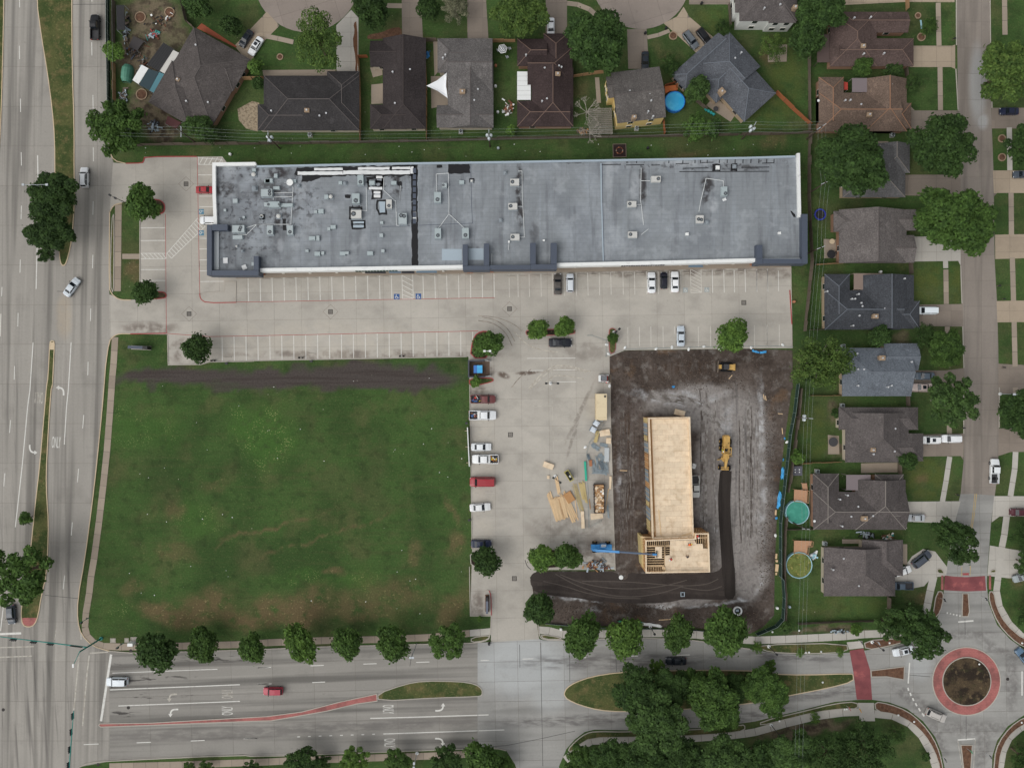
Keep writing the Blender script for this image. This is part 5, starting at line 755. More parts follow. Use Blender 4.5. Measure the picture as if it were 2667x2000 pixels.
fence(Q('B', 1445, 1168) + Q('C', 0, 1152, 1000, 1135, 1900, 1118), 'weathered grey fence behind the maroon and yellow houses', M_FW, 2.0); fence(Q('C', 1920, 1118, 2080, 1115) + Q('D', 200, 1112, 455, 1100), 'dark grey fence ending at the corner power pole', M_FW, 2.0)
fence(Q('D', 440, 1110, 432, 1300, 430, 1600) + Q('H', 435, 200, 455, 600, 430, 850, 395, 1180), 'long grey fence between the shops and the eastern houses', M_FW, 2.0); fence(Q('L', 365, 100, 340, 350, 320, 520, 285, 800, 260, 950), 'grey fence behind the pools facing the building site', M_FW, 2.0); fence(Q('L', 245, 1150, 232, 1300, 228, 1640) + Q('P', 235, 200, 235, 460), 'grey fence behind the algae filled pool', M_FW, 2.0)
fence(Q('A', 950, 20, 948, 380), 'grey fence panel run beside the black roofed shelter', M_FW); fence(Q('A', 952, 530, 956, 840), 'grey fence run beside the green tent', M_FWT); fence(Q('A', 1000, 1215, 1180, 1205), 'short grey fence under the tree at the power pole', M_FW)
fence(Q('A', 1500, 0, 1550, 200, 1600, 240), 'pale fence from the top edge to the askew brown house', M_FW); fence(Q('A', 1980, 662, 2190, 660), 'tan fence joining the askew brown house and charcoal house', M_FWT)
fence(Q('B', 862, 480, 945, 478), 'short brown gate fence beside the brown black house', M_FWB); fence(Q('B', 872, 490, 885, 800, 885, 1175), 'tan fence between the charcoal and brown black houses', M_FWT); fence(Q('B', 1415, 350, 1430, 800, 1428, 1160), 'grey brown fence between brown black and grey houses', M_FWT); fence(Q('B', 1415, 345, 1510, 345), 'short dark fence at the front of the grey house side yard', M_FW); fence(Q('B', 1968, 352, 2155, 350), 'pale fence at the front of the striped parasol yard', M_FWT)
fence(Q('C', 545, 640, 700, 618, 800, 605), 'cream fence between the maroon and yellow houses', M_FWT); fence(Q('C', 1282, 1000, 1293, 1115), 'brown fence beside the two storey yellow house', M_FWB); fence(Q('C', 1297, 718, 1412, 682), 'red brown fence at the end of the blue pool deck', M_FWB); fence(Q('C', 1380, 650, 1540, 830, 1640, 910), 'grey fence along the slate blue house side yard', M_FW); fence(Q('C', 1820, 50, 1835, 240), 'grey fence beside the two storey white house', M_FW)
fence(Q('D', 160, 768, 300, 905, 448, 1035), 'red brown diagonal fence running to the corner power pole', M_FWB, 1.9); fence(Q('D', 432, 480, 436, 760, 436, 1090), 'dark leaning fence behind the orange brown house', M_FW); fence(Q('D', 1235, 0, 1238, 95), 'pale fence beside the brown shingled house', M_FWT); fence(Q('D', 1222, 540, 1235, 640), 'short fence between the brown and orange brown houses', M_FW)
fence(Q('H', 480, 636, 720, 622), 'tan fence beside the warm grey house patio', M_FWT); fence(Q('H', 1262, 620, 1268, 712), 'short grey fence between the warm grey and dark blue grey houses', M_FW); fence(Q('H', 440, 1166, 580, 1166), 'pale wire fence beside the dark blue grey house', M_FW, 1.2); fence(Q('L', 440, 158, 715, 160), 'thin pale fence behind the blue grey house', M_FWT, 1.4); fence(Q('L', 1240, 160, 1242, 245), 'short fence between blue grey and grey brown houses', M_FW); fence(Q('L', 360, 712, 690, 703), 'pale fence behind the grey brown house patio', M_FWT); fence(Q('L', 1172, 705, 1175, 800), 'grey fence beside the hipped brown grey house', M_FW); fence(Q('L', 235, 1255, 480, 1250), 'grey fence between the two eastern pools', M_FW, 1.5)
fence(Q('P', 345, 462, 700, 445, 1070, 438), 'dark low fence along the taupe house lawn by the footpath', M_FW, 1.4); fence(Q('P', 1085, 245, 1085, 430), 'dark fence at the side of the taupe house lawn', M_FW)
# chain-link fences round the site
M_MESH = MAT('chainlink', srgb(140, 152, 152), .6, fine=.1, metal=.3); M_SCR = MAT('green_screen', srgb(40, 62, 54), .9, fine=.1); M_BLK = MAT('silt_black', srgb(34, 33, 34), .9, fine=.1)
def wirefence(pts, label, screen=None, hgt=1.8, name='chain_link_fence'):
    pts = resample(pts, 3.0); org = (*pts[0], 0); o = empty(name, org, 0, label, 'fence')
    for x, y in pts: MB().tube((x, y, 0), (x, y, hgt), .04).build('post', M_MESH, o, org)
    for a, b in zip(pts, pts[1:]):
        m = MB(); m.tube((*a, hgt), (*b, hgt), .03); m.tube((*a, .1), (*b, .1), .02); n = 8
        for k in range(1, n): 
            q = [(a[0] + (b[0] - a[0]) * k / n, a[1] + (b[1] - a[1]) * k / n)] * 2; m.tube((*q[0], .1), (*q[0], hgt), .008, n=3)
        m.build('mesh_panel', M_MESH, o, org)
        if screen: MB().strip([a, b], .02, .1, hgt - .15).build('screen', screen, o, org)
    return o
wirefence(Q('G', 810, 1385, 875, 1360, 970, 1328, 1100, 1322, 1600, 1308, 2212, 1300) + Q('H', 290, 1308), 'chain link fence between car park and building site earth'); wirefence(Q('G', 660, 1215, 700, 1215, 815, 1255, 815, 1385), 'open chain link gate panels at the site corner')
wirefence(Q('L', 340, 60, 310, 300, 275, 480, 240, 800, 195, 1200, 195, 1640) + Q('P', 215, 100, 225, 250, 215, 420, 160, 480, 0, 548), 'green screened chain link fence along the east site edge', M_SCR, 2.0)
wirefence(Q('K', 800, 390, 740, 470, 680, 540, 655, 620, 658, 800, 668, 950, 672, 1235, 775, 1180), 'bent chain link fence round the stored building materials'); wirefence(Q('O', 300, 462, 480, 478, 760, 500, 1250, 508, 1560, 520, 1900, 555), 'low black silt fence along the south site edge', M_BLK, .8, 'silt_fence')
wirefence(Q('A', 905, -100, 905, 300, 912, 700, 916, 1040), 'green screened wire fence beside the west avenue', M_SCR, 2.0)
# ------------------------------------------------------------------ vehicles
M_TYRE = paint('tyre', 26, 26, 27, .9, fine=.05, spec=.2); M_RIM = paint('rim', 150, 152, 154, .35, metal=.5); M_CGL = MAT('car_glass', srgb(30, 36, 42), .06, fine=0, spec=.7); M_HEAD = paint('headlight', 215, 218, 220, .15); M_TAIL = paint('taillight', 150, 26, 26, .25); M_TRIM = paint('trim_black', 28, 28, 30, .6); M_BEDL = paint('bed_liner', 60, 60, 62, .8, fine=.1)
def carpaint(r, g, b): return MAT('paint_%d_%d_%d' % (r, g, b), srgb(r, g, b), .32, fine=.015, spec=.4, coat=.2)
KIND = {'sedan': dict(L=4.8, W=1.84, H=1.44, wsb=.27, wst=.42, rt=.70, rb=.84, hz=.93, dz=.98, fz=.74), 'suv': dict(L=4.75, W=1.9, H=1.72, wsb=.24, wst=.37, rt=.92, rb=.985, hz=1.06, dz=1.05, fz=.9), 'hatch': dict(L=4.2, W=1.78, H=1.5, wsb=.23, wst=.38, rt=.84, rb=.97, hz=.95, dz=1.0, fz=.78), 'pickup': dict(L=5.8, W=1.98, H=1.86, wsb=.23, wst=.32, rt=.555, rb=.585, hz=1.14, dz=1.1, fz=.98), 'van': dict(L=5.3, W=2.0, H=1.95, wsb=.19, wst=.30, rt=.96, rb=.99, hz=1.12, dz=1.12, fz=.95)}
CARM = {}
def carmeshes(kind):
    if kind in CARM: return CARM[kind]
    k = KIND[kind]; L, W, H = k['L'], k['W'], k['H']; X = lambda f: L / 2 - f * L; hw = W / 2; belt = (k['hz'] + k['dz']) / 2
    b = MB(); st = [(0.0, .72, k['fz'] * .82), (.015, .84, k['fz'] * .95), (.06, .94, k['fz']), (.14, .985, (k['fz'] + k['hz']) / 2 + .03), (k['wsb'], 1, k['hz']), (.5, 1, belt), (.8, 1, k['dz']), (.93, .975, k['dz'] - .01), (.985, .9, k['dz'] - .06), (1.0, .8, k['dz'] - .16)]
    if kind == 'pickup': st = [q for q in st if q[0] < .55] + [(.585, 1, 1.1)]
    rings = []
    for f, wf, zt in st:
        w_ = hw * wf; rings.append([(X(f), y, z) for y, z in ((w_ * .94, .24), (w_, .45), (w_, zt - .26), (w_ * .96, zt - .08), (w_ * .84, zt - .01), (w_ * .45, zt + .025), (-w_ * .45, zt + .025), (-w_ * .84, zt - .01), (-w_ * .96, zt - .08), (-w_, zt - .26), (-w_, .45), (-w_ * .94, .24))])
    n = 12; vs = [q for r in rings for q in r]; fs = [tuple(range(n)), tuple(reversed(range((len(rings) - 1) * n, len(rings) * n)))]
    for i in range(len(rings) - 1):
        for j in range(n): fs.append((i * n + j, i * n + (j + 1) % n, (i + 1) * n + (j + 1) % n, (i + 1) * n + j))
    b.add(vs, [tuple(reversed(f)) for f in fs])
    bw, tw = hw * .9, hw * .72; zb = belt - .04; xs = [X(k['wsb']), X(k['wst']), X(k['rt']), X(k['rb'])]
    c = [(xs[0], bw * .94, zb), (xs[3], bw * .94, zb), (xs[3], -bw * .94, zb), (xs[0], -bw * .94, zb), (xs[1], tw, H - .02), (xs[2], tw * .97, H - .03), (xs[2], -tw * .97, H - .03), (xs[1], -tw, H - .02)]; xm = (xs[1] + xs[2]) / 2; xmb = (xs[0] + xs[3]) / 2
    c += [(xm, tw * .6, H + .02), (xm, -tw * .6, H + .02)]
    b.add(c, [(4, 8, 9, 7), (5, 6, 9, 8), (4, 5, 8), (6, 7, 9), (0, 4, 7, 3), (1, 2, 6, 5), (0, 1, 5, 4), (2, 3, 7, 6)])
    if kind == 'pickup':
        x0, x1 = X(.59), X(.985); z1 = 1.1
        for s in (1, -1): b.box((x0 + x1) / 2, s * (hw - .07), .45, abs(x1 - x0), .13, z1 - .45)
        b.box(x1 + .05, 0, .5, .09, W * .97, z1 - .5); b.box((x0 + x1) / 2, 0, .42, abs(x1 - x0), W * .9, .12)
    body = b.mesh('body', M_TRIM); lerp = lambda p, q, t: tuple(p[i] + (q[i] - p[i]) * t for i in range(3))
    def glass(name, a, bb, cc, d, m0, m1, m2, m3):       # inset quad on the face a-bb (base) .. d-cc (top), pushed out 12 mm
        q = [lerp(lerp(a, bb, m0), lerp(d, cc, m0), m2), lerp(lerp(a, bb, m1), lerp(d, cc, m1), m2), lerp(lerp(a, bb, m1), lerp(d, cc, m1), m3), lerp(lerp(a, bb, m0), lerp(d, cc, m0), m3)]
        nn = (Vector(q[1]) - Vector(q[0])).cross(Vector(q[3]) - Vector(q[0])).normalized(); 
        if nn.dot(Vector(q[0]) - Vector((xmb, 0, .8))) < 0: nn = -nn
        return MB().add([Vector(p) + nn * .014 for p in q], [(0, 1, 2, 3)]).mesh(name, M_CGL)
    out = {'body': [(body, (0, 0, 0))], 'windscreen': [(glass('windscreen', c[3], c[0], c[4], c[7], .04, .96, .1, .97), (0, 0, 0))], 'rear_window': [(glass('rear_window', c[1], c[2], c[6], c[5], .07, .93, .14 if kind != 'pickup' else .3, .95), (0, 0, 0))]}
    out['side_window'] = [(glass('side_window', c[0], c[1], c[5], c[4], a, a2, .2, .93), (0, 0, 0)) for a, a2 in ((.06, .49), (.53, .95))] + [(glass('side_window', c[2], c[3], c[7], c[6], a, a2, .2, .93), (0, 0, 0)) for a, a2 in ((.05, .47), (.51, .94))]
    r = .33 if kind in ('sedan', 'hatch') else .39
    wm = MB().tube((0, -.11, 0), (0, .11, 0), r, n=16).mesh('wheel', M_TYRE); rm = MB().tube((0, -.125, 0), (0, .125, 0), r * .6, n=10).mesh('rim', M_RIM)
    out['_wheel'] = (wm, rm, [(X(.185), s * (hw - .11), r) for s in (1, -1)] + [(X(.79), s * (hw - .11), r) for s in (1, -1)])
    out['headlight'] = [(MB().box(0, 0, 0, .12, .34, .14).mesh('headlight', M_HEAD), (X(.022), s * hw * .66, k['fz'] * .78)) for s in (1, -1)]
    out['taillight'] = [(MB().box(0, 0, 0, .1, .28, .18).mesh('taillight', M_TAIL), (X(.99), s * hw * .72, k['dz'] - .3)) for s in (1, -1)]
    out['mirror'] = [(MB().box(0, 0, 0, .16, .22, .13).mesh('mirror', M_TRIM), (X(k['wsb'] + .05), s * (hw + .08), belt + .02)) for s in (1, -1)]
    CARM[kind] = out; return out
def car(t, x, y, head, kind, col, label, lpx=None, extra=None, cat=None, hgt=.9):
    X, Y = P(t, x, y, hgt); o = empty({'sedan': 'saloon_car', 'suv': 'suv', 'hatch': 'hatchback', 'pickup': 'pickup_truck', 'van': 'van'}[kind], (X, Y, .05), math.radians(head), label, cat or {'sedan': 'car', 'suv': 'suv', 'hatch': 'car', 'pickup': 'pickup truck', 'van': 'van'}[kind])
    s = (lpx * PX * .99 / KIND[kind]['L']) if lpx else 1; s = min(1.12, max(.9, s)); m = carpaint(*col)
    for nm, lst in carmeshes(kind).items():
        if nm == '_wheel':
            for p in lst[2]: wo = part('wheel', lst[0], o, tuple(q * s for q in p), 0, None, (s,) * 3); part('rim', lst[1], wo)
        else:
            for me, p in lst: part(nm, me, o, tuple(q * s for q in p), 0, m if nm == 'body' else None, (s,) * 3)
    if extra == 'sunroof': part('sunroof', MB().box(0, 0, 0, .8, .8, .012).mesh('sunroof', M_CGL), o, (-.35, 0, (KIND[kind]['H'] + .012) * s))
    if extra == 'rails':
        for q in (1, -1): part('roof_rail', MB().box(0, 0, 0, 1.9, .06, .06).mesh('roof_rail', M_TRIM), o, (-.6, q * .58, (KIND[kind]['H']) * s))
    if kind == 'pickup':
        part('bed_liner', MB().box(0, 0, 0, 2.1, 1.6, .02).mesh('bed_liner', M_BEDL), o, (-1.7 * s, 0, .56 * s), 0, None, (s,) * 3)
    if extra in ('tools', 'gear'):
        R = random.Random(len(label)); cols = [(200, 200, 196), (170, 120, 60), (190, 50, 40), (220, 190, 60), (60, 90, 140), (40, 42, 46), (120, 84, 60)]
        for i in range(14):
            c3 = R.choice(cols); q = MB().box(0, 0, 0, R.uniform(.2, .8), R.uniform(.12, .4), R.uniform(.1, .4)).build('cargo', paint('cargo_%d_%d_%d' % c3, *c3, .7), o); q.location = (-1.7 * s + R.uniform(-.75, .75), R.uniform(-.55, .55), .6); q.rotation_euler.z = R.uniform(0, 3)
    if extra == 'gear' or extra == 'toolbox': part('tool_chest', MB().box(0, 0, 0, .5, 1.7, .35).mesh('tool_chest', M_CAP if extra == 'gear' else M_BEDL), o, (-.8 * s, 0, .85))
    if extra == 'tyre': part('spare_tyre', MB().lathe(0, 0, [(.18, 0), (.38, 0), (.38, .22), (.2, .22)], 14).mesh('spare_tyre', M_TYRE), o, (-1.7, 0, .6))
    return o
WH, SV, BK, DG, NV, RD = (226, 229, 231), (168, 174, 178), (22, 23, 26), (62, 66, 72), (34, 42, 66), (150, 30, 42)
for a in (('A', 780, 226, 90, 'pickup', BK, 'black pickup truck driving up the west avenue', 210), ('A', 692, 1460, 90, 'suv', WH, 'white suv driving up the west avenue beside the median', 166, 'rails'), ('A', 2022, 316, -124, 'sedan', (40, 46, 54), 'dark saloon beside a white one on the tan drive', 156), ('A', 2102, 380, -123, 'sedan', WH, 'white saloon with sunroof on the tan drive', 166, 'sunroof'), ('C', 363, 226, -90, 'sedan', WH, 'white saloon nosing under the maroon house eave', 160), ('C', 1140, 500, -90, 'sedan', (34, 42, 50), 'dark saloon nosing under the yellow house eave', 150), ('C', 1515, 328, -53, 'suv', (96, 102, 108), 'grey suv with roof rails before the slate blue house', 166, 'rails'), ('C', 1625, 300, -52, 'suv', BK, 'black suv half under the slate blue house eave', 156), ('D', 2095, 915, 180, 'sedan', (30, 36, 60), 'navy saloon on a drive across the residential street', 155), ('D', 2205, 1435, 180, 'sedan', (72, 80, 90), 'blue grey saloon on the pale drive across the street', 150), ('A', 1688, 1562, 0, 'sedan', (160, 36, 44), 'red saloon parked nose in at the west shop wall', 145), ('E', 1730, 265, 180, 'van', WH, 'white van backed against the west shop wall', 165), ('E', 588, 815, 54, 'sedan', (196, 204, 210), 'silver saloon turning across the west avenue', 172),
          ('G', 420, 790, 90, 'sedan', (78, 74, 70), 'dark taupe saloon beside a white suv at the shops', 172), ('G', 521, 780, 90, 'suv', (206, 212, 218), 'white suv beside a dark taupe saloon at the shops', 154), ('G', 1192, 778, 90, 'sedan', WH, 'white saloon with pale rear window beside the black hatchback', 174), ('G', 1294, 760, 90, 'hatch', (30, 30, 42), 'black hatchback between two white saloons', 138), ('G', 1384, 772, 90, 'sedan', (232, 234, 235), 'white saloon beside the faded wheelchair bay', 172), ('G', 1433, 1218, 90, 'sedan', (190, 200, 208), 'silver saloon alone in the stalls by the site fence', 170), ('G', 440, 1272, 0, 'sedan', (30, 32, 40), 'black saloon below the brick edged tree island', 190), ('H', 1415, 1008, 180, 'van', (222, 230, 234), 'white minivan nosing under the dark blue grey house', 160), ('H', 1398, 1546, 180, 'sedan', (88, 100, 112), 'blue grey saloon on the drive of the blue grey house', 162), ('L', 1372, 90, 180, 'sedan', (186, 172, 166), 'pinkish silver saloon with sunroof on the blue grey house drive', 172, 'sunroof'),
          ('J', 1890, 188, 0, 'pickup', (110, 62, 62), 'maroon pickup truck with a loaded bed', 208, 'tools'), ('J', 1885, 320, 0, 'pickup', WH, 'white pickup truck with tools in its bed and front outward', 228, 'gear'), ('J', 1874, 582, 0, 'sedan', (224, 228, 230), 'white saloon between the two white pickup trucks', 168), ('J', 1910, 681, 180, 'pickup', (230, 232, 232), 'white pickup truck with colourful gear, nose to the grass', 222, 'gear'), ('J', 1886, 868, 180, 'van', RD, 'long red wagon parked beside the field', 212), ('J', 1866, 1078, 4, 'sedan', (220, 222, 222), 'white saloon parked slightly askew beside the field', 172), ('J', 1875, 1378, 0, 'sedan', NV, 'navy saloon half under the dark round tree', 170), ('K', 1556, 905, -88, 'pickup', (196, 198, 194), 'white pickup truck with dark cab beside the timber building', 182), ('L', 1447, 524, 180, 'suv', (228, 230, 230), 'white suv with sunroof behind another white suv', 162, 'sunroof'), ('L', 1618, 513, 180, 'suv', (226, 228, 230), 'white suv nearest the street of two in line', 166), ('L', 1972, 782, 88, 'pickup', (224, 228, 230), 'white pickup truck with a tyre in its bed on the street', 206, 'tyre'), ('L', 2178, 1118, 180, 'suv', (84, 40, 48), 'dark maroon suv on a pale drive across the street', 150), ('L', 1322, 1165, 180, 'sedan', (176, 182, 186), 'silver saloon half under the hipped house eave', 152), ('L', 1372, 1505, 38, 'suv', (74, 80, 90), 'dark grey suv angled on the curved drive', 176, 'rails'), ('P', 1212, 40, 18, 'suv', (228, 230, 230), 'white suv close to the taupe house wall', 130), ('P', 1212, 160, 180, 'pickup', (78, 92, 106), 'blue grey pickup truck beside the taupe house', 180), ('P', 1220, 697, 193, 'sedan', (214, 220, 224), 'white saloon leaving the roundabout westward', 172, 'sunroof'), ('P', 1490, 1224, -24, 'suv', (186, 182, 176), 'beige silver suv driving round the roundabout', 170, 'rails'), ('P', 2215, 745, 130, 'suv', (90, 116, 140), 'blue suv entering the roundabout from the east', 165),
          ('M', 90, 395, -86, 'hatch', (58, 68, 78), 'dark hatchback waiting beside the narrow west median', 160), ('M', 963, 948, 180, 'suv', (214, 222, 228), 'white suv waiting at the stop line', 178), ('N', 160, 1026, 180, 'suv', (160, 32, 58), 'crimson suv driving along the south avenue', 162), ('O', 1392, 780, 180, 'sedan', (34, 40, 46), 'black convertible under the east median trees', 170), ('P', 2200, 85, 200, 'suv', (150, 158, 160), 'silver suv beneath the tree at the east corner', 150)): car(*a)
# ------------------------------------------------------------------ building site
rs = random.Random(11)
M_PLY = MAT('plywood', srgb(222, 203, 176), .8, [dict(c=srgb(192, 166, 134), n=(.9, .45, .7), a=.6), dict(c=srgb(232, 212, 184), n=(.3, .5, .7), a=.5)], rand=.07, fine=.05); M_STUD = MAT('stud_timber', srgb(212, 184, 146), .8, rand=.08, fine=.08); M_OSB = MAT('sheathing_brown', srgb(176, 134, 92), .85, fine=.1); M_WRAP = paint('house_wrap_grey', 128, 140, 148, .7, fine=.06); M_GYP = MAT('yellow_sheathing', srgb(188, 170, 122), .85, fine=.08)  # M_OSB is brown board sheathing, a deeper tone than the plywood
M_INT = MAT('subfloor_concrete', srgb(120, 104, 90), .9, fine=.1)
bo = (*P('K', 1400, 980), 0); bld = empty('timber_building', bo, 0, 'timber framed building under construction with plywood roof deck', 'building')
def bp(nm, mb, mat, par=None): return mb.build(nm, mat, par or bld, bo)
LZ, LP = 5.3, 6.2
long_ = Q('K', 1165, 340, 1510, 334, 1540, 1326, 1198, 1338, h=LP); inn = offset(ccw(long_), .3, True)
bp('wall', MB().prism(offset(ccw(long_), .1, True), .1, LZ - .1), M_OSB); bp('parapet', MB().strip(offset(ccw(long_), .16, True), .3, LZ - .3, LP, True), M_PLY)
# plywood sheets of the long deck, laid in staggered rows
a0, b0 = P('K', 1190, 352, LZ), P('K', 1498, 348, LZ); a1 = P('K', 1212, 1318, LZ)
ux = (Vector(b0) - Vector(a0)); wx = ux.length; ux.normalize(); vy = Vector(a1) - Vector(a0); ly = vy.length; vy.normalize()
bp('deck_base', MB().sheet([tuple(Vector(a0) + ux * i * wx + vy * j * ly) for i, j in ((-.01, 0), (1.01, 0), (1.05, 1), (0, 1))], LZ - .03), M_OSB)
rows = int(ly / 1.22) + 1
for r in range(rows):
    xx = -(r % 2) * 1.22
    while xx < wx:
        x0, x1 = max(0, xx), min(wx, xx + 2.44); y0, y1 = r * 1.22, min(ly, r * 1.22 + 1.22)
        if x1 - x0 > .1 and y1 - y0 > .1: bp('plywood_sheet', MB().prism([tuple(Vector(a0) + ux * (x + (.4 * y / ly)) + vy * y) for x, y in ((x0 + .012, y0 + .012), (x1 - .012, y0 + .012), (x1 - .012, y1 - .012), (x0 + .012, y1 - .012))], LZ - .02, LZ + rs.uniform(0, .006)), M_PLY)
        xx += 2.44
# west wall bays: wrap, sheathing and openings
for i, (y0, y1, m) in enumerate(((345, 385, M_GYP), (390, 490, M_WRAP), (495, 540, M_GYP), (545, 640, M_WRAP), (648, 775, M_OSB), (780, 880, M_WRAP), (885, 930, M_OSB), (935, 1040, M_WRAP), (1045, 1090, M_GYP), (1095, 1195, M_WRAP), (1200, 1290, M_GYP))):
    k0 = 1165 + (y0 - 340) * .031; k1 = 1165 + (y1 - 340) * .031; p, q = P('K', k0, y0, LP), P('K', k1, y1, LP); bp('wall_panel', MB().prism([(p[0] - .12, p[1]), (p[0] - .02, p[1]), (q[0] - .02, q[1]), (q[0] - .12, q[1])], .1, LZ - .4 - (i % 3) * .4), m)
for i in range(24):
    y = 348 + i * 41; x = 1165 + (y - 340) * .031; X, Y = P('K', x, y, LP); bp('stud', MB().box(X - .17, Y, .1, .09, .09, LZ - .3), M_STUD)
# taller front block
FZ = 7.4; fr4 = Q('K', 1140, 1345, 1662, 1292, 1674, 1612, 1143, 1620, h=FZ); fr4 = Q('K', 1140, 1348, 1548, 1332, 1550, 1292, 1664, 1290, 1674, 1612, 1143, 1620, h=FZ)
bp('wall', MB().strip(offset(ccw(fr4), .12, True), .16, .1, FZ - 1.1, True), M_OSB); bp('parapet', MB().strip(offset(ccw(fr4), .14, True), .26, FZ - .35, FZ, True), M_PLY)
bp('floor', MB().prism(offset(ccw(fr4), .3, True), .1, .25), M_INT)
for i in range(34):      # parapet studs all round
    t = i / 34; n = len(fr4); seg = int(t * n); f = t * n - seg; a, b = fr4[seg], fr4[(seg + 1) % n]; X, Y = a[0] + (b[0] - a[0]) * f, a[1] + (b[1] - a[1]) * f; bp('stud', MB().box(X, Y, FZ - 1.4, .09, .18, 1.1), M_STUD)
DZ = FZ - .9
deck = Q('K', 1342, 1352, 1545, 1345, 1560, 1378, 1612, 1378, 1616, 1415, 1655, 1415, 1664, 1602, 1302, 1606, 1302, 1472, 1342, 1470, h=DZ); bp('deck_base', MB().prism(deck, DZ - .08, DZ - .03), M_OSB)
xs = [p[0] for p in deck]; ys = [p[1] for p in deck]; y = max(ys); r = 0
while y > min(ys):
    x = min(xs) - (r % 2) * 1.22
    while x < max(xs):
        q = clip(deck, x + .012, y - 1.21, x + 2.43, y - .012)
        if len(q) > 2 and abs(area(q)) > .1: bp('plywood_sheet', MB().prism(q, DZ - .025, DZ + rs.uniform(0, .006)), M_PLY)
        x += 2.44
    y -= 1.22; r += 1
def joist(t, x0, y0, x1, y1, z=DZ - .3, w_=.09, hgt=.28):
    p, q = P(t, x0, y0, z + hgt), P(t, x1, y1, z + hgt); l = math.hypot(q[0] - p[0], q[1] - p[1]); bp('joist', MB().box((p[0] + q[0]) / 2, (p[1] + q[1]) / 2, z, l, w_, hgt, math.atan2(q[1] - p[1], q[0] - p[0])), M_STUD)
for i in range(12): joist('K', 1152 + i * 16, 1355, 1152 + i * 16, 1392)
for i in range(9): joist('K', 1148, 1402 + i * 19, 1300, 1400 + i * 19, w_=.14)
for i in range(11): joist('K', 1152 + i * 14, 1570, 1152 + i * 14, 1608)
joist('K', 1146, 1396, 1342, 1393, w_=.2); joist('K', 1146, 1564, 1302, 1562, w_=.2); joist('K', 1300, 1392, 1302, 1606, w_=.2)
for i in range(4): joist('K', 1308, 1402 + i * 18, 1340, 1402 + i * 18)
for i in range(6): joist('K', 1560 + i * 18, 1298, 1560 + i * 18, 1374)
joist('K', 1552, 1330, 1660, 1326, w_=.15); joist('K', 1620, 1385, 1655, 1385); joist('K', 1620, 1400, 1655, 1400)
for i in range(14): joist('K', 1110 + i * 2, 1330 + i * 21, 1140, 1330 + i * 21, z=4.5)     # west outrigger framing
bp('wall_panel', MB().prism(Q('K', 1098, 1312, 1120, 1312, 1140, 1600, 1112, 1560, h=4.2), .1, 4.2, cap=True), M_GYP)
bp('ledger', MB().strip(Q('K', 1105, 1322, 1320, 1334, 1548, 1326, h=5.6), .3, 5.3, 5.6), M_STUD)
for i in range(20): joist('K', 1210 + i * 17, 1330, 1212 + i * 17, 1350, z=5.2)
for i in range(5): joist('K', 1540 + i * 20, 1245 + i * 8, 1545 + i * 20, 1290, z=4.8)
for x0, y0, x1, y1 in ((1250, 1095, 1270, 1310), (1195, 1095, 1215, 1280), (1440, 1310, 1545, 1280)): 
    p, q = P('K', x0, y0, LZ), P('K', x1, y1, LZ); tag(MB().box((p[0] + q[0]) / 2, (p[1] + q[1]) / 2, LZ + .01, math.hypot(q[0] - p[0], q[1] - p[1]), .24, .05, math.atan2(q[1] - p[1], q[0] - p[0])).build('loose_plank', M_STUD), 'long loose plank lying on the plywood roof deck', 'plank', 'planks on the roof deck')
def stack(t, x, y, w_, h_, rot, label, n=6, mat=None, z=.05, th=.09, name='plywood_stack', cat='plywood stack', hz=None, jit=.04, group=None, along='x'):
    """a pile of sheets or boards; every sheet its own part"""
    hz = z + n * th if hz is None else hz; X, Y = P(t, x, y, hz); o = empty(name, (X, Y, z), math.radians(-rot), label, cat, group); dx, dy = w_ * PX, h_ * PX
    me = MB().box(0, 0, 0, dx, dy, th * .95).mesh('sheet', mat or M_PLY)
    for i in range(n): part('sheet', me, o, (rs.uniform(-jit, jit), rs.uniform(-jit, jit), i * th), rs.uniform(-jit, jit) * .6)
    return o
def boards(t, x0, y0, x1, y1, wpx, n, label, mat=None, layers=2, bw=.2, z=.05, name='lumber_stack', cat='lumber', jit=.35, group=None, ang=.02):
    """a bundle of n boards side by side running from x0,y0 to x1,y1"""
    p, q = P(t, x0, y0, .3), P(t, x1, y1, .3); l = math.hypot(q[0] - p[0], q[1] - p[1]); a = math.atan2(q[1] - p[1], q[0] - p[0]); o = empty(name, ((p[0] + q[0]) / 2, (p[1] + q[1]) / 2, z), a, label, cat, group)
    me = MB().box(0, 0, 0, l, bw, .09).mesh('board', mat or M_STUD); W_ = wpx * PX
    for ly_ in range(layers):
        for i in range(n): part('board', me, o, (rs.uniform(-jit, jit), -W_ / 2 + W_ * (i + .5) / n, ly_ * .1), rs.uniform(-ang, ang))
    return o
stack('K', 1425, 300, 86, 44, 14, 'plywood stack at the north end of the timber building'); stack('K', 808, 465, 84, 48, -10, 'plywood stack beside the portable toilets', 8); stack('K', 838, 531, 38, 46, 4, 'small square plywood stack by the steel studs', 5); stack('K', 343, 735, 84, 44, 20, 'plywood stack alone on the car park concrete', 7); stack('K', 515, 995, 66, 84, -32, 'brown board stack among the lumber', 5, M_OSB); stack('K', 740, 497, 24, 95, 14, 'yellowish board stack by the bent fence', 5, M_GYP); stack('K', 853, 875, 16, 105, 2, 'narrow board stack by the site kerb', 4); stack('K', 626, 1180, 24, 140, -2, 'narrow pale board stack south of the lumber', 5); stack('K', 750, 1148, 100, 30, -6, 'scattered boards at the foot of the debris skip', 3, None, .05, .06, jit=.3); stack('K', 342, 830, 20, 26, 5, 'small carton pile near the plywood stack', 3)
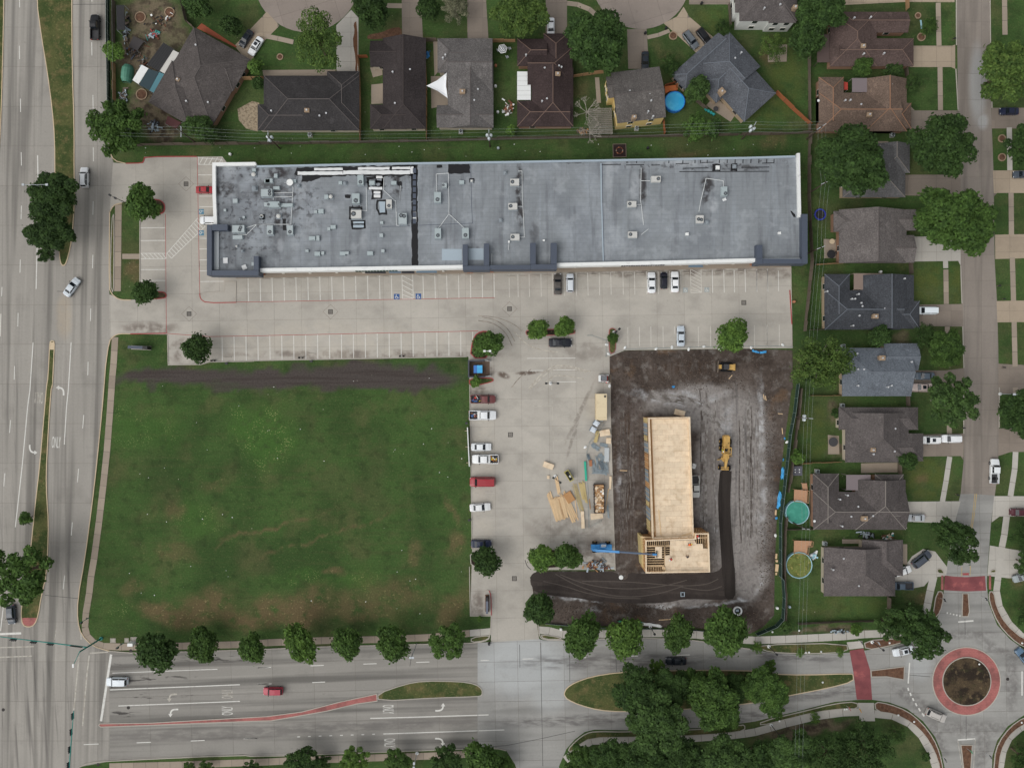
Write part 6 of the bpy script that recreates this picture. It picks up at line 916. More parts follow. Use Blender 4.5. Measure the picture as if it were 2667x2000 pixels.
stack('K', 823, 645, 36, 115, 2, 'pale wrapped steel bundle by the site kerb', 4, paint('steel_pale', 178, 184, 186, .5, fine=.05), name='steel_bundle', cat='steel'); stack('K', 690, 715, 24, 50, -4, 'orange carton pile at the bent fence', 4, M_BRK, name='carton_pile', cat='cartons')
boards('K', 345, 960, 420, 1180, 40, 5, 'splayed pale boards at the west end of the lumber'); boards('K', 395, 1000, 445, 1175, 70, 9, 'pale boards bundled in the middle of the lumber', layers=3); boards('K', 440, 990, 485, 1165, 44, 6, 'pale boards laid closely beside the middle bundle', layers=3, jit=.15); boards('K', 462, 965, 560, 1185, 60, 7, 'long pale beams pointing at the brown board stack', jit=.5); boards('K', 405, 830, 432, 960, 26, 4, 'few long boards under the fallen light pole'); boards('K', 555, 890, 620, 1110, 40, 6, 'long thin boards beside the brown board stack', M_GYP, 1, .1, jit=.4, ang=.03); boards('K', 605, 880, 635, 1010, 30, 4, 'yellowish boards by the bent fence', M_GYP); boards('K', 630, 865, 655, 1035, 18, 3, 'narrow yellowish beams against the bent fence', M_GYP); boards('K', 562, 1010, 578, 1140, 6, 2, 'pair of thin boards south of the brown board stack', None, 1, .1); boards('K', 838, 920, 815, 1090, 5, 2, 'pair of planks leaning beside the debris skip', None, 1, .12); boards('K', 680, 1020, 690, 1100, 5, 2, 'short planks beside the bent fence', M_OSB, 1, .12)
M_STL = paint('galvanised', 140, 152, 158, .45, metal=.4, fine=.08); M_STD = paint('steel_dark', 104, 116, 124, .5, metal=.4, fine=.08)
for x0, y0, x1, y1, w_, n, lab in ((700, 695, 725, 765, 30, 5, 'dark steel studs by the orange cartons'), (765, 700, 805, 768, 40, 6, 'steel studs leaning across the steel pile'), (705, 780, 820, 790, 36, 7, 'steel studs lying crosswise at the south of the pile'), (740, 655, 748, 760, 14, 3, 'brownish channel lying over the steel studs'), (700, 560, 760, 600, 36, 5, 'short steel studs beside the small plywood stack'), (770, 560, 830, 570, 30, 5, 'tangled steel studs under the small plywood stack'), (760, 640, 800, 690, 40, 5, 'jumbled steel studs amid the pile'), (815, 710, 825, 810, 36, 5, 'long steel studs by the site kerb'), (665, 640, 685, 700, 20, 4, 'thin steel rods inside the bent fence'), (830, 1065, 838, 1165, 8, 3, 'steel pipes beside the debris skip')):
    boards('K', x0, y0, x1, y1, w_, n, lab, M_STL if n % 2 else M_STD, 2, .13, .05, 'steel_stud_bundle', 'steel studs', .25, None, .15)
p = P('K', 648, 780, .4); gb = tag(MB().box(0, 0, 0, .45, 4.5, .12).box(0, 0, .12, .12, 4.5, .25).box(0, 0, .37, .45, 4.5, .1).build('steel_beam', paint('beam_green', 40, 170, 140, .5)), 'turquoise green steel beam beside the bent fence', 'beam'); gb.location = (*p, .05); gb.rotation_euler.z = .06
# debris skip
sx, sy = P('K', 761, 1005, 1.2); sk = empty('debris_skip', (sx, sy, .05), .02, 'dark steel skip full of timber offcuts', 'skip'); M_SK = paint('skip_dark', 62, 56, 54, .7, fine=.1)
s_ = MB(); s_.strip([(-1.15, -3.3), (1.15, -3.3), (1.15, 3.3), (-1.15, 3.3)], .1, .15, 1.5, True); s_.box(0, 0, .15, 2.3, 6.6, .1); s_.build('body', M_SK, sk); rb_ = MB()
for i in range(7): rb_.box(1.25, -3 + i, .15, .1, .12, 1.3); rb_.box(-1.25, -3 + i, .15, .1, .12, 1.3)
rb_.build('rib', M_SK, sk); MB().box(0, 0, .3, 2.1, 6.4, .7).build('infill', M_OSB, sk)
om = [MB().box(0, 0, 0, l, w2, .06).mesh('offcut', m) for l, w2, m in ((.9, .15, M_PLY), (1.4, .1, M_STUD), (.6, .5, M_PLY), (1.1, .2, M_OSB), (.5, .4, M_CAP))]
for i in range(110): q = part('offcut', rs.choice(om[:4] * 4 + om[4:]), sk, (rs.uniform(-.85, .85), rs.uniform(-3, 3), 1.0 + rs.uniform(0, .45)), rs.uniform(0, 3)); q.rotation_euler.x = rs.uniform(-.4, .4); q.rotation_euler.y = rs.uniform(-.4, .4)
def pile(t, x, y, w_, h_, n, mats, label, name='debris_pile', cat='debris', lmax=1.6):
    X, Y = P(t, x, y); o = empty(name, (X, Y, .05), 0, label, cat)
    for i in range(n):
        m = MB().box(0, 0, 0, rs.uniform(.3, lmax), rs.uniform(.1, .45), rs.uniform(.04, .2)); q = m.build('scrap', rs.choice(mats), o); q.location = (rs.gauss(0, .4) * w_ * PX / 2, rs.gauss(0, .4) * h_ * PX / 2, rs.uniform(.02, .4)); q.rotation_euler = (rs.uniform(-.3, .3), rs.uniform(-.3, .3), rs.uniform(0, 3))
M_RUST = MAT('rusty', srgb(104, 68, 52), .9, fine=.15); pile('K', 720, 1548, 230, 80, 70, [M_RUST, M_RUST, M_CAPG, M_OSB, M_STL, M_SK], 'rusty scrap and rubble heap by the tree island'); pile('K', 790, 1565, 120, 60, 30, [M_CAPG, M_RUST, M_SK], 'grey rubble at the edge of the dark road base')
# site office, toilets
M_CREAM = paint('office_cream', 214, 198, 164, .6, layers=[dict(c=srgb(190, 172, 136), n=(.6, .5, .75), a=.6)], fine=.03); X, Y = P('K', 780, 252, 2.6); so_ = empty('site_office', (X, Y, .05), .0, 'cream steel site container beside the car park', 'container')
c_ = MB().box(0, 0, .15, 2.45, 6.0, 2.45); c_.build('body', M_CREAM, so_); rb_ = MB()
for i in range(12): rb_.box(1.25, -2.8 + i * .5, .2, .06, .2, 2.3); rb_.box(-1.25, -2.8 + i * .5, .2, .06, .2, 2.3)
rb_.build('rib', M_CREAM, so_); MB().box(0, .05, 2.6, 2.4, .04, .03).build('roof_seam', M_KERB, so_); MB().box(.75, 2.4, 2.6, .35, .45, .25).build('roof_vent', M_TRIM, so_); MB().box(0, -3.08, .3, 1.0, .1, 2.0).build('door', M_KERB, so_); MB().box(.2, -3.25, .2, .7, .35, .5).build('step', M_CAPG, so_)
M_TOI = paint('toilet_roof', 200, 208, 216, .5); M_TOB = paint('toilet_body', 96, 124, 150, .5)
for x, y, r, lab in ((738, 388, 36, 'pale roofed portable toilet beside the cream container'), (712, 440, 28, 'pale roofed portable toilet by the bent fence')):
    X, Y = P('K', x, y, 2.2); o = empty('portable_toilet', (X, Y, .05), math.radians(-r), lab, 'toilet'); MB().box(0, 0, .1, 1.1, 1.1, 2.0).build('cabin', M_TOB, o); MB().box(0, 0, 2.1, 1.2, 1.2, .08).box(0, 0, 2.18, .95, .95, .1, 0, 0, .8).build('roof', M_TOI, o); MB().box(0, -.57, .2, .75, .05, 1.8).build('door', M_TOI, o); MB().tube((.35, .35, 2.2), (.35, .35, 2.6), .06).build('vent_pipe', M_TRIM, o)
# ---- machines
M_CAT = paint('machine_yellow', 196, 158, 88, .5, fine=.05, layers=[dict(c=srgb(150, 116, 66), n=(1.2, .5, .72), a=.6)]); M_MBL = paint('machine_blue', 44, 124, 184, .45, fine=.04)
def wheel(o, x, y, z, r, wd, rz=0):
    q = MB().tube((0, -wd / 2, 0), (0, wd / 2, 0), r, n=16).build('wheel', M_TYRE, o); q.location = (x, y, z); q.rotation_euler.z = rz; MB().tube((0, -wd / 2 - .02, 0), (0, wd / 2 + .02, 0), r * .5, n=10).build('rim', M_CAT, q); return q
X, Y = P('K', 1802, 628, 1.5); gr = empty('road_grader', (X, Y, .1), math.radians(-92), 'yellow motor grader laying the dark road base strip', 'grader')
wheel(gr, -1.0, 1.1, .65, .65, .45); wheel(gr, -1.0, -1.1, .65, .65, .45); wheel(gr, -2.5, 1.1, .65, .65, .45); wheel(gr, -2.5, -1.1, .65, .65, .45); wheel(gr, 3.5, 1.15, .6, .6, .38); wheel(gr, 3.5, -1.15, .6, .6, .38)
e = MB().box(-2.6, 0, .8, 2.6, 1.5, 1.25, 0, 0, .92); e.box(-3.8, 0, .9, .5, 1.1, .9); e.build('engine_cover', M_CAT, gr); MB().tube((-2.2, .3, 2.0), (-2.2, .3, 2.7), .08).build('exhaust', M_TRIM, gr); MB().box(-2.7, -.3, 2.06, 1.5, .5, .1).build('engine_hatch', M_CAT, gr)
MB().box(-.5, 0, .9, 1.7, 1.8, .5).build('platform', M_CAT, gr)
cb = MB()
for x in (-1.2, .2):
    for y in (-.7, .7): cb.tube((x, y, 1.3), (x, y, 3.0), .06)
cb.build('cab_post', M_CAT, gr); MB().strip([(-1.3, -.8), (.3, -.8), (.3, .8), (-1.3, .8)], .14, 2.95, 3.05, True).build('cab_rail', M_CAT, gr); MB().box(-.6, 0, 1.4, .55, .55, .5).box(-.85, 0, 1.6, .12, .55, .7).build('seat', M_TRIM, gr); MB().box(.25, 0, 1.4, .25, .5, .7).build('console', M_CAT, gr)
f = MB(); f.add([(.3, .35, 1.4), (.3, -.35, 1.4), (3.4, -.2, 1.2), (3.4, .2, 1.2), (.3, .35, 1.9), (.3, -.35, 1.9), (2.0, -.3, 2.1), (2.0, .3, 2.1), (3.6, -.2, 1.6), (3.6, .2, 1.6)], [(0, 3, 2, 1), (4, 5, 6, 7), (7, 6, 8, 9), (0, 1, 5, 4), (2, 3, 9, 8), (1, 2, 8, 6, 5), (0, 4, 7, 9, 3)]); f.box(.9, 0, 1.5, .9, 1.4, .35); f.build('gooseneck', M_CAT, gr); MB().lathe(1.3, 0, [(.9, .8), (.9, .95), (.7, .95)], 18).build('turntable', M_CAT, gr)
bl = MB().box(1.3, 0, .12, .12, 3.5, .62, .3); bl.build('blade', M_CAT, gr); MB().box(3.5, 0, .55, .3, 2.3, .25).box(3.9, 0, .7, .25, 1.8, .5).build('front_axle', M_CAT, gr); MB().tube((.9, .8, 2.0), (1.2, 1.2, .8), .07).tube((.9, -.8, 2.0), (1.2, -1.2, .8), .07).build('lift_cylinder', M_TRIM, gr)
X, Y = P('G', 1815, 1472, 1.2); dz = empty('bulldozer', (X, Y, .06), math.radians(178), 'small yellow bulldozer pushing dark earth by the fence', 'bulldozer')
for s in (1, -1):
    tr = MB(); tr.box(0, s * .85, .1, 2.6, .5, .65, 0, 0, .9, 1); tr.build('track', M_TYRE, dz)
MB().box(-.9, 0, .7, 1.5, 1.3, .85, 0, 0, .92).box(-1.6, 0, .75, .4, 1.5, .6).build('engine_cover', M_CAT, dz); MB().box(.55, 0, .7, 1.3, 1.2, .4).build('floor_plate', M_TRIM, dz); MB().box(.35, 0, 1.0, .5, .5, .6).build('seat', M_TRIM, dz); MB().box(.45, 0, 2.2, 1.2, 1.2, .08).build('canopy', M_BEDL, dz)
cp = MB()
for x in (-.1, 1.0):
    for y in (-.55, .55): cp.tube((x, y, 1.0), (x, y, 2.2), .05)
cp.build('canopy_post', M_TRIM, dz); MB().box(1.5, 0, .45, 1.0, .9, .25).build('push_arm', M_CAT, dz); MB().box(2.05, 0, .1, .14, 2.7, .85).build('blade', paint('blade_steel', 116, 104, 92, .6), dz); MB().box(2.45, 0, .1, .1, 2.7, .5).build('blade_edge', paint('blade_dark', 76, 66, 58, .7), dz)
X, Y = P('G', 795, 1566, 1.2); ss = empty('skid_steer', (X, Y, .06), math.radians(0), 'red and white skid steer loader at the site kerb', 'loader')
for x in (-.55, .55):
    for y in (-.78, .78): wheel(ss, x, y, .4, .4, .3)
MB().box(0, 0, .35, 2.1, 1.25, .7).build('body', paint('loader_red', 150, 52, 44, .5), ss); MB().box(-.9, 0, 1.05, .5, 1.3, .5).build('engine_cover', M_CAP, ss); MB().box(.05, 0, 1.05, 1.2, 1.0, .95).build('cab', M_TRIM, ss); MB().box(.05, 0, 2.0, 1.25, 1.1, .06).build('roof', paint('loader_roof_grey', 104, 108, 112, .5), ss)
for s in (1, -1): MB().box(.1, s * .72, 1.3, 2.3, .14, .2).build('lift_arm', M_CAP, ss)
MB().box(1.6, 0, .1, .7, 1.9, .12).box(1.3, 0, .1, .1, 1.9, .6).build('bucket', paint('bucket_brown', 104, 92, 80, .8), ss)
# telehandler with its boom over the timber frame
X, Y = P('K', 780, 1408, 1.4); te = empty('telehandler', (X, Y, .06), 0, 'blue telehandler reaching its long boom over the timber building', 'telehandler')
for x in (-1.5, 1.5):
    for y in (-1.0, 1.0): wheel(te, x, y, .6, .6, .42)
MB().box(0, 0, .6, 4.8, 1.3, .55).box(-.3, -.75, .7, 2.2, .6, .8).build('chassis', M_MBL, te); cb = MB().box(.35, .62, .9, 1.5, .8, 1.5, 0, 0, .9); cb.build('cab', M_MBL, te); MB().box(.35, .62, 1.5, 1.54, .84, .55, 0, 0, .97).build('cab_window', M_CGL, te); MB().box(.35, .62, 2.4, 1.1, .6, .06).build('cab_roof', paint('cab_roof_grey', 150, 158, 164, .4), te)
tip = P('K', 1212, 1464, 8.4); tx, ty = tip[0] - X, tip[1] - Y; bs = Vector((-2.0, -.35, 2.0)); be = Vector((tx, ty, 8.3))
def beam(a, b, w_, nm, m):
    d = b - a; l = d.length; mb = MB().box(0, 0, 0, l, w_, w_); q = mb.build(nm, m, te); q.location = (a + b) / 2; q.rotation_euler = (0, -math.asin(d.z / l), math.atan2(d.y, d.x))
beam(bs, bs.lerp(be, .45), .5, 'boom', M_MBL); beam(bs.lerp(be, .4), bs.lerp(be, .8), .38, 'boom_extension', paint('boom_dark_blue', 52, 72, 96, .5)); beam(bs.lerp(be, .78), be, .3, 'boom_extension', paint('boom_dark_blue', 52, 72, 96, .5)); MB().box(be.x + .1, be.y, be.z - .5, .9, .4, .9).build('boom_head', M_MBL, te); MB().box(be.x + .6, be.y, be.z - .6, .15, 1.6, .7).box(be.x + 1.2, be.y + .4, be.z - .62, 1.3, .14, .07).box(be.x + 1.2, be.y - .4, be.z - .62, 1.3, .14, .07).build('forks', M_TRIM, te)
stack('K', 1250, 1450, 50, 92, 0, 'plywood pack carried on the telehandler forks', 8, None, 7.76, .05, jit=.02); boards('K', 1245, 1505, 1252, 1540, 24, 5, 'short boards lying on the open joists', None, 1, .12, 6.6)
# small lift trailer, waste bits
X, Y = P('K', 510, 815, 1); lf = empty('scissor_lift', (X, Y, .06), math.radians(-58), 'small yellow green platform lift beside the lumber', 'lift'); MB().box(0, 0, .2, 2.3, 1.0, .5).build('base', M_TRIM, lf); MB().strip([(-1.25, -.5), (1.25, -.5), (1.25, .5), (-1.25, .5)], .12, 1.2, 1.9, True).build('guard_rail', paint('lift_yellow', 178, 168, 84, .5), lf); MB().box(0, 0, .9, 2.3, 1.0, .1).build('platform', M_BEDL, lf); MB().box(.3, .1, 1.0, .5, .4, .4).build('cargo', M_CAP, lf)
for x in (-.8, .8):
    for y in (-.5, .5): wheel(lf, x, y, .2, .2, .15)
def barrel(t, x, y, label, m, r=.4, hgt=1.0, name='barrel', cat='barrel', group=None):
    X, Y = P(t, x, y, hgt / 2); o = empty(name, (X, Y, .06), 0, label, cat, group); MB().lathe(0, 0, [(r * .9, 0), (r, .05), (r, hgt * .5), (r * 1.04, hgt * .52), (r, hgt * .55), (r, hgt * .95), (r * .9, hgt), (r * .3, hgt)], 14).build('body', m, o); MB().lathe(0, 0, [(r * .7, hgt), (r * .7, hgt + .04), (r * .2, hgt + .05)], 14).build('lid', m, o)
barrel('O', 940, 88, 'white round basin set in the dark road base', M_CAP, .5, .3, 'inlet_basin', 'basin'); X, Y = P('O', 1897, 362); cp_ = empty('concrete_manhole', (X, Y, .05), 0, 'open concrete manhole ring in the dark earth', 'manhole'); MB().lathe(0, 0, [(1.05, 0), (1.05, .4), (.75, .4), (.75, .05)], 20).build('ring', M_CAP, cp_); MB().lathe(0, 0, [(.72, .06), (.5, .07)], 16).build('pit', M_TRIM, cp_); MB().box(-.1, .1, .1, .7, .5, .2).build('cover_plate', M_CAPG, cp_)
X, Y = P('O', 1445, 225); ib = empty('inlet_box', (X, Y, .08), 0, 'small grey inlet box on the dark road base', 'inlet'); MB().strip([(-.4, -.45), (.4, -.45), (.4, .45), (-.4, .45)], .15, 0, .35, True).build('frame', M_CAPG, ib); MB().box(0, 0, .05, .7, .8, .1).build('grate', M_TRIM, ib)
# sandbags, tarps, stray sheets
def sandbag(t, x, y, label='white sandbag holding down the site fence', group='sandbags along the site fence', m=None, k=1.0):
    X, Y = P(t, x, y); mb = MB().lathe(0, 0, [(.26, 0), (.34, .08), (.3, .2), (.12, .25)], 8); o = mb.build('sandbag', m or M_CAP); o.location = (X, Y, .05); o.scale = (1.3 * k, .9 * k, 1); o.rotation_euler.z = rs.uniform(0, 3); tag(o, label, 'sandbag', group)
for t, x, y in (('G', 822, 1288), ('G', 835, 1365), ('G', 972, 1312), ('G', 1228, 1322), ('G', 1358, 1310), ('G', 1495, 1326), ('G', 1620, 1304), ('G', 1752, 1328), ('G', 2010, 1312), ('G', 845, 1628), ('H', 225, 1291), ('K', 645, 582), ('L', 260, 540), ('L', 165, 1308)): sandbag(t, x, y)
M_TARP = paint('tarp_blue', 70, 160, 214, .6, fine=.08)
def tarp(t, x, y, w_, h_, rot, label, group=None, m=None):
    X, Y = P(t, x, y); n = 7; vs = []; fs = []
    for i in range(n):
        for j in range(n): vs.append(((i / (n - 1) - .5) * w_ * PX * (1 + rs.uniform(-.2, .2)), (j / (n - 1) - .5) * h_ * PX * (1 + rs.uniform(-.25, .25)), .08 + rs.uniform(0, .22)))
    for i in range(n - 1):
        for j in range(n - 1): fs.append((i * n + j, (i + 1) * n + j, (i + 1) * n + j + 1, i * n + j + 1))
    o = MB().add(vs, fs).build('tarpaulin', m or M_TARP); o.location = (X, Y, .05); o.rotation_euler.z = math.radians(-rot); tag(o, label, 'tarpaulin', group)
for t, x, y, w_, h_, r in (('G', 2045, 1346, 55, 16, 14), ('G', 2105, 1351, 55, 18, -8), ('L', 240, 511, 14, 18, 0), ('L', 222, 797, 24, 90, 8), ('L', 195, 1015, 28, 130, 8), ('L', 228, 686, 10, 20, 0), ('L', 172, 1166, 18, 20, 0)): tarp(t, x, y, w_, h_, r, 'crumpled blue tarpaulin strip against the site fence', 'blue tarpaulins at the site fence')
tarp('G', 1370, 1635, 24, 16, 0, 'small blue tarpaulin scrap lying on the dark earth'); tarp('O', 1015, 452, 200, 14, 3, 'green plastic strip under the street trees', None, paint('plastic_green', 60, 150, 110, .5)); tarp('O', 1195, 478, 150, 22, 8, 'white plastic pipe wrap beside the green strip', None, M_CAP); tarp('K', 1540, 738, 30, 40, 10, 'crumpled white plastic beside the timber building', None, M_CAP); tarp('L', 110, 260, 0.1, 0.1, 0, 'x') if 0 else None
for t, x, y, l, r in (('L', 70, 170, 45, 80), ('L', 205, 308, 40, 5), ('L', 222, 450, 50, 85), ('K', 2130, 180, 40, 80), ('G', 1840, 1555, 40, -50), ('K', 960, 775, 60, 2), ('O', 1310, 435, 120, -4)):
    X, Y = P(t, x, y); o = tag(MB().box(0, 0, 0, l * PX, .16, .06).build('loose_plank', M_STUD), 'stray plank lying on the bare site earth', 'plank', 'stray planks on the earth'); o.location = (X, Y, .06); o.rotation_euler.z = math.radians(-r)
for i, (x, y, w_, h_) in enumerate(((175, 1480, 14, 40), (178, 1520, 14, 18), (180, 1575, 22, 60), (174, 1625, 12, 20), (170, 1120, 12, 40))): stack('L', x, y, w_, h_, 5, 'small timber and carton pile by the green screened fence', 3, M_STUD, group='small piles by the screened fence', name='timber_pile', cat='timber')
# earth clods
cl = MB(); reg = ccw(sitepoly)
def inside(p, poly):
    c = False; n = len(poly)
    for i in range(n):
        (x0, y0), (x1, y1) = poly[i], poly[i - 1]
        if (y0 > p[1]) != (y1 > p[1]) and p[0] < (x1 - x0) * (p[1] - y0) / (y1 - y0) + x0: c = not c
    return c
zones = [('G', 1500, 1480, 620, 110, 900), ('G', 1450, 1600, 520, 60, 500), ('K', 2170, 400, 60, 420, 200), ('L', 130, 900, 45, 700, 350), ('O', 800, 380, 560, 70, 700), ('O', 1700, 440, 360, 70, 400), ('K', 1000, 400, 120, 300, 250), ('L', 90, 1500, 60, 300, 250)]
for t, x, y, a, b, n in zones:
    for _ in range(n):
        X, Y = P(t, x + rs.uniform(-a, a), y + rs.uniform(-b, b))
        if not inside((X, Y), reg): continue
        s = rs.uniform(.05, .16); r0 = rs.uniform(0, 3); cl.box(X, Y, .03, s * 2, s * 1.4, s * rs.uniform(.5, 1.1), r0, 0, .55)
tag(cl.build('earth_clods', MAT('clod', srgb(88, 77, 69), .97, isl=.4, fine=.2)), kind='stuff')
# ---- people
M_SKIN = MAT('skin', srgb(168, 124, 98), .7, fine=.03); M_JEAN = MAT('jeans', srgb(52, 62, 84), .9, fine=.1)
def person(t, x, y, z, rot, vest, helm, label, pose=0):
    X, Y = P(t, x, y, z + 1.2); o = empty('person', (X, Y, z), math.radians(rot), label, 'person'); bend = (0, .35, .75)[pose]
    hip = Vector((0, 0, .92)); ch = hip + Vector((math.sin(bend) * .5, 0, math.cos(bend) * .5)); nk = hip + Vector((math.sin(bend) * .62, 0, math.cos(bend) * .62)); hd = nk + Vector((.08 + .1 * bend, 0, .14))
    V = [hip, ch, nk, hd, hd + Vector((.02, 0, .1))]; E = [(0, 1), (1, 2), (2, 3), (3, 4)]; Rr = [.15, .17, .065, .095, .08]
    for s in (1, -1):
        n = len(V); V += [hip + Vector((0, s * .1, -.06)), Vector((.06 + .1 * bend, s * .13, .5)), Vector((-.02 + s * .12, s * .14, .09)), Vector((.13 + s * .12, s * .15, .05))]; E += [(0, n), (n, n + 1), (n + 1, n + 2), (n + 2, n + 3)]; Rr += [.1, .07, .05, .045]
        n = len(V); V += [ch + Vector((0, s * .21, .02)), ch + Vector((.12, s * .28, -.25)), ch + Vector((.34, s * .2, -.36)), ch + Vector((.44, s * .18, -.38))]; E += [(1, n), (n, n + 1), (n + 1, n + 2), (n + 2, n + 3)]; Rr += [.07, .05, .038, .04]
    me = bpy.data.meshes.new('body'); me.from_pydata([tuple(v) for v in V], E, []); b = bpy.data.objects.new('body', me); COL.objects.link(b); md = b.modifiers.new('skin', 'SKIN'); b.modifiers.new('sub', 'SUBSURF').levels = 1
    for sv, r in zip(me.skin_vertices[0].data, Rr): sv.radius = (r, r)
    me.skin_vertices[0].data[0].use_root = True; bpy.context.view_layer.update(); ev = bpy.data.meshes.new_from_object(b.evaluated_get(bpy.context.evaluated_depsgraph_get())); bpy.data.objects.remove(b); ev.materials.clear(); ev.materials.append(M_JEAN); ev.materials.append(M_SKIN)
    for pl in ev.polygons: pl.material_index = 1 if (pl.center - nk).dot(hd - nk) > .0 or (abs(pl.center.y) > .16 and (pl.center - ch).x > .2 and pl.center.z > .5) else 0
    part('body', ev, o); d = (ch - hip).normalized(); q = MB().tube(hip + d * .05, ch + d * .08, .21, .22, 10).build('vest', vest, o); q.scale = (1, 1.1, 1); MB().lathe(0, 0, [(.17, 0), (.14, .02), (.13, .1), (.05, .15)], 12).build('helmet', helm, o).location = hd + Vector((.02, 0, .08))
VO, VY, VR = paint('vest_orange', 226, 98, 40, .7), paint('vest_yellow', 206, 200, 66, .7), paint('vest_red', 206, 60, 48, .7); HW, HY, HR = paint('helmet_white', 232, 232, 228, .4), paint('helmet_yellow', 226, 186, 60, .4), paint('helmet_red', 190, 46, 40, .4)
person('K', 1500, 1390, DZ + .01, 30, VO, HY, 'worker in orange vest and yellow helmet bending on the front roof deck', 2); person('K', 1360, 1506, DZ + .01, 190, VR, HW, 'worker in red vest and white helmet crouching on the front roof deck', 2); person('K', 1490, 1490, DZ + .01, 100, M_TRIM, paint('helmet_brown', 90, 70, 54, .6), 'worker in dark clothes bending on the front roof deck', 1); person('K', 1570, 1314, DZ - .02, -60, VR, HW, 'worker in red vest at the corner framing', 1); person('K', 1778, 606, 1.52 - .3, -90, VY, HW, 'grader operator in yellow vest at the controls', 1); person('G', 822, 1596, .05, 10, VR, HW, 'worker in red vest standing beside the skid steer', 0)
# wheel ruts pressed into the site earth
M_RUTD = MAT('rut_dark', srgb(76, 69, 65), .97, [dict(c=srgb(112, 106, 101), n=(.7, .42, .6), a=.9)], fine=.2); M_RUTP = MAT('rut_pale', srgb(146, 142, 138), .97, [dict(c=srgb(104, 98, 93), n=(.6, .4, .58), a=.95)], fine=.2); zr = .054
for i in range(34):
    t, x, y0, y1, m = ('K', rs.uniform(890, 1110), rs.uniform(200, 600), rs.uniform(900, 1450), M_RUTD) if i < 10 else ('K', rs.choice([rs.uniform(1560, 1720), rs.uniform(1890, 2070)]), rs.uniform(80, 500), rs.uniform(900, 1560), rs.choice([M_RUTD, M_RUTP])) if i < 26 else ('K', 0, 0, 0, M_RUTP)
    if i >= 26: pts = Q('K', *[q + rs.uniform(-40, 40) for q in (1180, 150, 1350, 180, 1500, 200, 1650, 260, 1740, 400)])
    else: pts = Q(t, *[v for k in range(6) for v in (x + rs.uniform(-14, 14), y0 + (y1 - y0) * k / 5)])
    zr += .0012; tag(MB().strip(chaikin(pts, 3), rs.uniform(.2, .4), zr, zr).build('wheel_rut', m), kind='structure')
# ------------------------------------------------------------------ trees and shrubs
M_BARK = MAT('bark', srgb(96, 84, 72), .95, fine=.2); M_BARKG = MAT('bark_pale', srgb(158, 152, 142), .95, fine=.15)
def leafmat(name, a, b, c=None):
    return MAT('leaf_' + name, srgb(*a), .75, [dict(c=srgb(*b), n=(.55, .4, .6), a=.85), dict(c=srgb(*(c or [q * 1.25 for q in a])), n=(1.6, .5, .66), a=.6, off=14)], fine=.1, fscale=3, isl=.28, rand=.14, trans=.22, spec=.2)
LEAF = dict(dark=leafmat('dark', (60, 83, 41), (43, 63, 32)), mid=leafmat('mid', (75, 101, 47), (54, 77, 37)), fresh=leafmat('fresh', (90, 118, 53), (66, 92, 42)), yel=leafmat('yellow', (86, 110, 52), (60, 82, 40), (108, 126, 64)), olive=leafmat('olive', (70, 94, 48), (50, 70, 38)), grey=leafmat('grey', (128, 128, 104), (96, 98, 78)))
def crown_mesh(seed, nl=16, n=3600, leaf=.085, gap=.0, vert=.62, spread=.68, lobe=(.26, .44)):
    r = np.random.RandomState(seed); lob = []
    for i in range(nl):
        a = i * 2.39996 + r.uniform(-.4, .4); rr = spread * math.sqrt((i + .6) / nl) * r.uniform(.85, 1.12); z = vert * (.55 * (1 - rr ** 2) + r.uniform(-.35, .3)); lob.append((rr * math.cos(a), rr * math.sin(a), z, r.uniform(*lobe) * (1.15 - .35 * rr)))
    lob = np.array(lob); wgt = lob[:, 3] ** 2; idx = r.choice(nl, n, p=wgt / wgt.sum()); L = lob[idx]
    d = r.normal(size=(n, 3)); d /= np.linalg.norm(d, axis=1)[:, None]; d[:, 2] = np.where((d[:, 2] < -.25), -d[:, 2], d[:, 2])
    rad = L[:, 3] * np.where(r.rand(n) < .8, r.uniform(.8, 1.08, n), r.uniform(.35, .8, n)) * np.where(r.rand(n) < .07, r.uniform(1.05, 1.4, n), 1); c = L[:, :3] + d * rad[:, None] * np.array([1, 1, .85])
    nrm = d * .7 + np.array([0, 0, .55]) + r.normal(size=(n, 3)) * .45; nrm /= np.linalg.norm(nrm, axis=1)[:, None]
    t = np.cross(nrm, r.normal(size=(n, 3))); t /= np.linalg.norm(t, axis=1)[:, None]; b = np.cross(nrm, t); s = leaf * r.uniform(.6, 1.25, n)[:, None]
    V = np.stack([c - t * s, c - b * s * .55, c + t * s - nrm * s * .25, c + b * s * .55], 1).reshape(-1, 3)
    me = bpy.data.meshes.new('crown'); me.vertices.add(4 * n); me.loops.add(4 * n); me.polygons.add(n)
    me.vertices.foreach_set('co', V.ravel()); me.loops.foreach_set('vertex_index', np.arange(4 * n, dtype=np.int32)); me.polygons.foreach_set('loop_start', np.arange(0, 4 * n, 4, dtype=np.int32)); me.update(calc_edges=True)
    me.materials.append(LEAF['mid']); return me, lob
CR = {}
for k in range(5): CR['round', k] = crown_mesh(10 + k, 16, 3400, .088, vert=.7, spread=.62)
for k in range(3): CR['big', k] = crown_mesh(30 + k, 34, 9500, .056, vert=.55, spread=.76, lobe=(.17, .3))
for k in range(3): CR['loose', k] = crown_mesh(50 + k, 28, 4600, .058, vert=.5, spread=.82, lobe=(.14, .25))
for k in range(2): CR['wisp', k] = crown_mesh(70 + k, 30, 4200, .04, vert=.6, spread=.8, lobe=(.14, .3))
CR['shrub', 0] = crown_mesh(90, 9, 700, .16, vert=.7, spread=.55); CR['shrub', 1] = crown_mesh(91, 10, 800, .15, vert=.7, spread=.6)
TRK = {}
